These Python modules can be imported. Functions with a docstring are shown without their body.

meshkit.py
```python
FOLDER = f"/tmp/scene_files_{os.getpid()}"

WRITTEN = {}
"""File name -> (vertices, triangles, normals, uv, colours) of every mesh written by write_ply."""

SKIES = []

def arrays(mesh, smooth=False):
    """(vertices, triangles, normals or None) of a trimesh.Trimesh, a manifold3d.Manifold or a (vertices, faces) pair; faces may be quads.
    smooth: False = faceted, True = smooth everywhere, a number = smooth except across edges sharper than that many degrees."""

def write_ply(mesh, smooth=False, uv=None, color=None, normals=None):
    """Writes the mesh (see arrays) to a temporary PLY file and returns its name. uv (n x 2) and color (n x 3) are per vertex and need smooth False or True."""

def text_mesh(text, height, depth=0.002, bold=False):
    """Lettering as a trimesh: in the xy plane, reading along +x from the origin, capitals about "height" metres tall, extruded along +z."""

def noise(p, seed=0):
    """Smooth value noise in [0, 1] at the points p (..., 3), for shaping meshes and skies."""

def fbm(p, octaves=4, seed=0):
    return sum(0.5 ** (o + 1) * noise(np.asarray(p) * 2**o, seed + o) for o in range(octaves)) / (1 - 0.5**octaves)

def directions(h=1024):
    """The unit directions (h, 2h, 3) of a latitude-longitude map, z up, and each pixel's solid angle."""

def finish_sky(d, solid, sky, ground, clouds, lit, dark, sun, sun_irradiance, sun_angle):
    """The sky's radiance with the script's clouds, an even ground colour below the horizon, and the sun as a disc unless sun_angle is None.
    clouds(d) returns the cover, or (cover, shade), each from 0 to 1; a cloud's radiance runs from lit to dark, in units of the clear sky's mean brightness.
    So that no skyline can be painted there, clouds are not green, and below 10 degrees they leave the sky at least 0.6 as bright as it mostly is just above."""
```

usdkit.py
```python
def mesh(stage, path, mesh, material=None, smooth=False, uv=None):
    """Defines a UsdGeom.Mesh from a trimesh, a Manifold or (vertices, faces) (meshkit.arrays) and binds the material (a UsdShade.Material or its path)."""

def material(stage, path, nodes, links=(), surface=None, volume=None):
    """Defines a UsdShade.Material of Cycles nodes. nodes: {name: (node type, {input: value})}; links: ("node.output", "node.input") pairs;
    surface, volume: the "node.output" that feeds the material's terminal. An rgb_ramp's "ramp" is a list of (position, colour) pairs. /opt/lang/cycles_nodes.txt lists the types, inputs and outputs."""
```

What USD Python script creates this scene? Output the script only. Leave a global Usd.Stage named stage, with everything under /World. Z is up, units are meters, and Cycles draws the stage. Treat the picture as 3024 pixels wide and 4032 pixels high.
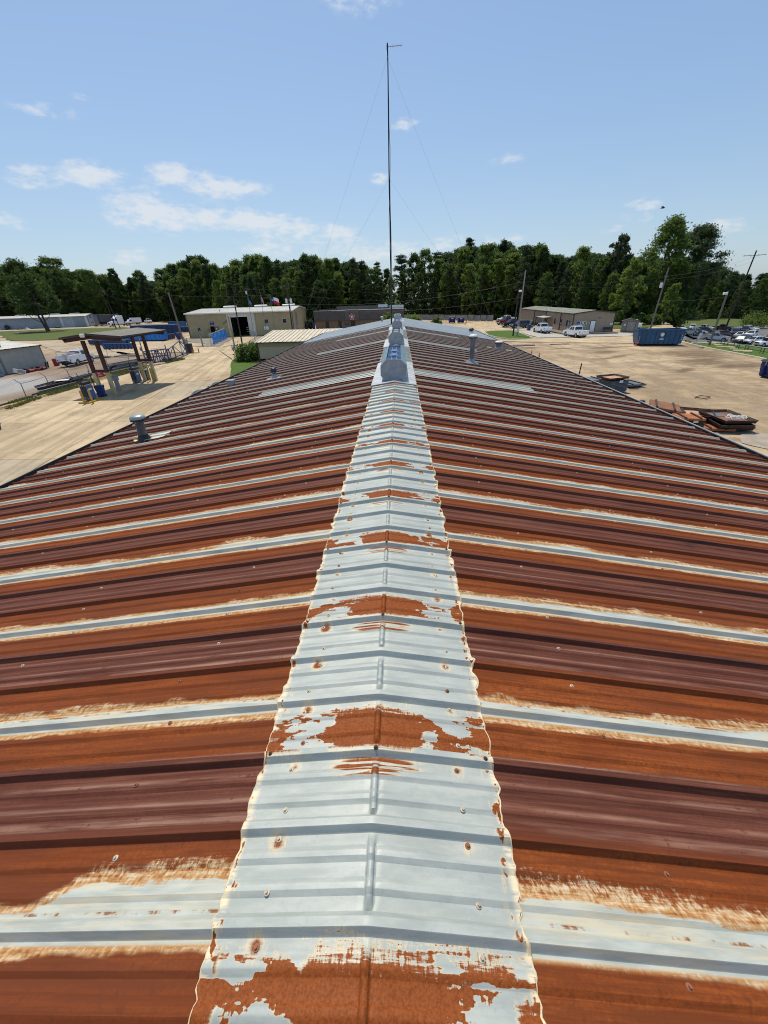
import math
import numpy as np
import trimesh
import shapely.geometry as sg
import shapely.ops as so
import usdkit, meshkit
from pxr import Usd, UsdGeom, UsdLux, UsdShade, Gf, Sdf, Vt

stage = Usd.Stage.CreateInMemory()
UsdGeom.SetStageUpAxis(stage, UsdGeom.Tokens.z)
UsdGeom.SetStageMetersPerUnit(stage, 1.0)
UsdGeom.Xform.Define(stage, '/World')
UsdGeom.Scope.Define(stage, '/World/Looks')

# ------------------------------------------------------------------ camera, sky, sun, exposure
CAM = np.array([0.131, 0.0, 7.75])
PITCH, ROLL, YAW = np.radians([29.156, -1.828, 2.854])
EXPOSURE = 0.30
SUN_AZ, SUN_EL = math.radians(-19.0), math.radians(66.0)      # azimuth from +y towards +x
SKY_STRENGTH, SUN_INTENSITY = 0.102, 0.92


def camera():
    c, s = math.cos(YAW), math.sin(YAW)
    fwd, right, up = np.array([-s, c, 0]), np.array([c, s, 0]), np.array([0, 0, 1.])
    f = fwd * math.cos(PITCH) - up * math.sin(PITCH)
    u = up * math.cos(PITCH) + fwd * math.sin(PITCH)
    r2 = right * math.cos(ROLL) + u * math.sin(ROLL)
    u2 = u * math.cos(ROLL) - right * math.sin(ROLL)
    cam = UsdGeom.Camera.Define(stage, '/World/camera')
    m = Gf.Matrix4d(*r2, 0, *u2, 0, *(-f), 0, *CAM, 1)
    cam.AddTransformOp().Set(m)
    cam.CreateFocalLengthAttr(13.0)
    cam.CreateHorizontalApertureAttr(13.0 * 3024 / 1515)
    cam.CreateVerticalApertureAttr(13.0 * 4032 / 1515)
    cam.CreateClippingRangeAttr(Gf.Vec2f(0.05, 5000))
    cam.CreateExposureAttr(EXPOSURE)


camera()
SUN = np.array([math.sin(SUN_AZ) * math.cos(SUN_EL), math.cos(SUN_AZ) * math.cos(SUN_EL), math.sin(SUN_EL)])


class Graph:
    """Small builder of Cycles node graphs: g('type', 'output', input=value or another node's reference)."""
    def __init__(self):
        self.nodes, self.links, self.k = {}, [], 0

    def __call__(self, kind, out, **kw):
        self.k += 1
        name, vals = f'n{self.k}', {}
        for k, v in kw.items():
            if isinstance(v, str) and '.' in v and v.split('.')[0] in self.nodes:
                self.links.append((v, f'{name}.{k}'))
            else:
                vals[k] = v
        self.nodes[name] = (kind, vals)
        return f'{name}.{out}'

    def m(self, op, a, b=0.0, c=0.0, clamp=False):
        return self('math', 'value', math_type=op, value1=a, value2=b, value3=c, use_clamp=clamp)

    def mix(self, f, a, b, kind='mix'):
        return self('mix', 'color', mix_type=kind, fac=f, color1=a, color2=b)

    def step(self, v, lo, hi):
        return self('map_range', 'result', range_type='smoothstep', value=v, from_min=lo, from_max=hi, to_min=0.0, to_max=1.0, clamp=True)

    def noise(self, vec, scale=1.0, detail=3.0, rough=0.55, out='fac'):
        return self('noise_texture', out, dimensions='3D', vector=vec, scale=scale, detail=detail, roughness=rough)

    def stretch(self, vec, s, loc=(0., 0., 0.)):
        return self('mapping', 'vector', mapping_type='point', vector=vec, scale=s, location=loc)

    def build(self, name, surface=None, volume=None):
        return usdkit.material(stage, f'/World/Looks/{name}', self.nodes, self.links, surface=surface, volume=volume)


def sky():
    g = Graph()
    col = g('sky_texture', 'color', sky_type='single_scattering', sun_disc=False, sun_elevation=SUN_EL, sun_rotation=SUN_AZ,
            altitude=100.0, air_density=1.0, aerosol_density=0.9, ozone_density=1.2)
    d = g('texture_coordinate', 'generated')
    x, y, z = (g('separate_xyz', o, vector=d) for o in 'xyz')
    az = g.m('arctan2', x, y)
    el = g.m('arcsine', z)
    q = g('combine_xyz', 'vector', x=g.m('multiply', az, 15.0), y=g.m('multiply', el, 34.0), z=0.0)
    n1 = g.noise(q, 1.0, 6.0, 0.6)
    n2 = g.noise(g.stretch(q, (2.6, 2.6, 1.0), (4.0, 2.0, 0.0)), 1.0, 5.0, 0.6)
    nn = g.m('add', g.m('multiply', n1, 0.55), g.m('multiply', n2, 0.45))
    total = None
    #         azimuth, elevation, half width, half height (degrees), strength
    clouds = [(-27.8, 8.6, 3.0, 1.5, 1.0), (-22.2, 8.4, 2.0, .9, .75), (-17.5, 8.1, 2.8, .9, .85), (-12.4, 7.4, 3.2, .9, .75), (-6.8, 7.0, 2.0, .7, .6),
              (-19.0, 10.9, 3.4, .7, .85), (-24.2, 11.9, 2.8, .7, .7), (-32.0, 11.4, 2.0, .8, .8), (-37.3, 10.7, 2.2, .9, .55), (-30.6, 4.6, 2.2, .7, .6),
              (26.2, 7.6, 1.5, .6, .5), (25.4, 6.0, 3.2, .8, .35), (34.2, 5.0, 2.6, .7, .55), (12.0, 12.6, 2.2, .7, .3), (1.0, 16.0, 2.6, .7, .3),
              (-34.4, 15.4, 2.6, .6, .4), (-30.9, 16.6, 1.0, .5, .3), (-3.3, 25.2, 4.0, 1.5, .9), (-2.1, 11.8, 1.4, .6, .35), (-40.5, 7.4, 2.4, .8, .5),
              (-13.0, 5.2, 10.0, 1.2, .35), (-1.5, 4.7, 4.0, .9, .5), (9.0, 5.6, 7.0, .8, .35), (-43.0, 13.0, 2.0, .7, .4)]
    for a, e, w, h, s in clouds:
        u = g.m('multiply', g.m('subtract', az, math.radians(a)), 1 / math.radians(w))
        v = g.m('multiply', g.m('subtract', el, math.radians(e)), 1 / math.radians(h))
        r2 = g.m('add', g.m('multiply', u, u), g.m('multiply', v, v))
        b = g.m('multiply', g.m('exponent', g.m('multiply', r2, -0.8)), s)
        total = b if total is None else g.m('add', total, b)
    body = g.m('subtract', g.m('add', total, g.m('multiply', g.m('subtract', nn, .5), 3.4)), .06)
    body = g.m('multiply', body, g.step(total, .03, .30))
    # the rest of the sky carries the same thin scattered fair-weather cloud
    far = g.m('multiply', g.step(g.m('absolute', az), 0.82, 1.1), g.m('multiply', g.step(n1, 0.56, 0.75), g.m('multiply', g.step(el, 0.02, 0.1), g.m('subtract', 1.0, g.step(el, 0.18, 0.5)))))
    cover = g.m('minimum', g.m('add', g.m('multiply', g.step(body, 0.03, 0.85), 0.74), g.m('multiply', far, 0.6)), 0.9)
    haze = g.m('multiply', g.m('subtract', 1.0, g.step(el, -0.02, 0.42)), 0.28)
    col = g.mix(0.30, col, (2.2, 4.0, 6.6))
    col = g.mix(haze, col, (3.5, 4.4, 5.1))
    col = g.mix(cover, col, (6.3, 6.5, 6.7))
    bg = g('background_shader', 'background', color=col, strength=SKY_STRENGTH)
    mat = g.build('sky_light', surface=bg)
    dome = UsdLux.DomeLight.Define(stage, '/World/sky')
    UsdShade.MaterialBindingAPI.Apply(dome.GetPrim()).Bind(mat)
    dome.GetPrim().SetCustomDataByKey('kind', 'structure')
    sun = UsdLux.DistantLight.Define(stage, '/World/sun')
    zax = SUN / np.linalg.norm(SUN)
    xax = np.cross([0, 0, 1.], zax); xax /= np.linalg.norm(xax)
    yax = np.cross(zax, xax)
    sun.AddTransformOp().Set(Gf.Matrix4d(*xax, 0, *yax, 0, *zax, 0, 0, 0, 60, 1))
    sun.CreateIntensityAttr(SUN_INTENSITY)
    sun.CreateAngleAttr(0.5)
    sun.CreateNormalizeAttr(True)
    sun.CreateColorAttr(Gf.Vec3f(1.0, 0.925, 0.79))


sky()

# ------------------------------------------------------------------ helpers
used = {}


def numbered(parent, name):
    k = used.get((parent, name), 0)
    used[(parent, name)] = k + 1
    return f'{parent}/{name}' + (f'_{k:03d}' if k else '')


def path_of(p):
    return '/World' if p is None else str(p.GetPath())


def tag(p, label=None, cat=None, group=None, kind=None):
    p = p.GetPrim() if hasattr(p, 'GetPrim') else p
    for k, v in (('label', label), ('category', cat), ('group', group), ('kind', kind)):
        if v:
            p.SetCustomDataByKey(k, v)
    return p


def thing(name, label, cat, loc=(0, 0, 0), rz=0.0, group=None, sc=None):
    x = UsdGeom.Xform.Define(stage, numbered('/World', name))
    x.AddTranslateOp().Set(Gf.Vec3d(*map(float, loc)))
    x.AddRotateZOp().Set(float(rz))
    x.AddScaleOp().Set(Gf.Vec3f(*((1, 1, 1) if sc is None else sc)))
    return tag(x, label, cat, group)


def dup(src, loc, rz, label=None, group=None, sc=None):
    x = UsdGeom.Xform.Define(stage, numbered('/World', src.GetName().rstrip('0123456789').rstrip('_')))
    p = x.GetPrim()
    p.GetReferences().AddInternalReference(src.GetPath())
    p.GetAttribute('xformOp:translate').Set(Gf.Vec3d(*map(float, loc)))
    p.GetAttribute('xformOp:rotateZ').Set(float(rz))
    p.GetAttribute('xformOp:scale').Set(Gf.Vec3f(*((1, 1, 1) if sc is None else sc)))
    p.SetInstanceable(True)
    was = src.GetCustomData()
    return tag(p, label or was['label'], was['category'], group or was.get('group'))


def obj(name, mesh, mat, parent=None, smooth=False, kind=None, label=None):
    m = usdkit.mesh(stage, numbered(path_of(parent), name), mesh, mat, smooth=smooth)
    return tag(m, label=label, kind=kind)


def solo(name, mesh, mat, label, cat, group=None, smooth=False):
    return tag(obj(name, mesh, mat, None, smooth), label, cat, group)


def struct(name, mesh, mat, smooth=False):
    return tag(obj(name, mesh, mat, None, smooth), kind='structure')


cat = trimesh.util.concatenate


def box(c, s, rz=0.0):
    b = trimesh.creation.box(s)
    if rz:
        b.apply_transform(trimesh.transformations.rotation_matrix(math.radians(rz), [0, 0, 1]))
    b.apply_translation(c)
    return b


def bx(x0, x1, y0, y1, z0, z1):
    return box(((x0 + x1) / 2, (y0 + y1) / 2, (z0 + z1) / 2), (abs(x1 - x0), abs(y1 - y0), abs(z1 - z0)))


def rbox(c, s, r=0.02, rz=0.0):
    """box with chamfered vertical and horizontal edges (convex hull of 24 points)"""
    h = np.array(s) / 2
    pts = []
    for sx in (-1, 1):
        for sy in (-1, 1):
            for sz in (-1, 1):
                for k in range(3):
                    e = h - r
                    e[k] = h[k]
                    pts.append(e * (sx, sy, sz))
    m = trimesh.convex.convex_hull(np.array(pts))
    if rz:
        m.apply_transform(trimesh.transformations.rotation_matrix(math.radians(rz), [0, 0, 1]))
    m.apply_translation(c)
    return m


def cyl(p0, p1, r, r1=None, n=10):
    p0, p1 = np.array(p0, float), np.array(p1, float)
    return tube([p0, p1], [r, r if r1 is None else r1], n)


def tube(pts, r, n=6, cap=True):
    pts = np.array(pts, float)
    r = np.broadcast_to(np.asarray(r, float), len(pts))
    V, F = [], []
    t = np.gradient(pts, axis=0)
    t /= np.linalg.norm(t, axis=1, keepdims=True) + 1e-12
    ref = np.array([0, 0, 1.]) if abs(t[0][2]) < .9 else np.array([1., 0, 0])
    for i, p in enumerate(pts):
        a = np.cross(t[i], ref); a /= np.linalg.norm(a)
        b = np.cross(t[i], a)
        ang = np.arange(n) / n * 2 * np.pi
        V.append(p + r[i] * (np.cos(ang)[:, None] * a + np.sin(ang)[:, None] * b))
    V = np.vstack(V)
    for i in range(len(pts) - 1):
        for k in range(n):
            a, b = i * n + k, i * n + (k + 1) % n
            F += [(a, a + n, b), (b, a + n, b + n)]
    if cap:
        V = np.vstack([V, pts[0], pts[-1]])
        e = len(pts) * n
        for k in range(n):
            F += [(e, k, (k + 1) % n), (e + 1, (len(pts) - 1) * n + (k + 1) % n, (len(pts) - 1) * n + k)]
    return trimesh.Trimesh(V, F, process=False)


def lathe(prof, n=20):
    """prof: (radius, z) pairs from bottom to top"""
    prof = np.array(prof, float)
    ang = np.arange(n) / n * 2 * np.pi
    V = np.vstack([np.stack([p[0] * np.cos(ang), p[0] * np.sin(ang), np.full(n, p[1])], 1) for p in prof])
    F = []
    for i in range(len(prof) - 1):
        for k in range(n):
            a, b = i * n + k, i * n + (k + 1) % n
            F += [(a, b, b + n), (a, b + n, a + n)]
    return trimesh.Trimesh(V, F, process=False)


def extr(poly, h):
    p = poly if isinstance(poly, sg.Polygon) else sg.Polygon(poly)
    return trimesh.creation.extrude_polygon(p, h, engine='earcut')


def prism_xz(poly, y0, y1, taper=None):
    """polygon in (x, z) extruded along y; taper=(z_bottom, half_bottom, z_top, half_top) makes the half width a function of z"""
    m = extr(poly, 1.0)
    v = np.array(m.vertices)
    x, z, t = v[:, 0], v[:, 1], v[:, 2]
    if taper:
        zb, hb, zt, ht = taper
        h = hb + (ht - hb) * np.clip((z - zb) / (zt - zb), 0, 1)
        y = h * (2 * t - 1)
    else:
        y = y0 + (y1 - y0) * t
    out = trimesh.Trimesh(np.stack([x, y, z], 1), m.faces[:, ::-1], process=False)
    return out


def moved(m, loc=(0, 0, 0), rz=0.0):
    m = m.copy()
    if rz:
        m.apply_transform(trimesh.transformations.rotation_matrix(math.radians(rz), [0, 0, 1]))
    m.apply_translation(loc)
    return m


def rot(m, deg, axis, about=(0, 0, 0)):
    m = m.copy()
    m.apply_transform(trimesh.transformations.rotation_matrix(math.radians(deg), axis, about))
    return m


def catenary(a, b, sag, n=9):
    t = np.linspace(0, 1, n)
    p = np.array(a, float) * (1 - t)[:, None] + np.array(b, float) * t[:, None]
    p[:, 2] -= sag * 4 * t * (1 - t)
    return p


def terrain(x, y):
    x, y = np.asarray(x, float), np.asarray(y, float)
    u0 = 46 + 30 * np.clip((.68 - x / np.maximum(y, 1)) / .08, 0, 1) * np.clip((y - 52) / 6, 0, 1)
    return -np.clip(.127 * (x - u0), 0, 5.2)


def drape(poly, off, size=4.0):
    p = poly if isinstance(poly, sg.Polygon) else sg.Polygon(poly)
    v, f = trimesh.creation.triangulate_polygon(p, engine='earcut')
    v3 = np.column_stack([v, np.zeros(len(v))])
    v3, f = trimesh.remesh.subdivide_to_size(v3, f, size)
    v3[:, 2] = terrain(v3[:, 0], v3[:, 1]) + off
    m = trimesh.Trimesh(v3, f)
    m.merge_vertices()
    if m.face_normals[:, 2].mean() < 0:
        m.invert()
    return m


def ragged(poly, amp, step=1.2, seed=0):
    p = sg.Polygon(poly)
    n = max(8, int(p.length / step))
    pts = np.array([p.exterior.interpolate(i / n, normalized=True).coords[0] for i in range(n)])
    c = np.column_stack([pts * .7, np.full(n, seed)])
    d = np.stack([meshkit.noise(c, seed) - .5, meshkit.noise(c, seed + 7) - .5], 1)
    q = sg.Polygon(pts + d * 2 * amp).buffer(0)
    return q if isinstance(q, sg.Polygon) else max(q.geoms, key=lambda k: k.area)


# ------------------------------------------------------------------ materials
MATS = {}


def pm(name, col, rough=.6, metal=0.0, var=.18, scale=2.0, col2=None, bump=0.0, bscale=30.0, spec=.4, stretch=(1, 1, 1), coat=0.0, lo=.35, hi=.65):
    if name in MATS:
        return MATS[name]
    g = Graph()
    p = g('texture_coordinate', 'object')
    q = g.stretch(p, stretch)
    n = g.noise(q, scale, 5.0, .6)
    n2 = g.noise(q, scale * 7.3, 3.0, .6)
    f = g.step(g.m('add', g.m('multiply', n, .7), g.m('multiply', n2, .3)), lo, hi)
    c1 = tuple(np.array(col) * (1 - var))
    c2 = tuple(np.minimum(np.array(col) * (1 + var), 1)) if col2 is None else col2
    c = g.mix(f, c1, c2)
    kw = dict(base_color=c, roughness=rough, metallic=metal, specular_ior_level=spec, coat_weight=coat)
    if bump:
        kw['normal'] = g('bump', 'normal', height=g.noise(q, bscale, 4.0, .6), strength=bump, distance=.02)
    b = g('principled_bsdf', 'BSDF', **kw)
    MATS[name] = g.build(name, surface=b)
    return MATS[name]


GALV = pm('galvanised', (.42, .44, .45), .48, .35, .14, 3.0)
GALV_DARK = pm('weathered_galvanised', (.27, .285, .30), .55, .25, .2, 5.0)
LIGHT_METAL = pm('pale_roof_metal', (.47, .45, .39), .5, .1, .16, .8)
CREAM_METAL = pm('tan_roof_metal', (.52, .45, .33), .5, .05, .12, .8)
TAN_WALL = pm('tan_wall_metal', (.40, .33, .20), .6, 0, .1, .6)
TAN_TRIM = pm('pale_tan_trim', (.52, .47, .38), .55, 0, .08, 1.)
BEIGE_WALL = pm('beige_brown_wall', (.30, .23, .165), .6, 0, .09, .6)
BROWN_TRIM = pm('dark_brown_trim', (.045, .03, .025), .5)
BROWN_PANEL = pm('dark_brown_mansard', (.085, .070, .062), .6, 0, .2, .7)
BLACK = pm('black_metal', (.018, .018, .02), .5)
VOID = pm('dark_interior', (.006, .006, .006), .9)
WHITE = pm('white_paint', (.74, .74, .72), .4, 0, .05, 1.)
OFFWHITE = pm('aged_white_paint', (.62, .61, .57), .55, 0, .12, 2.)
GREY = pm('grey_paint', (.25, .26, .27), .55, 0, .12, 2.)
GREYBLUE_WALL = pm('grey_blue_wall_metal', (.22, .25, .29), .6, 0, .12, .4)
SHED_WALL = pm('grey_block_wall', (.30, .29, .25), .85, 0, .10, 1.2, bump=.2)


def yard_mat(name, col, dirt):
    """dusty concrete: pale sand with tyre streaks along the road, oil and damp patches, hairline cracks"""
    g = Graph()
    p = g('geometry', 'position')
    x, y = (g('separate_xyz', o, vector=p) for o in 'xy')
    u = g.m('add', x, g.m('multiply', y, .21))
    road = g('combine_xyz', 'vector', x=u, y=y, z=0.0)
    big = g.noise(p, .22, 6.0, .65)
    streak = g.noise(g.stretch(road, (1.5, .07, 1)), 1.0, 6.0, .65)
    fine = g.noise(p, 7.0, 5.0, .75)
    c = g.mix(g.step(big, .36, .64), tuple(np.array(col) * .84), tuple(np.array(col) * 1.12))
    c = g.mix(g.m('multiply', g.step(streak, .45, .58), .62), c, dirt)
    c = g.mix(g.m('multiply', g.step(g.noise(g.stretch(p, (1, .45, 1), (3, 7, 0)), .55, 6.0, .7), .53, .62), .55), c, tuple(np.array(dirt) * .75))
    c = g.mix(g.m('multiply', g.step(fine, .46, .72), .30), c, tuple(np.array(col) * 1.18))
    wob = g('vector_math', 'vector', math_type='add', vector1=p, vector2=g('vector_math', 'vector', math_type='scale', vector1=g.noise(p, .9, 4.0, .6, 'color'), scale=1.6))
    cr = g('voronoi_texture', 'distance', dimensions='2D', feature='distance_to_edge', vector=wob, scale=.17)
    crack = g.m('multiply', g.m('subtract', 1.0, g.step(cr, .0015, .0050)), g.step(g.noise(p, .3, 2.0, .5), .46, .54))
    c = g.mix(g.m('multiply', crack, .7), c, tuple(np.array(dirt) * .45))
    return g.build(name, surface=g('principled_bsdf', 'BSDF', base_color=c, roughness=.92, specular_ior_level=.2, normal=g('bump', 'normal', height=fine, strength=.3, distance=.03)))


CONC = yard_mat('pale_concrete', (.43, .335, .215), (.285, .210, .130))
CONC2 = yard_mat('pale_concrete_worn', (.46, .36, .23), (.30, .225, .14))
CONC3 = yard_mat('grey_concrete', (.38, .315, .225), (.27, .205, .135))
KERB = pm('kerb_concrete', (.52, .46, .34), .85, 0, .15, 1.2)
RED_OXIDE = pm('red_oxide_steel', (.038, .009, .007), .55, 0, .25, 2.)
YELLOW = pm('yellow_paint', (.50, .32, .03), .55, 0, .2, 4., col2=(.42, .27, .06))
POST_TAN = pm('cream_post_paint', (.46, .38, .19), .6, 0, .12, 2.)
WOOD = pm('weathered_pole_wood', (.16, .135, .11), .85, 0, .2, 3., stretch=(4, 4, .4))
WOOD_DARK = pm('creosote_pole_wood', (.04, .03, .025), .85, 0, .3, 3., stretch=(4, 4, .4))
FENCE_WOOD = pm('grey_fence_boards', (.13, .12, .105), .85, 0, .25, 1.5, stretch=(2, 2, .3))
BIN_BLUE = pm('dark_blue_plastic', (.010, .045, .150), .45, 0, .25, 2.)
BIN_BLUE2 = pm('navy_plastic', (.010, .032, .105), .45, 0, .25, 2.)
BOX_BLUE = pm('blue_container_paint', (.020, .075, .155), .5, 0, .28, 1.2)
BOX_NAVY = pm('navy_container_paint', (.012, .028, .13), .45, 0, .25, 1.2)
BRIGHT_BLUE = pm('bright_blue_sheet', (.015, .17, .50), .4, 0, .18, 1.5, bump=.4, bscale=3)
PUMP_BLUE = pm('pump_blue_paint', (.06, .12, .30), .45, 0, .12, 3.)
GATE_BLUE = pm('navy_gate_paint', (.035, .05, .12), .5, 0, .25, 3.)
STEEL = pm('raw_steel', (.16, .16, .165), .5, .3, .3, 2.)
RUSTY = pm('rusty_plate', (.30, .105, .035), .85, 0, .25, 2., bump=.2)
RUSTY2 = pm('brown_rusty_plate', (.20, .085, .045), .85, 0, .25, 2., bump=.2)
RUSTY3 = pm('pale_rusty_plate', (.42, .24, .15), .85, 0, .2, 2., bump=.2)
RUST_DARK = pm('dark_rust_steel', (.05, .028, .02), .8, 0, .4, 4.)
DARK_LID = pm('slate_painted_plate', (.10, .115, .14), .55, 0, .2, 2.)
CONE = pm('orange_cone', (.62, .09, .03), .55)
TYRE = pm('tyre_rubber', (.02, .02, .02), .8)
RIM = pm('wheel_rim', (.35, .35, .36), .35, .6)
GLASS = pm('tinted_window_glass', (.012, .014, .017), .06, 0, .1, 1., spec=.6)
LAMP = pm('headlamp_lens', (.6, .62, .64), .15, .2)
TAIL = pm('tail_lamp_red', (.25, .01, .012), .25)
CHROME = pm('chrome', (.6, .6, .6), .2, .9)
RED = pm('red_sign_paint', (.36, .012, .018), .5)
NAVY = pm('navy_sign_paint', (.02, .03, .16), .5)
CABLE = pm('black_cable', (.015, .015, .015), .6)
WIRE = pm('aged_wire', (.11, .11, .115), .5, .3)
GUY = pm('bright_guy_wire', (.20, .22, .25), .6, .2)
RAIL = pm('dark_green_rail', (.015, .026, .016), .5)
ROCK = pm('limestone_rubble', (.27, .24, .20), .9, 0, .3, 2., bump=.5)
BARK = pm('bark', (.060, .048, .038), .9, 0, .3, 3., stretch=(3, 3, .5))
MUD = pm('wet_mud', (.10, .075, .05), .35, 0, .3, .8)
WATER = pm('muddy_water', (.16, .13, .09), .08, 0, .1, .6)
BRICK_MAT = pm('tan_brown_brick', (.22, .135, .075), .85, 0, .35, 5.)


def paint(name, col, metal=0.0):
    return pm('car_paint_' + name, col, .28, metal, .03, 1., coat=.6, spec=.5)


def leaf(name, a, b, trans=.42):
    g = Graph()
    p = g('texture_coordinate', 'object')
    n = g.noise(p, .35, 4.0, .6)
    n2 = g.noise(p, 3.0, 2.0, .6)
    r = g('object_info', 'random')
    f = g.step(g.m('add', g.m('add', g.m('multiply', n, .5), g.m('multiply', n2, .3)), g.m('multiply', r, .25)), .25, .8)
    c = g.mix(f, a, b)
    d = g('principled_bsdf', 'BSDF', base_color=c, roughness=.55, specular_ior_level=.25)
    t = g('translucent_bsdf', 'BSDF', color=g.mix(.5, c, tuple(min(1, v * 1.6) for v in b)))
    return g.build(name, surface=g('mix_closure', 'closure', fac=trans, closure1=d, closure2=t))


LEAF_DARK = leaf('leaf_dark', (.022, .046, .012), (.068, .112, .026))
LEAF_MID = leaf('leaf_mid', (.040, .078, .015), (.115, .175, .034))
LEAF_LIGHT = leaf('leaf_light', (.062, .112, .018), (.165, .225, .042), .46)
LEAF_PALE = leaf('leaf_pale', (.034, .050, .025), (.080, .105, .050))
NEEDLE = leaf('pine_needle', (.026, .050, .020), (.072, .105, .042), .36)
HEDGE = leaf('hedge_leaf', (.030, .034, .024), (.075, .080, .055), .2)


def grass_mat(name, a, b, dry):
    g = Graph()
    p = g('geometry', 'position')
    n = g.noise(p, .5, 5.0, .65)
    n2 = g.noise(p, 9.0, 4.0, .7)
    c = g.mix(g.step(n2, .3, .7), a, b)
    c = g.mix(g.m('multiply', g.step(n, .50, .72), .6), c, dry)
    bmp = g('bump', 'normal', height=n2, strength=.9, distance=.06)
    return g.build(name, surface=g('principled_bsdf', 'BSDF', base_color=c, roughness=.9, specular_ior_level=.15, normal=bmp))


GRASS = grass_mat('lawn_grass', (.035, .075, .010), (.085, .150, .022), (.13, .135, .045))
FIELD = grass_mat('field_grass', (.050, .075, .016), (.100, .125, .034), (.16, .14, .070))
WEEDS = leaf('weed_blades', (.06, .075, .02), (.15, .16, .055), .3)


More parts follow.
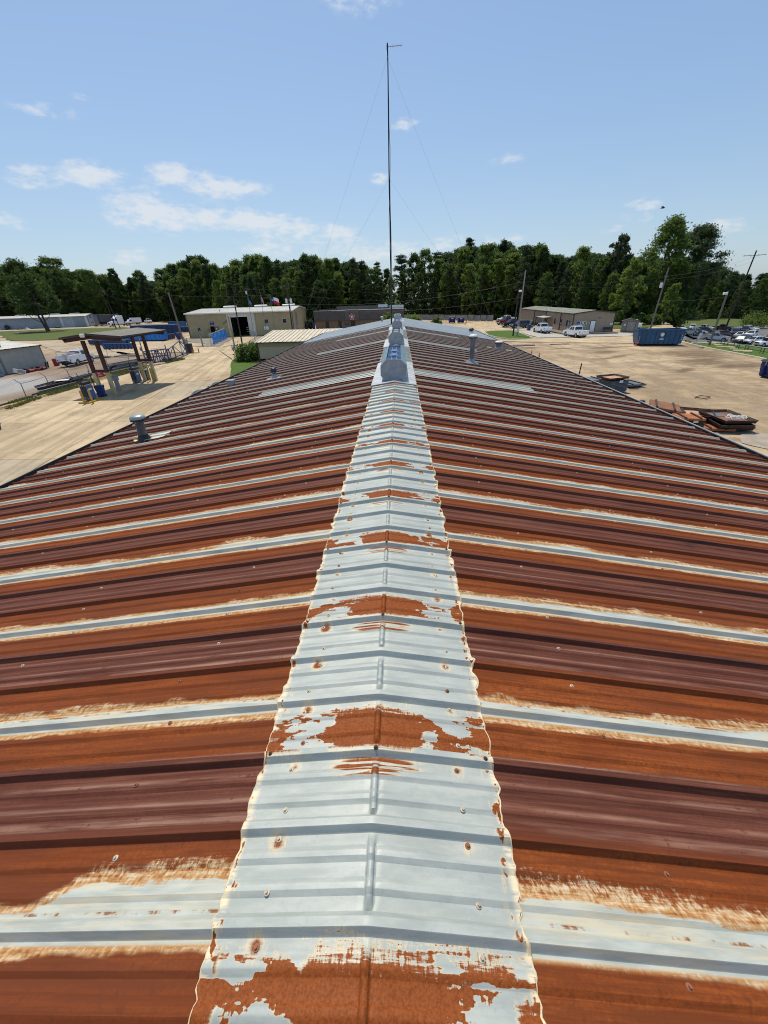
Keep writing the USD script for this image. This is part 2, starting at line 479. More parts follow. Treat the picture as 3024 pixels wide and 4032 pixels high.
def ground_mat():
    g = Graph()
    p = g('geometry', 'position')
    x, y = (g('separate_xyz', o, vector=p) for o in 'xy')
    big = g.noise(p, .045, 5.0, .6)
    mid = g.noise(g.stretch(p, (.7, .18, 1)), .55, 5.0, .65)
    trk = g.noise(g.stretch(p, (.16, .9, 1), (3, 1, 0)), .6, 5.0, .65)
    fine = g.noise(p, 5.0, 5.0, .7)
    c = g.mix(g.step(big, .38, .62), (.35, .255, .150), (.46, .350, .220))
    c = g.mix(g.m('multiply', g.step(mid, .46, .60), .70), c, (.20, .145, .092))
    c = g.mix(g.m('multiply', g.step(trk, .47, .60), .65), c, (.24, .18, .12))
    c = g.mix(g.m('multiply', g.step(fine, .45, .75), .35), c, (.48, .41, .31))

    def blob(cx, cy, rx, ry, ang=0.0):
        ca, sa = math.cos(math.radians(ang)), math.sin(math.radians(ang))
        dx, dy = g.m('subtract', x, cx), g.m('subtract', y, cy)
        u = g.m('multiply', g.m('add', g.m('multiply', dx, ca), g.m('multiply', dy, sa)), 1 / rx)
        v = g.m('multiply', g.m('subtract', g.m('multiply', dy, ca), g.m('multiply', dx, sa)), 1 / ry)
        return g.m('exponent', g.m('multiply', g.m('add', g.m('multiply', u, u), g.m('multiply', v, v)), -1.0))

    stain = None
    for b in [(40, 57, 4.5, 6.5, -20), (36.5, 50.5, 4.5, 3.6, 30), (38.5, 47, 5, 2.2, 10), (30, 61, 3.5, 1.5, 20), (29, 56, 5, .9, 35), (21, 68, 2.5, 1.6, 0), (25.5, 66, 3.5, .8, 20), (33, 66, 5, 1.1, 10), (31, 45, 3, .9, 40)]:
        k = blob(*b)
        stain = k if stain is None else g.m('maximum', stain, k)
    st = g.step(g.m('add', stain, g.m('multiply', g.m('subtract', g.noise(g.stretch(p, (.22, 1, 1)), 1.2, 8.0, .75), .5), 2.6)), .38, .95)
    c = g.mix(g.m('multiply', st, .85), c, (.115, .072, .042))
    lot = g.m('multiply', g.step(x, 16.0, 21.0), g.m('subtract', 1.0, g.step(y, 72.0, 79.0)))
    warp = g('vector_math', 'vector', math_type='add', vector1=p, vector2=g('vector_math', 'vector', math_type='scale', vector1=g.noise(p, .10, 3.0, .6, 'color'), scale=26.0))
    turned = g('vector_rotate', 'vector', rotate_type='z_axis', vector=warp, angle=.5)
    ruts = g.step(g.m('add', g.m('multiply', g.noise(g.stretch(turned, (.10, .42, 1), (5, 2, 0)), 1.0, 8.0, .75), .7), g.m('multiply', g.noise(p, .35, 6.0, .7), .3)), .46, .60)
    c = g.mix(g.m('multiply', g.m('multiply', lot, ruts), .62), c, (.205, .142, .086))
    # brown-pink dirt and a grey gravel patch beyond the fence on the left
    left = g.m('multiply', g.step(g.m('multiply', x, -1.0), 36.0, 39.0), g.m('subtract', 1.0, g.step(y, 70.0, 84.0)))
    c = g.mix(g.m('multiply', left, .92), c, g.mix(g.step(mid, .35, .65), (.265, .195, .140), (.175, .128, .092)))
    grav = g.step(g.m('add', blob(-46, 43, 6, 11, 20), g.m('multiply', g.m('subtract', mid, .5), .8)), .35, .7)
    c = g.mix(grav, c, g.mix(fine, (.22, .21, .20), (.40, .385, .36)))
    c = g.mix(g.step(y, 205.0, 240.0), c, (.050, .066, .024))
    h = g.m('add', g.m('multiply', fine, .35), g.m('multiply', mid, .65))
    bmp = g('bump', 'normal', height=h, strength=.45, distance=.15)
    return g.build('packed_dirt', surface=g('principled_bsdf', 'BSDF', base_color=c, roughness=.92, specular_ior_level=.2, normal=bmp))


DIRT = ground_mat()

# ------------------------------------------------------------------ the rusted roof's own materials
PERIOD, RIB0, RIB = 0.9144, 0.485, 0.3048
RIDGE_Z, SLOPE_L, SLOPE_R, EAVE = 5.806, .158, .168, 8.15


def rib_coord(g, y):
    """t in 0..1 along one three-rib sheet (0 at the bare rib) and the signed distance to that rib in metres"""
    f = g.m('multiply', g.m('subtract', y, RIB0), 1 / PERIOD)
    t = g.m('fraction', g.m('add', f, 50.0))
    cell = g.m('floor', g.m('add', f, 50.5))
    d = g.m('multiply', g.m('subtract', g.m('fraction', g.m('add', f, 50.5)), .5), PERIOD)
    return t, d, cell


def roof_mat():
    g = Graph()
    p = g('geometry', 'position')
    x, y = (g('separate_xyz', o, vector=p) for o in 'xy')
    t, d, cell = rib_coord(g, y)
    side = g.m('sign', x)
    key = g('combine_xyz', 'vector', x=g.m('multiply', x, 1.0), y=g.m('multiply', cell, 3.7), z=g.m('multiply', side, 5.0))
    long1 = g.noise(key, 1.1, 4.0, .6)                        # slow change along each sheet
    sl = g('combine_xyz', 'vector', x=g.m('multiply', g.m('add', x, g.m('multiply', g.m('multiply', y, side), .35)), 46.0), y=g.m('multiply', y, 26.0), z=cell)
    strokes = g.m('add', g.m('multiply', g.noise(sl, 1.0, 5.0, .8), .62), g.m('multiply', g.noise(g.stretch(p, (5, 60, 9)), 1.0, 3.0, .7), .38))                      # short slanted strokes at the edge of the bare metal
    fray = g.noise(g.stretch(p, (30, 9, 9)), 1.0, 4.0, .7)
    fr2 = g.noise(g.stretch(p, (2.2, 34, 9)), 1.0, 4.0, .65)     # long streaks down the slope
    wc3 = g('white_noise_texture', 'value', dimensions='3D', vector=g('combine_xyz', 'vector', x=cell, y=side, z=5.0))
    wide = g.m('multiply', g.m('multiply', g.step(wc3, .35, .95), g.step(g.noise(key, .55, 2.0, .5), .40, .56)), g('map_range', 'result', value=side, from_min=-1.0, from_max=1.0, to_min=1.15, to_max=.5))
    core = g.m('add', g.m('add', g.m('add', .056, g.m('multiply', wide, .085)), g.m('multiply', g.step(long1, .45, .75), .045)), g.m('multiply', g.m('subtract', fr2, .5), .06))
    core = g.m('add', core, g.m('multiply', g.m('subtract', strokes, .5), .03))
    fringe = g.m('add', g.m('add', g.m('add', .074, g.m('multiply', wide, .075)), g.m('multiply', g.step(long1, .36, .72), .135)), g.m('multiply', g.m('subtract', fr2, .5), .07))
    near_core = g.m('add', -.050, g.m('multiply', g.m('subtract', strokes, .5), .014))
    near_fringe = g.m('add', -.054, g.m('multiply', g.step(long1, .62, .36), -.040))
    s = g.m('minimum', g.m('subtract', core, d), g.m('subtract', d, near_core))
    line = g.m('multiply', g.m('multiply', g.step(d, .036, .040), g.m('subtract', 1.0, g.step(d, .047, .052))), g.step(g.m('add', g.m('multiply', strokes, .5), g.m('multiply', g.noise(key, 6.0, 3.0, .6), .5)), .50, .56))
    silver = g.m('multiply', g.step(s, .000, .010), g.m('subtract', 1.0, line))
    zone = g.m('multiply', g.step(g.m('subtract', fringe, d), -.012, .018), g.step(g.m('subtract', d, near_fringe), -.008, .010))
    thick = g.step(g.m('add', s, .10), .0, .10)
    cream = g.m('maximum', g.step(s, -.010, .004), g.m('multiply', zone, g.step(g.m('add', strokes, g.m('multiply', g.m('subtract', thick, .5), .22)), .44, .60)))
    cream = g.m('multiply', cream, g.m('subtract', 1.0, g.m('multiply', line, .8)))
    # rust: fresh orange next to the bare rib, old purple-brown between the other two ribs
    wob = g.m('multiply', g.m('subtract', g.noise(g.stretch(p, (3, 18, 9)), 1.0, 3.0, .6), .5), .05)
    wc = g('white_noise_texture', 'value', dimensions='3D', vector=g('combine_xyz', 'vector', x=cell, y=side, z=3.0))
    wob = g.m('add', wob, g.m('multiply', g.m('subtract', wc, .5), .05))
    tw = g.m('add', t, wob)
    tw2 = g.m('add', t, g.m('multiply', wob, .25))
    purple = g.m('multiply', g.step(tw, .285, .375), g.m('subtract', 1.0, g.step(tw2, .700, .715)))
    gr = g.noise(p, 70.0, 4.0, .75)
    pat = g.noise(g.stretch(p, (1.0, 5, 5)), 1.3, 5.0, .6)
    orange = g.mix(g.step(pat, .3, .7), (.200, .046, .010), (.275, .074, .016))
    orange = g.mix(g.m('multiply', g.step(gr, .42, .58), .55), orange, (.150, .038, .012))
    pits = g.noise(p, 26.0, 4.0, .75)
    orange = g.mix(g.m('multiply', g.step(pits, .54, .64), .5), orange, (.095, .028, .012))
    purp = g.mix(g.step(pat, .3, .7), (.074, .019, .011), (.112, .034, .021))
    purp = g.mix(g.m('multiply', g.step(gr, .42, .58), .5), purp, (.055, .017, .012))
    purp = g.mix(g.m('multiply', g.step(pits, .54, .64), .45), purp, (.040, .013, .010))
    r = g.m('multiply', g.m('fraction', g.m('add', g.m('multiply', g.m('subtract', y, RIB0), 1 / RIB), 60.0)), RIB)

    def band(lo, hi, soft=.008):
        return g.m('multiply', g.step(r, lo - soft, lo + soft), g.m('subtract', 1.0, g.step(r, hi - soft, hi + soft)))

    dust = g.m('add', g.m('add', g.m('multiply', band(.020, .064, .014), 1.0), g.m('multiply', band(.109, .131), .85)), g.m('multiply', band(.210, .233), .85))  # pale dust on the far rib slopes, their sunlit brightness painted in with it
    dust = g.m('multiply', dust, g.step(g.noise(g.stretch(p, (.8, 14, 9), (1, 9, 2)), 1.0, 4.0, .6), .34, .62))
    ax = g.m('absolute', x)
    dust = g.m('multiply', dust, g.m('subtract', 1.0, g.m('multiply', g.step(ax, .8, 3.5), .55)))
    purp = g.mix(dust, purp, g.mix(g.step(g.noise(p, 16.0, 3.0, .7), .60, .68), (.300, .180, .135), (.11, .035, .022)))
    bands = g.noise(g.stretch(p, (.45, 22, 9), (3, 1, 7)), 1.0, 5.0, .65)
    orange = g.mix(g.m('multiply', g.step(bands, .44, .60), .80), orange, (.130, .036, .012))
    grime = g.m('multiply', g.m('multiply', band(RIB - .036, RIB - .012, .004), g.m('subtract', 1.0, silver)), .22)  # shade of the near rib faces, painted into the rust colour
    old = g('map_range', 'result', value=y, from_min=2.5, from_max=13.0, to_min=0.0, to_max=.62, clamp=True)
    orange = g.mix(old, orange, (.135, .034, .016))
    orange = g.mix(g.m('multiply', wc, .45), orange, (.115, .030, .012))
    wc2 = g('white_noise_texture', 'value', dimensions='3D', vector=g('combine_xyz', 'vector', x=cell, y=side, z=8.0))
    purp = g.mix(g.m('multiply', wc2, .40), purp, (.165, .055, .030))
    blot = g.step(g.noise(g.stretch(p, (.5, 1.6, 1), (8, 3, 1)), 1.0, 5.0, .65), .45, .60)
    orange = g.mix(g.m('multiply', blot, .40), orange, (.120, .036, .018))
    lines = g.noise(g.stretch(p, (.35, 75, 9), (6, 2, 3)), 1.0, 4.0, .65)
    orange = g.mix(g.m('multiply', g.step(lines, .50, .60), .45), orange, (.110, .028, .010))
    purp = g.mix(g.m('multiply', g.step(lines, .50, .60), .40), purp, (.045, .013, .009))
    purp = g.mix(g.m('multiply', g.step(lines, .47, .38), .30), purp, (.20, .085, .055))
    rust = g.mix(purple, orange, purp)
    mid_zone = g.m('multiply', g.step(tw, .285, .33), g.m('subtract', 1.0, g.step(tw, .345, .40)))
    rust = g.mix(g.m('multiply', mid_zone, .5), rust, (.10, .024, .010))
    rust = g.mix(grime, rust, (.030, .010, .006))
    # soot stains that run down the right-hand slope
    soot = g.m('multiply', g.step(g.noise(g.stretch(p, (.7, 9, 9), (2, 5, 1)), 1.0, 4.0, .6), .55, .72), g.step(x, 1.2, 3.2))
    rust = g.mix(g.m('multiply', g.m('multiply', soot, purple), .75), rust, (.022, .014, .014))
    bare = g.mix(g.step(g.noise(g.stretch(p, (1, 6, 6)), 3.0, 4.0, .6), .35, .65), (.33, .36, .335), (.43, .455, .42))
    bare = g.mix(g.m('multiply', g.step(fr2, .46, .66), .5), bare, (.55, .47, .31))
    creamc = g.mix(g.step(strokes, .46, .64), (.40, .21, .08), (.55, .48, .34))
    bare = g.mix(g.m('multiply', g.step(lines, .52, .60), .35), bare, (.56, .45, .28))
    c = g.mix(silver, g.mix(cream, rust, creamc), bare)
    rough = g('map_range', 'result', value=silver, from_min=0.0, from_max=1.0, to_min=.70, to_max=.52)
    spec = g('map_range', 'result', value=purple, from_min=0.0, from_max=1.0, to_min=.08, to_max=.16)
    dent = g('bump', 'normal', height=g.noise(g.stretch(p, (1, 2.5, 1)), 2.2, 3.0, .5), strength=.35, distance=.02)
    bmp = g('bump', 'normal', height=gr, strength=.22, distance=.004, normal=dent)
    b = g('principled_bsdf', 'BSDF', base_color=c, roughness=rough, specular_ior_level=spec, normal=bmp, metallic=g.m('multiply', silver, .04))
    return g.build('rusted_roof_sheet', surface=b)


def cap_mat():
    g = Graph()
    p = g('geometry', 'position')
    x, y = (g('separate_xyz', o, vector=p) for o in 'xy')
    ax = g.m('absolute', x)
    t, d, cell = rib_coord(g, y)
    n1 = g.noise(g.stretch(p, (6, 34, 9)), 1.0, 5.0, .7)
    n2 = g.noise(g.stretch(p, (85, 13, 9)), 1.0, 4.0, .7)
    n3 = g.noise(g.stretch(p, (5.0, 13, 9), (2, 4, 0)), 1.0, 3.0, .6)
    nh = g.noise(g.stretch(p, (3.2, 62, 9)), 1.0, 4.0, .7)
    w = g.m('add', g.m('add', g.m('multiply', g.m('subtract', n1, .5), .10), g.m('multiply', g.m('subtract', n2, .5), .075)), g.m('multiply', g.m('subtract', nh, .5), .09))
    lo, hi = g.m('add', -.306, g.m('multiply', w, .30)), g.m('add', -.068, g.m('multiply', w, .9))
    sA = g.m('minimum', g.m('subtract', d, lo), g.m('subtract', hi, d))
    wcap = g('white_noise_texture', 'value', dimensions='3D', vector=g('combine_xyz', 'vector', x=cell, y=g.m('sign', x), z=1.0))
    gaps = g.m('multiply', g.step(g.m('add', n3, g.m('add', g.m('multiply', g.m('subtract', wcap, .5), .10), g.m('multiply', g.m('subtract', n2, .5), .16))), .42, .56), g.m('multiply', g.step(ax, .16, .34), g.m('subtract', 1.0, g.m('multiply', g.step(ax, .44, .52), .7))))
    sA = g.m('subtract', g.m('add', sA, g.m('multiply', w, .55)), g.m('multiply', gaps, .25))
    # streaks just short of the lap rib, either side of the ridge
    st = g.m('subtract', 1.0, g.m('multiply', g.m('absolute', g.m('subtract', t, .585)), 12.0))
    env = g.m('multiply', st, g.m('subtract', 1.0, g.step(g.m('add', ax, g.m('multiply', n2, .06)), .14, .32)))
    lines = g.noise(g.stretch(p, (1.6, 46, 9), (0, 2, 5)), 1.0, 2.0, .5)
    sB = g.m('subtract', g.m('multiply', g.m('multiply', env, g.step(lines, .40, .60)), .10), .035)
    # flecks at the outer edge and round the screws
    edge = g.m('subtract', g.m('multiply', g.m('multiply', g.step(ax, .50, .56), g.step(g.noise(g.stretch(p, (20, 13, 9)), 1.0, 3.0, .6), .52, .66)), .06), .03)
    ry = g.m('multiply', g.m('subtract', g.m('fraction', g.m('add', g.m('multiply', g.m('subtract', y, RIB0 - .055), 1 / RIB), 50.5)), .5), RIB)
    rc = g.m('floor', g.m('add', g.m('multiply', g.m('subtract', y, RIB0 - .055), 1 / RIB), 50.5))
    dx = g.m('subtract', ax, .405)
    rr = g.m('sqrt', g.m('add', g.m('multiply', dx, dx), g.m('multiply', ry, ry)))
    wn = g('white_noise_texture', 'value', dimensions='3D', vector=g('combine_xyz', 'vector', x=rc, y=g.m('sign', x), z=0.0))
    halo = g.m('add', g.m('subtract', g.m('add', .004, g.m('multiply', wn, .036)), rr), g.m('multiply', g.m('subtract', n2, .5), .010))
    s = g.m('maximum', g.m('maximum', sA, sB), g.m('maximum', edge, halo))
    rusty = g.step(g.m('add', s, g.m('add', g.m('multiply', g.m('subtract', nh, .5), .035), g.m('multiply', g.m('subtract', n2, .5), .03))), -.004, .020)
    tint = g.m('multiply', g.step(g.m('add', s, g.m('multiply', g.m('subtract', n1, .5), .04)), -.030, .004), g.step(n2, .30, .62))
    gr = g.noise(p, 90.0, 4.0, .75)
    rust = g.mix(g.step(gr, .35, .68), (.250, .070, .018), (.155, .040, .011))
    zinc = g.mix(g.step(g.noise(g.stretch(p, (1, 4, 4)), 3.5, 5.0, .65), .3, .7), (.285, .315, .298), (.375, .40, .375))
    zinc = g.mix(g.m('multiply', g.step(g.noise(p, 55.0, 3.0, .7), .56, .70), .42), zinc, (.24, .28, .33))
    zinc = g.mix(g.m('multiply', g.step(g.noise(g.stretch(p, (1.2, 14, 9), (3, 8, 1)), 1.0, 5.0, .65), .50, .68), .35), zinc, (.47, .48, .43))
    c = g.mix(rusty, g.mix(g.m('multiply', tint, .75), zinc, (.62, .50, .30)), rust)
    edge_cream = g.m('multiply', g.step(ax, .545, .575), g.step(n1, .35, .55))
    c = g.mix(g.m('multiply', edge_cream, g.m('subtract', 1.0, rusty)), c, (.66, .56, .38))
    b = g('principled_bsdf', 'BSDF', base_color=c, roughness=.52, specular_ior_level=g.m('subtract', .35, g.m('multiply', rusty, .27)), metallic=g.m('multiply', g.m('subtract', 1.0, rusty), .08),
          normal=g('bump', 'normal', height=gr, strength=.10, distance=.003))
    return g.build('ridge_cap_metal', surface=b)


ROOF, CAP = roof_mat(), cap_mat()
NEW_ROOF = pm('new_pale_roof_sheet', (.50, .53, .53), .45, .15, .08, .5)
SKYLIGHT = pm('weathered_skylight_sheet', (.45, .44, .38), .4, .1, .2, 2.0, stretch=(.4, 3, 3))
SEAL = pm('dried_sealant', (.62, .50, .32), .8, 0, .2, 12.)

# ------------------------------------------------------------------ ground, roads, grass
def ground():
    xs = np.unique(np.concatenate([np.linspace(-900, -150, 12), np.linspace(-150, 44, 66), np.linspace(44, 100, 57), np.linspace(100, 180, 20), np.linspace(180, 900, 12)]))
    ys = np.unique(np.concatenate([np.linspace(-200, 20, 12), np.linspace(20, 60, 21), np.linspace(60, 160, 67), np.linspace(160, 260, 20), np.linspace(260, 1400, 14)]))
    X, Y = np.meshgrid(xs, ys)
    Z = terrain(X, Y) - np.clip(-terrain(X, Y) * 2, 0, .6) + (meshkit.fbm(np.stack([X * .12, Y * .12, 0 * X], -1), 4, 3) - .5) * .10 - .05
    n = len(xs)
    i = np.arange(len(ys) - 1)[:, None] * n + np.arange(n - 1)[None]
    q = np.stack([i, i + 1, i + n + 1, i + n], -1).reshape(-1, 4)
    struct('ground', (np.stack([X, Y, Z], -1).reshape(-1, 3), q), DIRT, smooth=True)


ground()


def slab_road():
    road = tag(UsdGeom.Xform.Define(stage, '/World/concrete_yard'), kind='structure')
    xj = lambda y: -24.0 - .2 * (y - 39)
    left = lambda y: np.interp(y, [8, 31, 37, 42, 52, 62], [-31.5, -33.4, -35.0, -35.2, -35.0, -34.6])
    right = lambda y: np.interp(y, [8, 46, 50.4, 53, 57, 63.5], [-8.4, -19.4, -21.2, -22.0, -23.8, -25.6])
    ys = [4, 13, 20.5, 28.3, 36.0, 44.7, 50.6, 57.0, 62.6]
    mats = [CONC, CONC2, CONC, CONC3]
    k = 0
    for a, b in zip(ys[:-1], ys[1:]):
        for lf, rt in ((left, xj), (xj, right)):
            gap = .022
            p = [(lf(a) + gap, a + gap), (rt(a) - gap, a + gap), (rt(b) - gap, b - gap), (lf(b) + gap, b - gap)]
            s = extr(ragged(p, .05, .8, k) if False else sg.Polygon(p), .05)
            s.apply_translation((0, 0, -.025 + .004 * (k % 3)))
            obj('slab', s, mats[(k * 7 + k // 2) % 4] if k % 5 else CONC2, road)
            k += 1


slab_road()
struct('driveway', drape(ragged([(-34.6, 62.7), (-25.6, 62.7), (-25.0, 70), (-28.5, 78), (-30, 82.3), (-36, 82.3), (-42, 82.8), (-41, 88), (-55, 97), (-66, 104), (-62, 86), (-50, 73), (-40, 74.5), (-35.6, 73)], .22, 1.1, 4), .02, 5), CONC2)
WORN = pm('worn_dark_dirt', (.20, .175, .14), .9, 0, .25, .5)
struct('dirt_apron', drape(ragged([(-53.2, 105.9), (-41.8, 106.3), (-36.4, 83.0), (-42.2, 83.3), (-41.6, 89), (-52, 99)], .3, 1, 14), .012, 5), WORN)
struct('dirt_apron', drape(ragged([(-36.0, 106.6), (-27.0, 108.0), (-24.5, 92), (-31.8, 83.5)], .3, 1, 15), .012, 5), WORN)
struct('concrete_apron', drape([(-35.6, 82.4), (-32.2, 86.6), (-36.2, 106.9), (-41.4, 106.5)], .03, 5), CONC)
struct('access_road', drape(ragged([(-90, 101), (-72, 84), (-58.5, 75), (-47, 69), (-45, 72), (-56, 79), (-70, 89), (-88, 105)], .5, 2, 8), .02, 5), CONC3)
struct('gravel_lane', drape(ragged([(-230, 168), (-170, 172), (-140, 180.5), (-112, 178), (-100, 168), (-112, 170), (-125, 172.5), (-142, 172), (-170, 163), (-230, 158)], 1.0, 4, 5), .02, 8), CONC3)
struct('grass_field', drape(ragged([(-260, 155), (-146, 150), (-110, 114.5), (-96, 112.5), (-76, 114), (-78, 122), (-100, 160), (-113, 169), (-142, 169), (-170, 160), (-260, 156)], 1.0, 3, 2), .03, 8), FIELD)
struct('grass_patch', drape(ragged([(-19.3, 45.0), (-21.0, 50.0), (-22.2, 53.0), (-24.0, 57.5), (-25.6, 62.5), (-24, 66), (-17, 66), (-9, 56), (-9, 40)], .10, 1.6, 3), .04, 3), GRASS)
struct('parking_lane', drape([(47.5, 73.5), (53, 80), (66, 98), (84, 118), (90, 160), (150, 160), (150, 92), (89, 98), (81, 108.5), (70.5, 98.5), (57.2, 79.5), (50.0, 71.3)], .02, 4), pm('worn_asphalt', (.12, .115, .11), .9, 0, .2, .5))
struct('stone_bank', drape(ragged([(62, 85), (70.8, 97.8), (81.4, 107.6), (88.5, 98), (110, 86), (108, 84), (80, 93.5), (72, 95)], .5, 1.2, 6), .07, 1.3), ROCK)
struct('grass_bank', drape(ragged([(46.3, 70.3), (44.4, 60.4), (43.95, 51.7), (42.5, 43), (41, 33), (62, 33), (106, 80), (80, 93), (71, 95), (60.5, 83), (57.2, 78.6), (50, 71)], .25, 1.0, 9), .09, 1.0), GRASS)
struct('verge', drape(ragged([(48, 100), (56, 99), (63, 106), (72, 118), (82, 132), (90, 150), (96, 163), (150, 160), (230, 130), (330, 120), (330, 260), (60, 200), (50, 130)], 1, 3, 9), .04, 5), FIELD)
struct('concrete_strip', drape(ragged([(18.5, 79.0), (23, 76.3), (38, 70.3), (45.5, 73), (51, 78.6), (60, 92), (50, 84), (44.0, 81.6), (36, 80.5), (27, 82.3), (22.5, 80.4)], .4, 1.2, 11), .02, 4), CONC2)
struct('concrete_pad', drape([(13.5, 94), (18.6, 88), (21.2, 102), (31.5, 100), (36.5, 102), (33, 120), (31, 138), (24, 138), (16, 126)], .015, 5), CONC2)
struct('gravel_pad', drape(ragged([(27, 82.8), (44.5, 82.0), (47, 88), (44.5, 90), (33, 90), (33.2, 100), (27.5, 99.8)], .4, 1.0, 12), .025, 4), pm('grey_gravel', (.36, .34, .30), .95, 0, .3, 3., bump=.5, bscale=12))
struct('puddle', drape(ragged([(18.6, 70.6), (22.5, 70.4), (23, 72.0), (20.0, 72.4), (18.2, 71.7)], .5, .6, 4), .006, 3), MUD)
struct('puddle', drape(ragged([(20.0, 20.4), (22.2, 20.8), (22.6, 22.6), (20.6, 23.2), (19.4, 21.8)], .35, .5, 5), .006, 3), pm('drying_mud', (.31, .26, .20), .7, 0, .2, 1.))
struct('puddle', drape(ragged([(25.5, 71.0), (29, 71.4), (28.6, 72.2), (25.6, 71.9)], .3, .6, 6), .006, 3), MUD)


def kerb_line(pts, w, h, name='kerb', mat=KERB, close=False):
    line = sg.LineString(pts + ([pts[0]] if close else []))
    p = line.buffer(w / 2, join_style=2, cap_style=2)
    v, f = trimesh.creation.triangulate_polygon(p, engine='earcut')
    m = trimesh.creation.extrude_triangulation(v, f, h)
    m.apply_translation((0, 0, -.05))
    return struct(name, m, mat)


ISLE = [(19.0, 91), (19.6, 86.5), (21.0, 82.3), (22.8, 80.7), (25.0, 81.2), (26.2, 83.2), (26.3, 87), (26.9, 96), (26.6, 100.9), (21.6, 101.2), (19.8, 99.5)]


def isle():
    p = sg.Polygon(ISLE).buffer(.8).buffer(-.8)
    q = sg.Polygon(p.exterior.coords).buffer(-.16)
    v, f = trimesh.creation.triangulate_polygon(p.difference(q), engine='earcut')
    m = trimesh.creation.extrude_triangulation(v, f, .19)
    m.apply_translation((0, 0, -.05))
    struct('kerb', m, KERB)
    struct('grass_island', drape(q, .10, 2), GRASS)


isle()
kerb_line([(46.2, 70.4), (45.2, 66), (44.4, 60.4), (44.1, 56), (43.8, 51.6), (42.3, 43), (41, 35)], .22, .20)


def blades(name, poly, n, hmin, hmax, seed, mat=WEEDS, z=0.02):
    rng = np.random.default_rng(seed)
    p = sg.Polygon(poly)
    x0, y0, x1, y1 = p.bounds
    pts = rng.uniform((x0, y0), (x1, y1), (n * 4, 2))
    import shapely
    pts = pts[shapely.contains_xy(p, pts[:, 0], pts[:, 1])][:n]
    pts = pts[meshkit.noise(np.column_stack([pts * .5, np.zeros(len(pts))]), seed) > .42]
    m = len(pts)
    a, h, w = rng.uniform(0, 2 * np.pi, m), rng.uniform(hmin, hmax, m), rng.uniform(.02, .06, m)
    lean = rng.normal(0, .25, (m, 2)) * h[:, None]
    base = np.column_stack([pts, terrain(pts[:, 0], pts[:, 1]) + z])
    dx = np.column_stack([np.cos(a) * w, np.sin(a) * w, np.zeros(m)])
    tip = base + np.column_stack([lean, h])
    V = np.stack([base - dx, base + dx, tip], 1).reshape(-1, 3)
    tag(obj(name, (V, np.arange(3 * m).reshape(-1, 3)), mat), kind='stuff')


blades('weeds', [(-36.2, 33), (-34.2, 33), (-35.0, 37.2), (-35.1, 45), (-35.0, 56), (-34.2, 61), (-33.8, 64), (-36.5, 66), (-37.5, 56), (-37.6, 44)], 9000, .12, .4, 1)
blades('weeds', [(-23.5, 58), (-25.6, 62.2), (-24, 66), (-19.5, 62), (-19.5, 57)], 1500, .1, .35, 2)

# ------------------------------------------------------------------ the long rusted roof
# offsets across one rib pitch, from one rib's crest to the next, and their heights
PROF = [(-.034, 0), (-.031, .003), (-.016, .029), (-.013, .032), (.013, .032), (.016, .029), (.031, .003), (.034, 0),
        (.075, 0), (.093, .010), (.111, .010), (.129, 0), (.176, 0), (.194, .010), (.212, .010), (.230, 0)]
ROOF_Y0, ROOF_Y1 = -2.56, 47.0


def profile(y):
    """height of the sheet's ribs above its flat at distance y along the ridge"""
    off, h = np.array([p[0] for p in PROF] + [RIB - .034]), np.array([p[1] for p in PROF] + [0.0])
    r = (np.asarray(y) - RIB0 + .034) % RIB - .034
    return np.interp(r, off, h)


def profile_stations(y0, y1):
    ks = np.arange(math.floor((y0 - RIB0) / RIB) - 1, math.ceil((y1 - RIB0) / RIB) + 2)
    ys = (RIB0 + ks[:, None] * RIB + np.array([p[0] for p in PROF])[None]).ravel()
    return np.unique(np.round(np.concatenate([[y0, y1], ys[(ys > y0) & (ys < y1)]]), 5))


def grid_mesh(P):
    ny, nx = P.shape[:2]
    i = np.arange(ny - 1)[:, None] * nx + np.arange(nx - 1)[None]
    q = np.stack([i, i + 1, i + nx + 1, i + nx], -1).reshape(-1, 4)
    return P.reshape(-1, 3), q


def fix_up(mesh):
    v, q = mesh
    m = trimesh.Trimesh(v, np.vstack([q[:, [0, 1, 2]], q[:, [0, 2, 3]]]), process=False)
    if m.face_normals[:, 2].mean() < 0:
        m.invert()
    return m


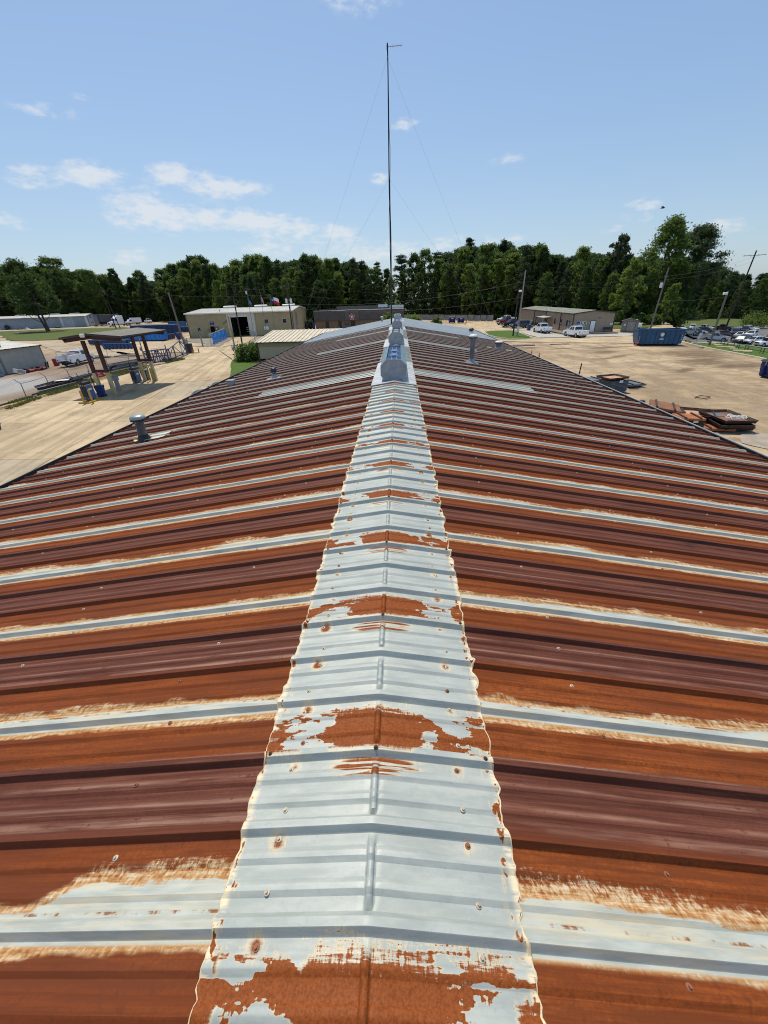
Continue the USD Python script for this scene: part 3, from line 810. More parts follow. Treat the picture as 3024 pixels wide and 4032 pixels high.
def long_building():
    b = thing('metal_roofed_shed', 'long low metal shed whose rusted ribbed roof fills the foreground', 'building')
    # sheet borders lie on the crest of the third rib of each sheet
    first = RIB0 + 2 * RIB - PERIOD
    k0, k1 = math.floor((ROOF_Y0 - first) / PERIOD), math.ceil((ROOF_Y1 - first) / PERIOD)
    rng = np.random.default_rng(5)
    for side, slope in ((-1, SLOPE_L), (1, SLOPE_R)):
        for k in range(k0, k1):
            y0, y1 = max(first + k * PERIOD, ROOF_Y0), min(first + (k + 1) * PERIOD + .024, ROOF_Y1)
            if y1 - y0 < .08:
                continue
            yc = (y0 + y1) / 2
            sky_light = k in (13, 24, 32)
            new = yc > 34.3
            near = yc < 12
            lap = 4.45 if side < 0 else 4.35
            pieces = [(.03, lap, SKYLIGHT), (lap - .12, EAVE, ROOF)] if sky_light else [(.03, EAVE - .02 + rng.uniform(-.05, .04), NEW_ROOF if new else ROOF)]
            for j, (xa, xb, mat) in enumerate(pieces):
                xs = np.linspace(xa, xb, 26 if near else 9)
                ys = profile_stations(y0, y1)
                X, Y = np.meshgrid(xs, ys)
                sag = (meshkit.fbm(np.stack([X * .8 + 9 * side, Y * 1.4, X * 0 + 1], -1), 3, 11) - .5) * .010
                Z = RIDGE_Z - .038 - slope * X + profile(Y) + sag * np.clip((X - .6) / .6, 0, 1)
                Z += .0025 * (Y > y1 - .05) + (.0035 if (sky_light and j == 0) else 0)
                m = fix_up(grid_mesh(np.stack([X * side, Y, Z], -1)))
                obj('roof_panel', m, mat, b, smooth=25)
    # ridge cap, one formed piece per sheet
    xs = np.array([.578, .565, .54, .48, .40, .30, .20, .10, .05, .032, .022, .016, .013, .010, .006, .003])
    xs = np.concatenate([-xs, [0.0], xs[::-1]])
    for k in range(k0, k1):
        y0, y1 = max(first + k * PERIOD, ROOF_Y0), min(first + (k + 1) * PERIOD + .020, ROOF_Y1)
        if y1 - y0 < .08:
            continue
        ys = profile_stations(y0, y1)
        if y0 < 9:
            ys = np.unique(np.round(np.concatenate([ys, np.arange(y0, y1, .02)]), 5))
        X, Y = np.meshgrid(xs, ys)
        ax = np.abs(X)
        slope = np.where(X < 0, SLOPE_L, SLOPE_R)
        soft = np.sqrt(ax ** 2 + .012 ** 2) - .012
        Z = RIDGE_Z - .032 - slope * soft + profile(Y)
        r = (Y - RIB0) % RIB
        on = np.clip((r - .040) / .012, 0, 1) * np.clip((RIB - .062 - r) / .012, 0, 1)
        dent = np.interp((r * 1000) % 52, [0, 3, 6, 52], [.8, .8, 1, 1])
        Z += on * dent * np.sqrt(np.clip(.0155 ** 2 - X ** 2, 0, None)) * .95
        gr = np.exp(-((ax - .022) / .006) ** 2) * on * .004          # crease beside the bead
        Z -= gr
        Z -= np.exp(-(X / .014) ** 2) * np.exp(-((r - .030) / .008) ** 2) * .014
        edge = (meshkit.noise(np.stack([Y * 14, X * 0 + np.sign(X) * 3, X * 0], -1), 4) - .5) * .028 + (meshkit.noise(np.stack([Y * 45, X * 0 + np.sign(X) * 3, X * 0 + 4], -1), 6) - .5) * .012
        far = np.clip((ax - .53) / .04, 0, 1)
        X2 = X + np.sign(X) * edge * far
        Z += .002 + .0025 * (Y > y1 - .04) + far * (meshkit.noise(np.stack([Y * 22, np.sign(X) * 5, X * 0], -1), 8) - .4) * .006
        cap = obj('ridge_cap', fix_up(grid_mesh(np.stack([X2, Y, Z], -1))), CAP if yc_old(y0) else NEW_ROOF, b, smooth=35)
        if y0 < 3.6:
            for q in range(3):
                ry = y0 + q * RIB
                for off in (-.055, .075):
                    for s in (-1, 1):
                        y = ry + off + rng.uniform(-.015, .015)
                        if not (y0 + .03 < y < y1 - .05):
                            y = y + RIB * 3 if y < y0 + .03 else y
                            if y > y1 - .03:
                                continue
                        x = s * (.405 + rng.uniform(-.02, .02))
                        obj('screw', screw_at(x, y, rng), SCREW if rng.random() < .75 else RUSTY2, cap)
    # the sealant squeezed out along both edges of the cap
    for s, slope in ((-1, SLOPE_L), (1, SLOPE_R)):
        ys = np.unique(np.concatenate([np.arange(ROOF_Y0, 9, .012), np.arange(9, 34.2, .06)]))
        e = (meshkit.noise(np.stack([ys * 14, ys * 0 + s * 3, ys * 0], -1), 4) - .5) * .028 + (meshkit.noise(np.stack([ys * 45, ys * 0 + s * 3, ys * 0 + 4], -1), 6) - .5) * .012
        r = .0035 + .013 * np.clip(meshkit.noise(np.stack([ys * 11, ys * 0 + s, ys * 0], -1), 9) - .30, 0, 1) ** 1.3
        x = s * (.581 + e * 1.0)
        z = RIDGE_Z - .036 - slope * np.abs(x) + profile(ys)
        obj('sealant', tube(np.column_stack([x, ys, z]), r, 6), SEAL, b, smooth=True)
    # screws of the sheets, and the remaining screws of the cap
    many = []
    for s, slope in ((-1, SLOPE_L), (1, SLOPE_R)):
        for k in range(-6, 32):
            y = RIB0 + k * RIB - .075
            for x in (1.25, 2.75, 4.25, 5.75, 7.2):
                if rng.random() < (.85 if y < 8 else .4):
                    sc = screw_at(s * (x + rng.uniform(-.12, .12)), y + rng.uniform(-.02, .02), rng)
                    if y < 4.0 and x < 4:
                        obj('screw', sc, SCREW if rng.random() < .45 else RUSTY2, b)
                    else:
                        many.append(sc)
        for k in range(12, 34):
            for off in (-.055, .075):
                many.append(screw_at(s * .405, RIB0 + k * RIB + off, rng))
        for k in range(-3, 12):
            if k % 3 == 2:
                obj('screw', screw_at(s * .545, RIB0 + k * RIB, rng), RUST_DARK, b)
    for k in range(-1, 12, 3):
        obj('screw', screw_at(0.0, RIB0 + k * RIB - .006, rng), RUST_DARK, b)
    obj('distant_screws', cat(many), SCREW, b, kind='stuff')
    # eaves: trim, gutter with its bright lip; walls under the roof
    for s, slope in ((-1, SLOPE_L), (1, SLOPE_R)):
        ze = RIDGE_Z - .04 - slope * EAVE
        obj('gutter', cat([bx(s * (EAVE - .12), s * (EAVE + .21), ROOF_Y0, ROOF_Y1, ze - .15, ze - .13), bx(s * (EAVE - .14), s * (EAVE - .12), ROOF_Y0, ROOF_Y1, ze - .15, ze - .03),
                           bx(s * (EAVE + .21), s * (EAVE + .225), ROOF_Y0, ROOF_Y1, ze - .15, ze - .022)]), BROWN_TRIM, b)
        obj('gutter_lip', bx(s * (EAVE + .203), s * (EAVE + .232), ROOF_Y0, ROOF_Y1, ze - .022, ze + .002), GALV if s > 0 else BROWN_TRIM, b)
        obj('side_wall', bx(s * (EAVE - .22), s * (EAVE - .10), ROOF_Y0 + .1, ROOF_Y1 - .15, 0, ze - .10), TAN_WALL, b)
    gable = [(-EAVE + .23, 0), (EAVE - .23, 0), (EAVE - .23, RIDGE_Z - .2 - SLOPE_R * EAVE), (0, RIDGE_Z - .16), (-EAVE + .23, RIDGE_Z - .2 - SLOPE_L * EAVE)]
    obj('end_wall', prism_xz(gable, ROOF_Y1 - .30, ROOF_Y1 - .20), TAN_WALL, b)
    for s, slope in ((-1, SLOPE_L), (1, SLOPE_R)):
        m = bx(0, EAVE, -.06, .06, -.10, .0)
        v = np.array(m.vertices); v[:, 2] -= slope * v[:, 0]; v[:, 0] *= s
        m = trimesh.Trimesh(v + (0, ROOF_Y1 + .06, RIDGE_Z + .005), m.faces if s > 0 else m.faces[:, ::-1], process=False)
        obj('rake_trim', m, OFFWHITE, b)
    return b


def yc_old(y0):
    return y0 < 34.0


SCREW = pm('zinc_screw', (.40, .35, .27), .55, .1, .2, 30.)
_hex = trimesh.creation.cylinder(radius=.0058, height=.007, sections=6)
_hex.apply_translation((0, 0, .0085))
_wash = lathe([(.0, .0), (.0125, .0005), (.0115, .004), (.006, .0055), (.0, .0056)], 14)
SCREW_MESH = cat([_wash, _hex])


def screw_at(x, y, rng):
    slope = SLOPE_L if x < 0 else SLOPE_R
    m = SCREW_MESH.copy()
    m.apply_transform(trimesh.transformations.rotation_matrix(rng.uniform(0, 1), [0, 0, 1]))
    m.apply_transform(trimesh.transformations.rotation_matrix(math.atan(slope) * (1 if x > 0 else -1), [0, 1, 0]))
    base = RIDGE_Z - (.030 if abs(x) < .57 else .038)
    m.apply_translation((x, y, base - slope * abs(x) + float(profile(y)) + .001))
    return m


long_building()


def roof_z(x):
    return RIDGE_Z - .038 - (SLOPE_L if x < 0 else SLOPE_R) * abs(x)


def flashing(parent, w, l, mat, z=.0):
    """a sheet of flashing laid on the ribs, following the slope"""
    return None


# ------------------------------------------------------------------ ridge ventilators
def ridge_vent(y0, ln, label, screen, wing):
    t = thing('ridge_vent', label, 'roof vent', (-.03, y0, RIDGE_Z - .005))
    W, H = .345, .50
    octo = [(-.26, 0), (.26, 0), (W, .11), (W, .355), (.20, H), (-.20, H), (-W, .355), (-W, .11)]
    obj('end_plate', prism_xz(octo, 0, .012), GALV_DARK, t)
    obj('end_plate', prism_xz(octo, ln - .012, ln), GALV_DARK, t)
    obj('plate_rim', cat([cyl((octo[i][0], -.004, octo[i][1]), (octo[(i + 1) % 8][0], -.004, octo[(i + 1) % 8][1]), .008, n=6) for i in range(8)]), GALV, t)
    for s in (-1, 1):
        obj('wing', cat([prism_xz([(s * W, .11), (s * (W - .006), .11), (s * (W - .006), .355), (s * W, .355)][::s], .012, ln - .012),
                         prism_xz([(s * W, .355), (s * (W - .008), .352), (s * .195, H - .003), (s * .20, H + .004)][::s], .012, ln - .012)]), wing, t)
        obj('throat', prism_xz([(s * .22, 0), (s * .20, 0), (s * .15, .30), (s * .16, .31)][::s], .012, ln - .012), screen, t)
        sl = SLOPE_L if s < 0 else SLOPE_R
        obj('skirt', prism_xz([(0.0, .0), (s * .60, -sl * .60 - .0), (s * .60, -sl * .60 + .012), (0, .012)][::s], -.32, ln + .1), GALV, t)
    obj('screen', bx(-.195, .195, .012, ln - .012, H - .075, H - .065), screen, t)
    n = int(ln / .28)
    for i in range(1, n):
        obj('screen_bar', bx(-.196, .196, ln * i / n - .008, ln * i / n + .008, H - .062, H - .045), GALV_DARK, t)
    for x in (-.07, .07):
        obj('screen_bar', bx(x - .006, x + .006, .012, ln - .012, H - .064, H - .052), GALV_DARK, t)
    for i, yy in enumerate((.32, .62)):
        if yy * 3 < ln:
            obj('damper', prism_xz([(-.12, H - .058), (.12, H - .058), (.06, H - .03), (-.06, H - .03)], ln * yy, ln * yy + .5), PUMP_BLUE if screen is not GALV_DARK else GALV_DARK, t)
    return t


VENT_BLUE = pm('blue_vent_screen', (.035, .12, .26), .35, .2, .2, 6.)
VENT_WING = pm('blue_tinted_wing', (.30, .42, .52), .3, .5, .15, 2.)
ridge_vent(10.83, 3.5, 'nearest octagonal ridge vent, with a blue screened top', VENT_BLUE, VENT_WING)
ridge_vent(19.6, 3.3, 'second octagonal ridge vent, grey, just behind the blue-topped one', GALV_DARK, GALV)
ridge_vent(30.0, 3.0, 'third octagonal ridge vent, grey, beside the foot of the mast', GALV_DARK, GALV)
ridge_vent(41.2, 2.8, 'farthest and smallest ridge vent, on the pale new roof sheets', GALV_DARK, GALV)


def patch_sheet(x0, x1, y0, y1, seed):
    """a scrap of flashing hammered over the ribs"""
    xs = np.linspace(x0, x1, 14)
    ys = profile_stations(y0, y1)
    X, Y = np.meshgrid(xs, ys)
    e = (meshkit.noise(np.stack([Y * 9, X * 9, X * 0], -1), seed) - .5)
    Z = np.array([[roof_z(v) for v in xs]] * len(ys)) + profile(Y) * .9 + .008 + e * .008
    X = X + (meshkit.noise(np.stack([Y * 14, X * 0, X * 0 + 2], -1), seed) - .5) * .10 * (np.abs(X - (x0 + x1) / 2) / abs(x1 - x0) * 2) ** 2
    return fix_up(grid_mesh(np.stack([X, Y, Z], -1)))


def cap_dome(r, z, h=.10):
    return lathe([(0, z - .01), (r * .70, z - .01), (r, z), (r * 1.02, z + h * .25), (r * .98, z + h * .55), (r * .82, z + h * .85), (r * .4, z + h), (0, z + h * 1.02)], 28)


def vent_pipe(x, y, r, h, label, capr, body, capmat, caph=.10, mat2=None):
    zb = roof_z(x)
    t = thing('vent_pipe', label, 'vent pipe', (x, y, zb))
    obj('pipe', lathe([(r, -.05), (r, h)], 24), body, t, smooth=50)
    obj('boot', lathe([(r * 1.75, -.04), (r * 1.6, .03), (r * 1.18, .12), (r * 1.02, .16)], 24), GALV_DARK if mat2 is None else mat2, t, smooth=50)
    obj('collar', lathe([(r * 1.0, h - .05), (r * 1.06, h - .05), (r * 1.06, h), (r * .9, h)], 24), OFFWHITE, t, smooth=40)
    obj('rain_cap', cap_dome(capr, h + .015, caph), capmat, t, smooth=45)
    obj('cap_skirt', lathe([(capr * .96, h - .035), (capr * 1.02, h - .03), (capr * 1.03, h + .02), (capr * .98, h + .02)], 28), BLACK, t, smooth=45)
    for a in range(3):
        an = a * 2.1 + .4
        obj('cap_strap', bx(-.012, .012, -.003, .003, h - .08, h + .02).apply_transform(trimesh.transformations.translation_matrix((r * 1.04 * math.cos(an), r * 1.04 * math.sin(an), 0))), GALV, t)
    return t


vent_pipe(-6.3, 9.14, .10, .53, 'grey vent pipe with a pale domed cap near the left eave', .17, pm('grey_vent_pipe', (.075, .082, .088), .5, .2, .15, 3.), pm('pale_blue_cap', (.30, .33, .33), .35, .3, .12, 4.), .10, BLACK)
solo('flashing_sheet', patch_sheet(-6.30, -5.75, 9.0, 9.62, 2), pm('pale_flashing', (.56, .56, .48), .45, .2, .12, 4.), 'pale flashing sheet at the foot of the left vent pipe', 'flashing', smooth=30)
solo('flashing_scrap', patch_sheet(-6.66, -6.40, 9.02, 9.30, 5), SEAL, 'small crumpled cream flashing scrap left of the left vent pipe', 'flashing', smooth=30)
vent_pipe(-5.02, 16.38, .07, .27, 'short black vent pipe on the left slope', .125, BLACK, pm('dark_blue_cap', (.03, .04, .07), .3, .3), .12)
solo('flashing_sheet', patch_sheet(-5.3, -4.75, 16.15, 16.55, 7), GALV, 'crumpled flashing round the short black vent pipe', 'flashing', smooth=30)
vent_pipe(3.17, 17.44, .10, .97, 'tall slender grey vent pipe on the right slope', .17, pm('grey_vent_pipe2', (.12, .13, .14), .5, .2, .15, 3.), OFFWHITE, .10)
solo('flashing_sheet', patch_sheet(2.9, 3.45, 17.2, 17.7, 9), GALV, 'pale flashing round the foot of the tall grey vent pipe', 'flashing', smooth=30)
vent_pipe(6.37, 26.46, .17, .36, 'short wide vent stack with a white cap near the right eave', .24, pm('banded_vent_stack', (.12, .13, .14), .5, .2, .3, 3.), OFFWHITE, .10)
solo('flashing_scrap', patch_sheet(5.6, 5.95, 26.2, 26.5, 11), SEAL, 'cream sealant scrap left of the wide right-hand vent stack', 'flashing', smooth=30)
solo('flashing_scrap', patch_sheet(6.8, 7.2, 26.2, 26.45, 13), SEAL, 'cream sealant scrap right of the wide right-hand vent stack', 'flashing', smooth=30)
vent_pipe(-1.7, 45.5, .09, .38, 'small white-topped vent on the pale far end of the roof', .15, GALV_DARK, OFFWHITE, .10)


def turbine():
    t = thing('roof_turbine', 'dark round turbine vent on the far right of the pale roof', 'roof vent', (6.9, 40.2, roof_z(6.9)))
    obj('base', lathe([(.20, -.04), (.17, .14)], 20), GALV_DARK, t, smooth=50)
    fins = []
    for a in np.arange(18) / 18 * 2 * np.pi:
        pr = [(.17 + .07 * math.sin(math.pi * u), .14 + .22 * u) for u in np.linspace(0, 1, 6)]
        P = np.array([[(r * math.cos(a + d), r * math.sin(a + d), z) for d in (0, .25)] for r, z in pr])
        fins.append(fix_up(grid_mesh(P)))
    for f in fins:
        obj('fin', f, BLACK, t)
    obj('crown', lathe([(.18, .355), (.10, .40), (0, .41)], 18), BLACK, t, smooth=50)


turbine()
b_ = thing('roof_hatch_box', 'small grey flat box vent on the left eave below the grass', 'roof vent', (-7.03, 16.73, roof_z(-7.03)))
obj('box', rbox((0, 0, .09), (.26, .26, .22), .015), GREY, b_)
obj('lid', rbox((0, 0, .205), (.30, .30, .025), .008), GREY, b_)


# ------------------------------------------------------------------ mast with aerial and guy wires
def mast():
    x, y, zb, zt = -.50, 36.0, roof_z(-.5), 21.9
    t = thing('radio_mast', 'tall thin guyed radio mast with a small aerial on top', 'mast', (0, 0, 0))
    zs = np.linspace(zb, zt, 12)
    obj('pole', tube(np.column_stack([x + .02 * np.sin(zs * .7), np.full(12, y), zs]), np.interp(zs, [zb, zt], [.065, .036]), 8), BLACK, t, smooth=True)
    for ph, rr in ((0.4, .055), (2.2, .045)):
        z2 = np.linspace(zb + .2, zt - .35, 60)
        off = rr + .05 * np.clip(np.sin(z2 * 1.1 + ph), 0, 1)
        obj('coax_cable', tube(np.column_stack([x + off * np.cos(ph + .25 * z2) * .9, y + off * np.sin(ph + .25 * z2) * .9 - .03, z2]), .011, 5), CABLE, t, smooth=True)
    obj('base_plate', bx(x - .12, x + .12, y - .12, y + .12, zb - .02, zb + .05), GALV_DARK, t)
    obj('clamp', cyl((x, y, zt - .30), (x, y, zt - .08), .05, n=10), BLACK, t)
    obj('boom', cyl((x, y, zt - .17), (x + .95, y + .1, zt - .10), .016, n=6), GREY, t)
    for i in range(9):
        u = .1 + .83 * i / 8
        c = np.array([x + u, y + .1 * u, zt - .17 + .075 * u])
        obj('element', cyl(c - (0, 0, .07), c + (0, 0, .07), .005, n=5), GREY, t)
    for zz in (21.25, 15.2):
        obj('guy_ring', cyl((x, y, zz - .03), (x, y, zz + .03), .045, n=10), GALV_DARK, t)
        for s, ax, ay in ((-1, -8.1, 32.4), (1, 8.1, 33.4)):
            obj('guy_wire', tube(catenary((x, y, zz), (ax, ay, RIDGE_Z - (SLOPE_L if s < 0 else SLOPE_R) * 8.1), .12, 9), .0034, 4), GUY, t)


mast()
pts = [(-.45, 35.9, RIDGE_Z + .05), (-.8, 35.2, roof_z(-.8) + .06), (-1.6, 35.3, roof_z(-1.6) + .05), (-2.4, 34.7, roof_z(-2.4) + .05), (-3.3, 34.9, roof_z(-3.3) + .05), (-4.3, 34.6, roof_z(-4.3) + .05), (-5.6, 34.8, roof_z(-5.6) + .05),
       (-7.0, 34.4, roof_z(-7) + .05), (-8.2, 34.3, roof_z(-8.2) + .06), (-8.34, 34.3, 4.0), (-8.36, 34.3, 2.8)]
solo('cable', tube(pts, .022, 6), CABLE, 'black cable running from the mast foot across the pale roof edge', 'cable', smooth=True)
pts = [(3.4, 17.3, roof_z(3.4) + .03), (4.2, 17.6, roof_z(4.2) + .03), (5.4, 17.0, roof_z(5.4) + .03), (6.6, 16.2, roof_z(6.6) + .03), (8.1, 15.6, roof_z(8.1) + .03)]
solo('roof_wire', tube(pts, .009, 5), CABLE, 'thin dark wire lying across the right slope below the tall vent pipe', 'cable')

# ------------------------------------------------------------------ vehicles: local +x is forward, wheels on z = 0
def arch(cx, r, n=10):
    a = np.linspace(math.pi, 0, n)
    return [(cx + r * math.cos(t), .34 + r * math.sin(t)) for t in a]


def wheel_set(t, xs, track, r, rim=None):
    for x in xs:
        for s in (-1, 1):
            w = lathe([(r * .62, -.11), (r * .97, -.115), (r, -.08), (r, .08), (r * .97, .115), (r * .62, .11)], 20)
            w = rot(w, 90, [1, 0, 0]); w.apply_translation((x, s * track, r))
            wh = obj('wheel', w, TYRE, t, smooth=40)
            d = rot(lathe([(0, .02), (r * .2, .045), (r * .28, .03), (r * .60, .075), (r * .64, .09)], 14), 90 if s < 0 else -90, [1, 0, 0])
            d.apply_translation((x, s * (track + .005), r))
            obj('rim', d, rim or RIM, wh, smooth=40)


def pane_prism(poly, zb, hb, zt, ht, grow=.006):
    return prism_xz(poly, 0, 0, (zb, hb + grow, zt, ht + grow))


def vehicle(name, label, category, loc, rz, kind, col, group=None, dark_top=False, rim=None, cab=None):
    t = thing(name, label, category, loc, rz, group)
    dark = GLASS
    if kind == 'pickup':
        L, W, zt, belt, r = 5.85, .98, 1.92, 1.24, .40
        fx, rx = 1.90, -1.78
        low = [(2.90, .52), (2.93, .78), (2.86, 1.02), (2.60, 1.12), (1.35, 1.22), (-.92, belt), (-.92, .50)] + [(p[0], p[1]) for p in []]
        body = sg.Polygon([(2.88, .48), (2.93, .78), (2.88, 1.04), (2.55, 1.13), (1.32, 1.22), (-.93, belt + .01), (-.93, .46), (fx - .55, .40)]).difference(sg.Point(fx, r).buffer(.50, 12))
        obj('body', prism_xz(body, 0, 0, (.4, W, 1.26, W - .07)), col, t)
        side = sg.Polygon([(-.96, .48), (-.96, belt), (-2.84, belt + .02), (-2.88, .55)]).difference(sg.Point(rx, r).buffer(.50, 12))
        bed = [prism_xz(side, W - .09, W - .005), prism_xz(side, -W + .005, -W + .09), bx(-2.86, -.98, -W + .05, W - .05, .62, .70), bx(-1.02, -.96, -W + .05, W - .05, .6, belt)]
        obj('bed', cat(bed), col, t)
        tg = obj('tailgate', cat([rbox((-2.87, 0, .95), (.07, 2 * W - .18, .56), .02)]), col, t)
        obj('handle', rbox((-2.915, 0, 1.12), (.02, .28, .05), .006), BLACK, tg)
        obj('rear_bumper', rbox((-2.95, 0, .55), (.16, 2 * W - .1, .17), .03), CHROME if not dark_top else BLACK, t)
        obj('front_bumper', rbox((2.93, 0, .56), (.14, 2 * W - .08, .22), .04), col if kind != 'pickup' else CHROME, t)
        obj('grille', rbox((2.935, 0, .88), (.05, 1.15, .28), .02), BLACK, t)
        g0, g1 = (-.90, belt - .02), (1.28, 1.20)
        roofp = [(-.90, belt - .02), (-.74, zt - .03), (-.60, zt), (.48, zt + .01), (.62, zt - .03), (1.30, 1.19)]
        hb, ht = W - .075, W - .26
        sidew = [[(-.70, 1.29), (-.60, 1.82), (-.08, 1.84), (-.08, 1.28)], [(0.0, 1.28), (0.0, 1.84), (.48, 1.82), (1.02, 1.27)]]
        wsh = [(.66, 1.85), (1.245, 1.24), (1.275, 1.24), (.69, 1.88)]
        rwin = [(-.905, 1.33), (-.80, 1.80), (-.775, 1.83), (-.88, 1.33)]
    elif kind == 'suv':
        L, W, zt, belt, r = 4.75, .95, 1.76, 1.08, .37
        fx, rx = 1.42, -1.38
        body = sg.Polygon([(2.32, .42), (2.38, .70), (2.30, .92), (2.05, 1.02), (1.15, 1.08), (-2.25, 1.12), (-2.36, .95), (-2.36, .50), (-2.30, .40), (0, .32)]).difference(sg.Point(fx, r).buffer(.46, 12)).difference(sg.Point(rx, r).buffer(.46, 12))
        obj('body', prism_xz(body, 0, 0, (.35, W, 1.12, W - .06)), col, t)
        roofp = [(-2.26, belt), (-2.08, zt - .08), (-1.9, zt - .01), (.05, zt), (.30, zt - .05), (1.16, belt - .02)]
        hb, ht = W - .065, W - .25
        sidew = [[(-2.0, 1.16), (-1.85, 1.62), (-1.25, 1.66), (-1.20, 1.15)], [(-1.12, 1.15), (-1.15, 1.66), (-.40, 1.68), (-.38, 1.14)], [(-.30, 1.14), (-.32, 1.68), (.18, 1.64), (.86, 1.12)]]
        wsh = [(.34, 1.68), (1.09, 1.10), (1.125, 1.10), (.375, 1.71)]
        rwin = [(-2.265, 1.16), (-2.115, 1.60), (-2.09, 1.62), (-2.24, 1.16)]
        obj('rear_bumper', rbox((-2.38, 0, .52), (.12, 2 * W - .1, .22), .04), col, t)
        obj('front_bumper', rbox((2.36, 0, .50), (.12, 2 * W - .1, .24), .05), BLACK, t)
        obj('grille', rbox((2.375, 0, .76), (.04, 1.0, .16), .02), BLACK, t)
    else:
        L, W, zt, belt, r = 4.7, .90, 1.45, .90, .33
        fx, rx = 1.42, -1.36
        body = sg.Polygon([(2.28, .36), (2.36, .58), (2.28, .74), (1.95, .84), (1.0, .92), (-1.55, .97), (-2.20, .98), (-2.36, .84), (-2.36, .44), (0, .26)]).difference(sg.Point(fx, r).buffer(.42, 12)).difference(sg.Point(rx, r).buffer(.42, 12))
        obj('body', prism_xz(body, 0, 0, (.3, W, .98, W - .05)), col, t)
        roofp = [(-1.75, belt + .04), (-1.05, zt - .03), (-.75, zt), (.15, zt), (.38, zt - .04), (1.12, belt - .01)]
        hb, ht = W - .06, W - .25
        sidew = [[(-1.40, 1.0), (-.95, 1.34), (-.42, 1.38), (-.42, .98)], [(-.34, .98), (-.34, 1.38), (.18, 1.36), (.84, .95)]]
        wsh = [(.41, 1.38), (1.06, .93), (1.095, .93), (.44, 1.41)]
        rwin = [(-1.68, 1.0), (-1.10, 1.38), (-1.06, 1.40), (-1.64, 1.0)]
        obj('rear_bumper', rbox((-2.34, 0, .48), (.12, 2 * W - .1, .22), .04), col, t)
        obj('front_bumper', rbox((2.32, 0, .44), (.12, 2 * W - .1, .22), .05), col, t)
        obj('grille', rbox((2.335, 0, .62), (.04, .9, .10), .02), BLACK, t)
    tp = (belt, hb, zt, ht)
    obj('cab' if kind == 'pickup' else 'cabin', prism_xz(roofp, 0, 0, tp), cab or col, t)
    for s in sidew:
        obj('side_window', pane_prism(s, *tp), dark, t)
    obj('windshield', prism_xz(wsh, 0, 0, (belt, hb - .10, zt, ht - .04)), dark, t)
    obj('rear_window', prism_xz(rwin, 0, 0, (belt, hb - .14, zt, ht - .08)), dark, t)
    xf, xr = max(p[0] for p in body.exterior.coords), -2.90 if kind == 'pickup' else -2.37
    for s in (-1, 1):
        obj('headlight', rbox((xf - .06, s * (W - .22), belt - .34 if kind == 'pickup' else belt - .24), (.12, .30, .17), .04), LAMP, t)
        obj('tail_light', rbox((xr + .04, s * (W - .09), belt - .22), (.10, .13, .34 if kind == 'pickup' else .16), .03), TAIL, t)
        obj('mirror', rbox((xf - 1.75 if kind == 'pickup' else xf - 1.35, s * (W + .10), belt + .10), (.12, .20, .17), .04), col, t)
        obj('door_handle', rbox((.12 - .55, s * (W - .055), belt - .14), (.18, .03, .03), .008), BLACK, t)
    wheel_set(t, (fx, rx), W - .13, r, rim)
    obj('underbody', bx(-L / 2 + .3, L / 2 - .3, -W + .25, W - .25, .22, .5), BLACK, t)
    return t


def cart(t, w=.60, d=.66, h=1.05, mat=None):
    """a wheeled roll-out bin, its back towards -x"""
    m = mat or BIN_BLUE
    a, b = .40, .5
    V = []
    for z, k in ((0.06, .72), (h, 1.0)):
        V += [(-d / 2 * k - (0 if k == 1 else -.04), -w / 2 * k, z), (d / 2 * k, -w / 2 * k, z), (d / 2 * k, w / 2 * k, z), (-d / 2 * k + (0 if k == 1 else .04), w / 2 * k, z)]
    obj('tub', trimesh.convex.convex_hull(np.array(V)), m, t)
    obj('rim', rbox((0, 0, h), (d + .06, w + .05, .05), .015), m, t)
    lid = obj('lid', cat([rbox((.02, 0, h + .055), (d + .04, w + .04, .06), .025), rbox((.05, 0, h + .085), (d - .2, w - .16, .03), .01)]), m, t)
    obj('handle', cyl((-d / 2 - .07, -w / 2 + .05, h + .0), (-d / 2 - .07, w / 2 - .05, h + .0), .018), m, t)
    for s in (-1, 1):
        wl = cyl((-d / 2 + .10, s * (w / 2 - .06) - .03, .11), (-d / 2 + .10, s * (w / 2 - .06) + .03, .11), .11, n=14)
        obj('wheel', wl, TYRE, t)
    return t


def cone(label, loc, group=None):
    t = thing('traffic_cone', label, 'traffic cone', loc, 0, group)
    obj('base', rbox((0, 0, .02), (.36, .36, .04), .01), CONE, t)
    obj('body', lathe([(.14, .04), (.035, .70), (.03, .71), (0, .71)], 16), CONE, t, smooth=40)
    obj('band', lathe([(.083, .36), (.061, .48)], 16), WHITE, t, smooth=40)
    return t


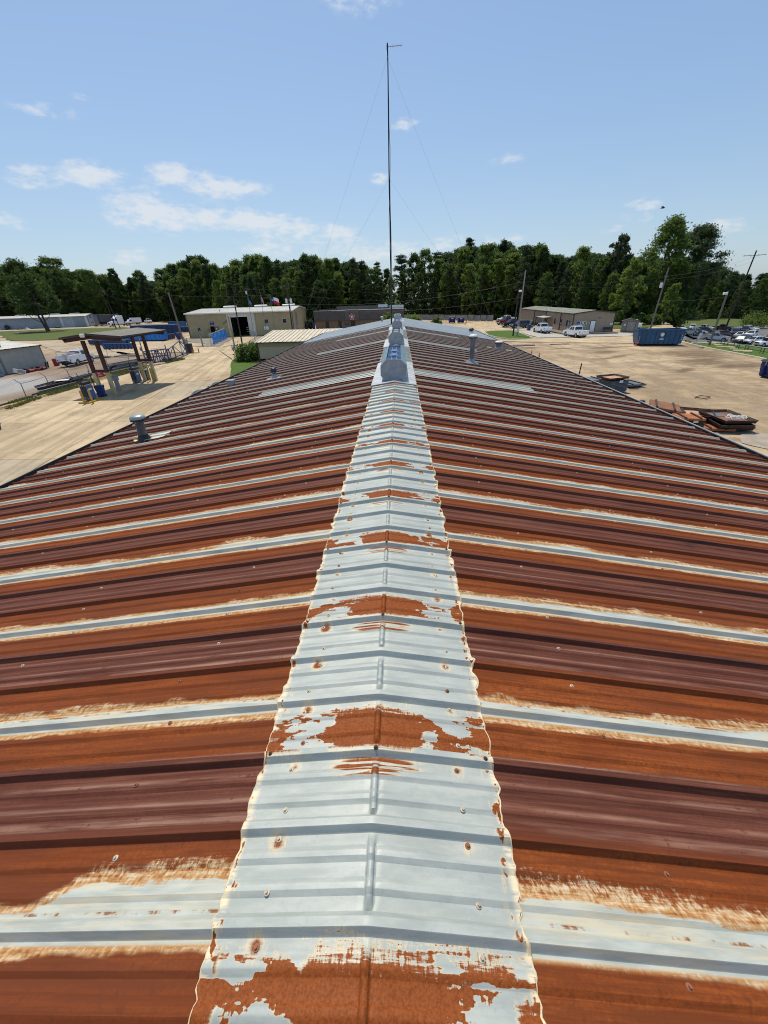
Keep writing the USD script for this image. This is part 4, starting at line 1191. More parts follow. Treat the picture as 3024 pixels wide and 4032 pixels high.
def pole(name, label, base, h, r0=.15, r1=.10, mat=None, lean=(0, 0), cross=None, transformer=None, lamp=None, cat_='utility pole', group=None):
    t = thing(name, label, cat_, base, 0, group)
    top = np.array([lean[0], lean[1], h])
    obj('shaft', cyl((0, 0, -.3), top, r0, r1, 10), mat or WOOD, t, smooth=40)
    obj('cap', lathe([(0, 0), (r1, 0), (r1 * .8, .06), (0, .08)], 10).apply_transform(trimesh.transformations.translation_matrix(top)), WOOD_DARK, t)
    if cross:
        z, hl, ang = cross
        c = top * (z / h)
        d = np.array([math.cos(math.radians(ang)), math.sin(math.radians(ang)), 0]) * hl
        obj('crossarm', rbox(c, (2 * hl, .10, .12), .01, ang), mat or WOOD, t)
        for k in (-.92, -.35, .35, .92):
            obj('insulator', lathe([(.02, .06), (.05, .10), (.03, .14), (.05, .18), (.02, .24)], 8).apply_transform(trimesh.transformations.translation_matrix(c + d * k)), GREY, t)
        for s in (-1, 1):
            obj('brace', cyl(c + d * .45 * s, c - (0, 0, .7), .02, n=5), GALV_DARK, t)
    if transformer:
        for (dx, dy, z) in transformer:
            tr = obj('transformer', lathe([(0, -.45), (.24, -.45), (.26, -.40), (.26, .38), (.22, .46), (0, .48)], 16).apply_transform(trimesh.transformations.translation_matrix(top * (z / h) + (dx, dy, 0))), OFFWHITE, t, smooth=40)
            for a in (-.1, .1):
                obj('bushing', lathe([(.03, .44), (.045, .52), (.03, .58), (.02, .70)], 8).apply_transform(trimesh.transformations.translation_matrix(top * (z / h) + (dx + a, dy, 0))), GREY, tr)
            obj('bracket', box(top * (z / h) + (dx / 2, dy / 2, .1), (abs(dx) + .05, abs(dy) + .05, .08)), GALV_DARK, t)
    if lamp:
        dx, dy, z = lamp
        c = top * (z / h)
        obj('lamp_arm', tube([c, c + (dx * .5, dy * .5, .12), c + (dx, dy, .10)], .03, 6), GALV_DARK, t)
        obj('lamp_head', rbox(c + (dx * 1.25, dy * 1.25, .08), (.50, .42, .34), .06), WHITE, t)
        obj('lamp_lens', rbox(c + (dx * 1.25, dy * 1.25 - .22, .0), (.40, .04, .22), .01), LAMP, t)
    return t


def wire(label, a, b, sag, r=.008, group=None):
    solo('power_line', tube(catenary(a, b, sag, 13), r, 4), WIRE, label, 'power line', group)


def sheet_wall(p0, p1, z0, z1f, pitch=.6, depth=.035, rib=.09):
    """a ribbed metal wall from p0 to p1, facing to the right of that direction... the ribs stand out on the -normal side; z1f(u) gives its top"""
    p0, p1 = np.array(p0, float), np.array(p1, float)
    L = np.linalg.norm(p1 - p0)
    d = (p1 - p0) / L
    n = np.array([d[1], -d[0]])
    u, o = [0.0], [0.0]
    k = pitch / 2
    while k < L - rib:
        u += [k - rib / 2, k - rib / 4, k + rib / 4, k + rib / 2]
        o += [0, depth, depth, 0]
        k += pitch
    u.append(L); o.append(0.0)
    u, o = np.array(u), np.array(o)
    zt = np.array([z1f(v) for v in u])
    if callable(z1f) and zt.max() - zt.min() > .05:
        pass
    xy = p0[None] + u[:, None] * d + o[:, None] * n
    V = np.vstack([np.column_stack([xy, np.full(len(u), z0)]), np.column_stack([xy, zt])])
    m = len(u)
    F = [(i, i + 1, m + i + 1, m + i) for i in range(m - 1)]
    return V, np.array(F)


def framed_window(parent, u0, u1, z0, z1, y=-.03, frame=OFFWHITE, panes=1):
    """in a local frame where the wall lies in the xz plane and faces -y"""
    f = obj('window', cat([bx(u0 - .06, u1 + .06, y - .04, y + .02, z0 - .06, z0), bx(u0 - .06, u1 + .06, y - .04, y + .02, z1, z1 + .06), bx(u0 - .06, u0, y - .04, y + .02, z0, z1), bx(u1, u1 + .06, y - .04, y + .02, z0, z1)]
                               + [bx(u0 + (u1 - u0) * i / panes - .025, u0 + (u1 - u0) * i / panes + .025, y - .03, y + .01, z0, z1) for i in range(1, panes)]), frame, parent)
    for i in range(panes):
        a, b = u0 + (u1 - u0) * i / panes + .03, u0 + (u1 - u0) * (i + 1) / panes - .03
        obj('pane', bx(a, b, y - .012, y + .0, z0, z1), GLASS, f)
    return f


def text_on(parent, name, s, h, x, y, z, mat, bold=True, center=True, depth=.004):
    """lettering on a face that looks along -y"""
    m = meshkit.text_mesh(s, h, depth, bold)
    if center:
        m.apply_translation((-(m.bounds[0][0] + m.bounds[1][0]) / 2, 0, 0))
    m.apply_transform(trimesh.transformations.rotation_matrix(math.pi / 2, [1, 0, 0]))
    m.apply_translation((x, y, z))
    return obj(name, m, mat, parent)


def word_marks(parent, n, h, x, y, z, mat):
    """a word too small to read in the photograph: a row of letter-sized strokes"""
    w = h * .62
    m = []
    for i in range(n):
        a = x + (i - n / 2) * w
        m += [bx(a + .08 * w, a + .30 * w, y - .004, y, z, z + h), bx(a + .31 * w, a + .80 * w, y - .004, y, z + h * (.72, .40, .02)[i % 3], z + h * (1.0, .62, .26)[i % 3])]
    return obj('lettering', cat(m), mat, parent)


# ------------------------------------------------------------------ fuel canopy on the left
def canopy():
    t = thing('fuel_canopy', 'open fuel canopy of dark red steel with a low ribbed roof', 'canopy', (0, 0, 0))
    X0, X1, Y0, Y1, ze, zr = -31.5, -25.6, 38.0, 46.1, 5.26, 5.56
    xm = -28.75
    for k in range(9):
        a, b = Y0 + (Y1 - Y0) * k / 9, Y0 + (Y1 - Y0) * (k + 1) / 9
        for s, xe in ((-1, X0), (1, X1)):
            ys, o = [], []
            for r in range(3):
                c = a + (b - a) * (r + .5) / 3
                ys += [c - .05, c - .02, c + .02, c + .05]; o += [0, .035, .035, 0]
            ys, o = np.array([a] + ys + [b]), np.array([0.0] + o + [0.0])
            P = np.array([[(x, y, (zr if x == xm else ze) + h) for x in (xm, xe)] for y, h in zip(ys, o)])
            obj('roof_panel', fix_up(grid_mesh(P)), pm('canopy_roof', (.33, .30, .24), .6, .05, .2, 1.2, stretch=(.4, 3, 1)), t)
    for y in (38.30, 45.75):
        g = [(X0 + .25, ze - .42), (xm, zr - .46), (X1 - .25, ze - .42), (X1 - .05, ze - .06), (xm, zr - .05), (X0 + .05, ze - .06)]
        obj('gable_beam', prism_xz(g, y - .10, y + .10), RED_OXIDE, t)
        for x in (-29.55, -28.26):
            obj('post', bx(x - .14, x + .14, y - .13, y + .13, 2.12, ze - .30), RED_OXIDE, t)
            obj('post_base', bx(x - .15, x + .15, y - .14, y + .14, 0, 2.12), POST_TAN, t)
        obj('crossbar', bx(-29.41, -28.40, y - .09, y + .09, 2.12, 2.38), RED_OXIDE, t)
    for x in (X0 + .35, xm, X1 - .35):
        z = ze - .10 if x != xm else zr - .14
        obj('purlin', bx(x - .06, x + .06, Y0 + .05, Y1 - .05, z - .14, z), RED_OXIDE, t)
    obj('fascia', cat([bx(xe - .02, xe + .02, Y0, Y1, ze - .10, ze + .03) for xe in (X0, X1)]), BROWN_TRIM, t)
    for s, xe in ((-1, X0), (1, X1)):
        obj('gable_trim', prism_xz([(xe, ze - .14), (xe, ze + .05), (xm, zr + .05), (xm, zr - .14)], Y0 - .04, Y0 - .0), BROWN_TRIM, t)
    lm = obj('flood_lamp', rbox((xm - .25, Y0 - .22, zr - .12), (.42, .22, .30), .05), OFFWHITE, t)
    obj('lamp_bracket', bx(xm - .29, xm - .21, Y0 - .12, Y0, zr - .16, zr - .08), BLACK, t)
    return t


canopy()
s_ = thing('sign', 'small dark red sign with white lettering hanging from the near canopy crossbar', 'sign', (-28.92, 38.12, 1.78))
obj('board', bx(-.40, .40, -.015, .015, 0, .42), RED, s_)
word_marks(s_, 4, .12, -.04, -.016, .25, WHITE)
word_marks(s_, 6, .11, 0, -.016, .08, WHITE)


def dispenser(label, loc, rz, poles=2):
    """fuel pump; its broad blue face looks along +x"""
    t = thing('fuel_dispenser', label, 'fuel pump', loc, rz)
    obj('cabinet', rbox((0, 0, .70), (.55, .95, 1.30), .04), pm('pump_grey', (.13, .13, .16), .5, 0, .1, 3.), t)
    obj('front_panel', rbox((.285, 0, .58), (.03, .86, 1.0), .01), PUMP_BLUE, t)
    obj('label_plate', bx(.302, .306, -.22, .22, .86, 1.02), OFFWHITE, t)
    obj('side_panel', rbox((0, -.485, .78), (.44, .02, .9), .008), BLACK, t)
    obj('head', rbox((0, 0, 1.48), (.50, .90, .24), .04), BLACK, t)
    obj('head_band', rbox((0, 0, 1.345), (.53, .94, .04), .01), OFFWHITE, t)
    for i in range(poles):
        y = (-1, 1)[i] * .72
        h = obj('hose_mast', cyl((.28, y, 0), (.18, y, 2.45), .035, .03, 8), BLACK, t)
        obj('hose', tube([(.20, y, 2.1), (.34, y * .97, 1.5), (.40, y * .9, .75), (.34, y * .8, .30), (.26, y * .66, .55), (.24, y * .6, 1.05)], .028, 6), CABLE, h, smooth=True)
        obj('nozzle', tube([(.25, y * .62, 1.0), (.30, y * .62, 1.18), (.36, y * .62, 1.12)], [.03, .035, .02], 6), RED if i else BLACK, h)
    return t


dispenser('nearest fuel pump with a blue front, between two yellow bollards', (-28.75, 35.6, .16), 0)
dispenser('second fuel pump with a blue front, standing under the canopy by the far posts', (-29.85, 44.7, .02), 0, 1)
solo('pump_island', rbox((-28.65, 35.55, .08), (1.1, 2.1, .17), .03), YELLOW, 'yellow painted concrete island under the nearest fuel pump', 'kerb')
for l, c in (('yellow bollard at the near left corner of the first fuel pump', (-28.45, 34.33)), ('yellow bollard in front of the first fuel pump, nearer the road', (-27.78, 34.50))):
    b = thing('bollard', l, 'bollard', (*c, 0))
    obj('post', lathe([(0, -.1), (.085, -.1), (.085, 1.18), (.06, 1.24), (0, 1.26)], 14), YELLOW, b, smooth=40)
b = thing('bollard', 'yellow bollard against the far right canopy post', 'bollard', (-28.35, 45.35, 0))
obj('post', lathe([(0, -.1), (.10, -.1), (.10, 1.35), (.07, 1.42), (0, 1.44)], 14), YELLOW, b, smooth=40)
t = thing('roll_out_bin', 'dark blue roll-out bin beside the near canopy post', 'bin', (-28.95, 37.45, 0), -70)
cart(t, .66, .76, 1.0, BOX_NAVY)
t = thing('roll_out_bin', 'teal-lidded dark bin beside the second fuel pump', 'bin', (-29.75, 46.35, 0), -80)
cart(t, .7, .8, 1.05, pm('teal_plastic', (.02, .06, .075), .45))
t = thing('card_reader_pedestal', 'grey card reader box on a pedestal under the canopy', 'pedestal', (-28.95, 40.05, 0))
obj('column', cat([prism_xz([(-.20, 0), (.20, 0), (.15, 1.05), (-.15, 1.05)], -.14, .14)]), GREY, t)
obj('box', rbox((0, 0, 1.28), (.52, .40, .44), .03), GREY, t)
obj('hood', prism_xz([(-.30, 1.50), (.30, 1.50), (.24, 1.60), (-.24, 1.60)], -.25, .25), GREY, t)
t = thing('vent_riser', 'thin cream riser pipe standing between the far canopy posts', 'pipe', (-29.0, 45.9, 0))
obj('riser', cyl((0, 0, 0), (.0, .2, 5.0), .06, n=10), POST_TAN, t)
obj('valve', lathe([(.06, 3.2), (.14, 3.3), (.14, 3.5), (.06, 3.6)], 10), GALV_DARK, t)
obj('guard_post', cyl((.35, .25, 0), (.35, .25, 3.0), .05, n=8), RED_OXIDE, t)

# ------------------------------------------------------------------ chain-link fence with barbed-wire arms
FENCE = [(-35.7, 33.0), (-36.45, 37.2), (-37.25, 41.2), (-38.1, 45.3), (-38.6, 49.2), (-38.8, 53.2), (-38.5, 57.2)]


def fence():
    t = thing('chain_link_fence', 'low chain-link fence with bent barbed-wire arms along the scrap steel', 'fence')
    H = 1.45
    for i, (x, y) in enumerate(FENCE):
        rng = np.random.default_rng(i)
        l = rng.normal(0, .05, 2)
        p = obj('post', cyl((x, y, 0), (x + l[0], y + l[1], H), .038, n=8), STEEL, t)
        obj('arm', cyl((x + l[0], y + l[1], H), (x + l[0] - .40, y + l[1] - .12, H + .42), .024, n=6), RUST_DARK, p)
    for (a, b), k in zip(zip(FENCE[:-1], FENCE[1:]), range(9)):
        if k in (1, 3, 4):
            obj('top_rail', tube(catenary((*a, H), (*b, H), .06, 5), .022, 5), STEEL, t)
        for j in range(3):
            f = .3 + .33 * j
            obj('barbed_wire', tube(catenary((a[0] - .4 * f, a[1] - .12 * f, H + .42 * f), (b[0] - .4 * f, b[1] - .12 * f, H + .42 * f), .10 + .08 * ((k + j) % 3), 7), .008, 4), WIRE, t)
        # the netting: one thin wire per diamond line, joined
        a3, b3 = np.array(a), np.array(b)
        L = np.linalg.norm(b3 - a3)
        d = (b3 - a3) / L
        net = []
        n = int(L / .22)
        for q in range(-6, n):
            for s in (1, -1):
                u0, u1 = q * .22, q * .22 + s * H
                pts = []
                for u, z in ((u0, .02), (u1, H)):
                    pts.append((u, z))
                (ua, za), (ub, zb_) = pts
                ta = [0, 1]
                for lim in (0, L):
                    pass
                f0 = 0 if 0 <= ua <= L else ((0 if ua < 0 else L) - ua) / (ub - ua)
                f1 = 1 if 0 <= ub <= L else ((0 if ub < 0 else L) - ua) / (ub - ua)
                if f1 <= f0 or f0 < 0 or f1 > 1 or f0 > 1:
                    continue
                P = [np.array([*(a3 + d * (ua + (ub - ua) * f)), za + (zb_ - za) * f]) for f in (f0, f1)]
                net.append(tube(P, .0022, 3, False))
        if net:
            obj('netting', cat(net), WIRE, t, kind='stuff')
    return t


fence()
rng = np.random.default_rng(21)
for i in range(16):
    y0 = 38.4 + i * .42
    L = rng.uniform(3.5, 6.0)
    x0 = -37.0 - .10 * (y0 - 38) + rng.uniform(-.55, .55)
    a = 88 + rng.uniform(-6, 10)
    z = .10 + .16 * (i % 4)
    h = rng.uniform(.12, .26)
    m = cat([bx(0, L, -.09, .09, 0, .016), bx(0, L, -.09, .09, h - .016, h), bx(0, L, -.007, .007, .016, h - .016)])
    m = moved(m, (x0, y0, z), a)
    solo('steel_beam', m, [STEEL, GALV_DARK, RUST_DARK, GREY][i % 4], 'long steel beam in the scrap pile along the near chain-link fence', 'steel beam', 'beams piled along the chain-link fence')
for i in range(12):
    L = rng.uniform(4, 6.5)
    m = cat([bx(0, L, -.3, .3, 0, .012), bx(0, L, -.31, -.295, 0, .12), bx(0, L, .295, .31, 0, .12)])
    m = moved(m, (-38.4 + rng.uniform(-.4, .4), 52.6 + rng.uniform(-.5, .8), .12 + .07 * i), 80 + rng.uniform(-6, 6))
    solo('steel_channel', m, [GALV_DARK, STEEL][i % 2], 'grey steel channel stacked behind the canopy near the blue gate', 'steel channel', 'channels stacked behind the canopy')
solo('steel_plate', moved(rbox((0, 0, .02), (1.3, .9, .04), .01), (-37.2, 43.0, .72), 30), OFFWHITE, 'small white sheet lying on top of the scrap beams', 'metal sheet')
solo('pipe', cyl((-35.1, 33.9, .12), (-35.3, 35.8, .12), .11, n=12), YELLOW, 'short yellow pipe lying in the weeds by the first fence post', 'pipe')
solo('pipe', cyl((-35.5, 31.5, .08), (-35.7, 39.0, .10), .06, n=10), POST_TAN, 'long pale pipe lying along the foot of the fence, nearest the road', 'pipe')
solo('pipe', cyl((-35.9, 42.8, .10), (-36.2, 49.6, .12), .07, n=10), YELLOW, 'long yellow pipe lying on the ground behind the canopy posts', 'pipe')
solo('pipe', cyl((-36.3, 33.2, .10), (-36.7, 38.2, .10), .08, n=10), RUST_DARK, 'dark rusty pipe lying behind the pale pipe at the fence', 'pipe')
t = thing('roll_out_bin', 'small blue bin cut by the left edge of the picture', 'bin', (-29.45, 26.6, 0), 0)
cart(t, .5, .5, .42, BOX_NAVY)

# ------------------------------------------------------------------ blue gates and poles at the left yard entrance
def truss_gate():
    t = thing('truss_gate', 'dark steel truss gate trailer on small wheels parked by the fence', 'gate', (-36.7, 58.6, 0), 62)
    L, H = 3.6, 1.85
    for y in (-.3, .3):
        obj('rail', cat([cyl((0, y, z), (L, y, z), .07, n=6) for z in (.25, 1.0, H)]), GATE_BLUE, t)
        for i in range(5):
            x = L * i / 4
            obj('upright', cyl((x, y, .25), (x, y, H), .06, n=6), GATE_BLUE, t)
            if i < 4:
                obj('brace', cyl((x, y, .25 if i % 2 else H), (x + L / 4, y, H if i % 2 else .25), .055, n=6), GATE_BLUE, t)
    for i in range(5):
        obj('tie', cat([cyl((L * i / 4, -.3, z), (L * i / 4, .3, z), .025, n=6) for z in (.25, H)]), STEEL, t)
    for x in (.3, L - .3):
        obj('wheel', cyl((x, -.42, .24), (x, -.30, .24), .24, n=16), TYRE, t)
    obj('top_rack', cat([cyl((.9, -.3, 2.15), (2.3, -.3, 2.15), .02, n=5)] + [cyl((x, -.3, H), (x, -.3, 2.15), .02, n=5) for x in (.9, 1.35, 1.8, 2.3)]), STEEL, t)


truss_gate()


def swing_gate():
    t = thing('swing_gate', 'open navy swing gate with a white oval sign by the leaning pole', 'gate', (-35.6, 62.4, 0), 98)
    L, H = 8.6, 2.2
    obj('hinge_post', cyl((0, 0, 0), (0, 0, 2.35), .07, n=8), GATE_BLUE, t)
    obj('frame', cat([cyl((0, 0, .25), (L, 0, .25), .075, n=6), cyl((0, 0, 1.5), (L * .72, 0, 2.35), .075, n=6), cyl((L * .72, 0, 2.35), (L, 0, 1.5), .075, n=6), cyl((L, 0, .25), (L, 0, 1.5), .075, n=6)]), GATE_BLUE, t)
    obj('centre_post', bx(L * .72 - .09, L * .72 + .09, -.07, .07, 0, 2.5), GATE_BLUE, t)
    for a, b in (((0, .25), (L * .36, 1.9)), ((L * .36, 1.9), (L * .72, .25)), ((L * .72, 2.3), (L, .25)), ((L * .72, .3), (L, 1.5))):
        obj('brace', cyl((a[0], 0, a[1]), (b[0], 0, b[1]), .06, n=6), GATE_BLUE, t)
    net = []
    for q in range(int(L / .3)):
        u = q * .3 + .1
        top = 1.5 + .85 * min(u / (L * .72), 1) - max(0, u - L * .72) / (L * .28) * .85
        net.append(cyl((u, .02, .25), (u, .02, top), .006, n=3))
    obj('netting', cat(net), WIRE, t, kind='stuff')
    el = sg.Point(0, 0).buffer(1, 20)
    m = extr(sg.Polygon([(x * .34, y * .68) for x, y in el.exterior.coords]), .02)
    m = rot(m, 90, [1, 0, 0]); m.apply_translation((L * .72 - .1, -.10, 1.25))
    obj('oval_sign', m, WHITE, t)


swing_gate()
pole('utility_pole', 'leaning grey pole at the blue swing gate on the left', (-37.0, 71.2, 0), 9.4, .16, .11, WOOD, (-.9, .6))
pole('post', 'short grey timber post at the road edge by the truss gate', (-34.35, 62.45, 0), 1.95, .10, .10, WOOD, (-.08, .0), cat_='post')
pole('post', 'stubby dark post on the weedy tip of the yard entrance', (-35.7, 72.8, 0), .66, .08, .08, RUST_DARK, cat_='post')
cone('orange cone at the foot of the leaning gate pole', (-36.75, 72.6, 0))
t = thing('gate_operator', 'dark electrical cabinet behind the leaning gate pole', 'cabinet', (-37.6, 73.6, 0))
obj('cabinet', rbox((0, 0, .75), (.9, .7, 1.5), .03), BLACK, t)
obj('side_box', rbox((-.1, -.42, 1.9), (.45, .2, .7), .02), GREY, t)
obj('stand', cat([bx(-.05, .05, -.35, -.25, 1.5, 2.4), bx(-.45, -.37, -.35, -.25, 0, 2.6)]), BLACK, t)

# ------------------------------------------------------------------ grey shed at the left edge and the junk along it
def left_shed():
    t = thing('block_shed', 'plain grey shed with a pale roof at the left edge', 'shed', (-53.4, 53.2, 0), 82)
    D = 12.0     # local x along the wall towards the right, local +y into the shed
    obj('front_wall', bx(0, 6.2, 0, .2, 0, 3.05), SHED_WALL, t)
    obj('gable_wall', prism_xz([(0, 0), (D / 2, 0), (D, 0), (D, 3.05), (D / 2, 3.6), (0, 3.05)], 0, .2).apply_transform(trimesh.transformations.rotation_matrix(math.pi / 2, [0, 0, 1])).apply_translation((.2, 0, 0)), SHED_WALL, t)
    obj('gable_wall', prism_xz([(0, 0), (D, 0), (D, 3.05), (D / 2, 3.6), (0, 3.05)], 0, .2).apply_transform(trimesh.transformations.rotation_matrix(math.pi / 2, [0, 0, 1])).apply_translation((6.2, 0, 0)), SHED_WALL, t)
    obj('back_wall', bx(0, 6.2, D - .2, D, 0, 3.05), SHED_WALL, t)
    for a, b in ((-.18, D / 2), (D / 2, D + .18)):
        za, zb = (3.06, 3.66) if a < 1 else (3.66, 3.06)
        P = np.array([[(x, y, z + (.03 if i % 2 else 0)) for y, z in ((a, za), (b, zb))] for i, x in enumerate(np.linspace(-.15, 6.35, 27))])
        obj('roof', fix_up(grid_mesh(P)), LIGHT_METAL, t)
    obj('eave_trim', bx(-.16, 6.36, -.22, -.16, 2.98, 3.07), BROWN_TRIM, t)
    obj('roof_vent', lathe([(.1, 3.2), (.1, 3.55), (.2, 3.58), (.0, 3.7)], 12).apply_translation((2.0, 1.6, 0)), GALV_DARK, t)


left_shed()


def car_hood(label, loc, rz, mat):
    m = rbox((0, 0, .16), (1.5, 1.1, .28), .12)
    t = thing('mower_deck', label, 'mower', loc, rz)
    obj('deck', m, mat, t)
    obj('seat', rbox((-.3, 0, .42), (.4, .5, .25), .08), BLACK, t)
    for s in (-1, 1):
        obj('wheel', cyl((-.5, s * .6, .2), (-.5, s * .72, .2), .2, n=14), TYRE, t)
        obj('wheel', cyl((.55, s * .5, .13), (.55, s * .6, .13), .13, n=12), TYRE, t)


MAROON_M = pm('faded_maroon', (.22, .03, .045), .5, 0, .25, 3.)
car_hood('faded red mower parked against the grey shed wall, left of its twin', (-51.9, 55.0, 0), 80, MAROON_M)
car_hood('second faded red mower against the grey shed wall, nearer the utility truck', (-51.7, 56.8, 0), 95, MAROON_M)
t = thing('drum', 'pale blue plastic drum at the left corner of the grey shed', 'drum', (-52.9, 51.4, 0))
obj('body', lathe([(0, 0), (.55, 0), (.6, .1), (.6, .9), (.5, 1.2), (.2, 1.3), (0, 1.3)], 18), pm('faded_blue_plastic', (.10, .16, .24), .5, 0, .25, 3.), t, smooth=40)
obj('band', lathe([(.61, .5), (.63, .52), (.63, .58), (.61, .6)], 18), STEEL, t)
t = thing('metal_cabinet', 'white tilted cabinet lying by the grey shed wall', 'cabinet', (-51.6, 53.2, 0), 60)
obj('cabinet', rot(rbox((0, 0, .35), (1.2, .6, .5), .02), 18, [0, 1, 0]), OFFWHITE, t)
obj('door', rot(rbox((.1, -.31, .37), (.8, .02, .4), .005), 18, [0, 1, 0]), GREY, t)
for i, (x, y) in enumerate(((-51.9, 58.1), (-51.95, 58.6))):
    solo('timber_offcut', rot(bx(-.06, .06, -.04, .04, 0, .9), 14, [0, 1, 0]).apply_translation((x, y, 0)), BLACK, ('left', 'right')[i] + ' one of two dark boards leaning at the right end of the grey shed', 'board')


def utility_truck(label, loc, rz):
    W_ = paint('white', (.74, .75, .76))
    t = thing('utility_truck', label, 'truck', loc, rz)
    r, W = .42, 1.0
    body = sg.Polygon([(3.15, .55), (3.2, .85), (3.12, 1.12), (2.8, 1.2), (1.7, 1.28), (.0, 1.3), (.0, .55)]).difference(sg.Point(2.2, r).buffer(.52, 10))
    obj('body', prism_xz(body, 0, 0, (.5, W - .02, 1.3, W - .08)), W_, t)
    tp = (1.28, W - .08, 2.0, W - .26)
    obj('cab', prism_xz([(.05, 1.28), (.12, 1.95), (.25, 2.0), (1.05, 2.0), (1.2, 1.95), (1.75, 1.27)], 0, 0, tp), W_, t)
    obj('side_window', pane_prism([(.25, 1.36), (.28, 1.88), (1.02, 1.90), (1.50, 1.34)], *tp), GLASS, t)
    obj('windshield', prism_xz([(1.20, 1.92), (1.69, 1.32), (1.725, 1.32), (1.235, 1.95)], 0, 0, (1.28, W - .18, 2.0, W - .30)), GLASS, t)
    obj('rear_window', prism_xz([(.045, 1.4), (.085, 1.85), (.11, 1.85), (.07, 1.4)], 0, 0, (1.28, W - .25, 2.0, W - .36)), GLASS, t)
    box_poly = sg.Polygon([(-.1, .55), (-.1, 1.55), (-2.9, 1.55), (-2.9, .55)]).difference(sg.Point(-1.5, r).buffer(.55, 10))
    for s in (-1, 1):
        y0, y1 = (W - .42, W + .08) if s > 0 else (-W - .08, -W + .42)
        tb = obj('tool_box', prism_xz(box_poly, y0, y1), W_, t)
        for a, b in ((-.82, -.16), (-2.1, -.9), (-2.84, -2.18)):
            obj('door', bx(a, b, s * (W + .082) - .008, s * (W + .082) + .008, 1.05 if a == -2.1 else .65, 1.5), W_, tb)
            obj('latch', bx(a + .1, a + .2, s * (W + .094) - .006, s * (W + .094) + .006, 1.18, 1.26), BLACK, tb)
    obj('bed', bx(-2.9, -.1, -W + .42, W - .42, .8, .86), GREY, t)
    obj('pipe_rack', cat([cyl((-2.8, y, 1.55), (-2.8, y, 2.05), .03) for y in (-.8, .8)] + [cyl((-2.8, -.8, 2.05), (-2.8, .8, 2.05), .03)] + [cyl((-2.9, y, 2.0), (-.2, y, 1.75), .025) for y in (-.8, .8)]), GALV, t)
    for i in range(5):
        obj('load', rot(bx(-1.3, 1.2, -.04, .04, 0, .07), 4 * i - 8, [0, 0, 1]).apply_translation((-1.5, -.35 + .16 * i, 1.58 + .05 * (i % 3))), [GALV, OFFWHITE, STEEL][i % 3], t)
    obj('load_box', rbox((-.5, .2, 1.35), (.5, .6, .9), .05), RED, t)
    obj('rear_bumper', rbox((-3.05, 0, .62), (.3, 1.9, .16), .03), BLACK, t)
    obj('vice_plate', rbox((-3.1, .2, .82), (.3, .6, .10), .02), STEEL, t)
    for s in (-1, 1):
        obj('tail_light', rbox((-2.92, s * .9, .95), (.06, .12, .2), .02), TAIL, t)
        obj('headlight', rbox((3.1, s * .75, .92), (.12, .3, .18), .04), LAMP, t)
        obj('mirror', rbox((1.45, s * (W + .12), 1.45), (.1, .2, .25), .03), BLACK, t)
    wheel_set(t, (2.2, -1.5), W - .14, r)
    obj('underbody', bx(-2.8, 2.9, -.6, .6, .3, .6), BLACK, t)


utility_truck('white utility truck with tool boxes and a loaded rack, parked beside the grey shed', (-49.7, 61.7, 0), 97)
t = thing('fuel_drum', 'small red drum in the grass between the grey shed and the utility truck', 'drum', (-52.6, 61.0, 0))
obj('body', lathe([(0, 0), (.36, 0), (.38, .05), (.36, .45), (.38, .5), (.36, .9), (0, .9)], 16), RED, t, smooth=40)
obj('rim', lathe([(.36, .88), (.39, .9), (.39, .93), (.36, .94)], 16), RUST_DARK, t)
for i, (x, y, hh) in enumerate([(-50.6, 63.2, 1.9), (-52.2, 66.5, 1.9), (-50.2, 69.5, 1.9), (-52.8, 59.4, 1.9)]):
    p = thing('fence_post', ['far fence post behind the white utility truck cab', 'fence post between the utility truck and the yard road', 'fence post nearest the yard road beyond the utility truck', 'fence post at the right end of the grey shed'][i], 'post', (x, y, 0))
    obj('post', cyl((0, 0, 0), (.03, .05, 1.5), .03, n=7), STEEL, p)
    obj('arm', cyl((.03, .05, 1.5), (-.2, .0, 1.95), .02, n=6), STEEL, p)
for i, (x, y, rz, mt) in enumerate([(-52.0, 69.0, 20, pm('green_tarp', (.04, .05, .035), .7, 0, .3, 3.)), (-47.5, 70.5, 10, pm('dark_tarp', (.03, .035, .035), .6, 0, .3, 3.))]):
    rr = np.random.default_rng(i)
    m = trimesh.creation.icosphere(3, 1.0)
    v = m.vertices * (2.2, .55, .28) * (1 + .25 * (meshkit.noise(m.vertices * 3 + 5 * i, i)[:, None] - .5))
    v[:, 2] = np.maximum(v[:, 2], 0)
    solo('tarp_heap', moved(trimesh.Trimesh(v, m.faces), (x, y, 0), rz), mt, ('low dark green tarp heap', 'low blackish tarp heap')[i] + ' beside the yard road behind the canopy', 'tarp', smooth=True)

# ------------------------------------------------------------------ car nosing out beside the left eave
vehicle('parked_car', 'dark teal car whose bonnet shows beyond the left roof eave', 'car', (-16.2, 35.2, 0), 196, 'sedan', pm('dark_teal_paint', (.008, .018, .022), .35, 0, .1, 1., coat=.15))

# ------------------------------------------------------------------ tan workshop with the dark bay door
def wall_part(parent, name, p0, p1, z0, zf, mat, pitch=.6, depth=.035, rib=.09):
    v, f = sheet_wall(p0, p1, z0, zf, pitch, depth, rib)
    return obj(name, (v, f), mat, parent)


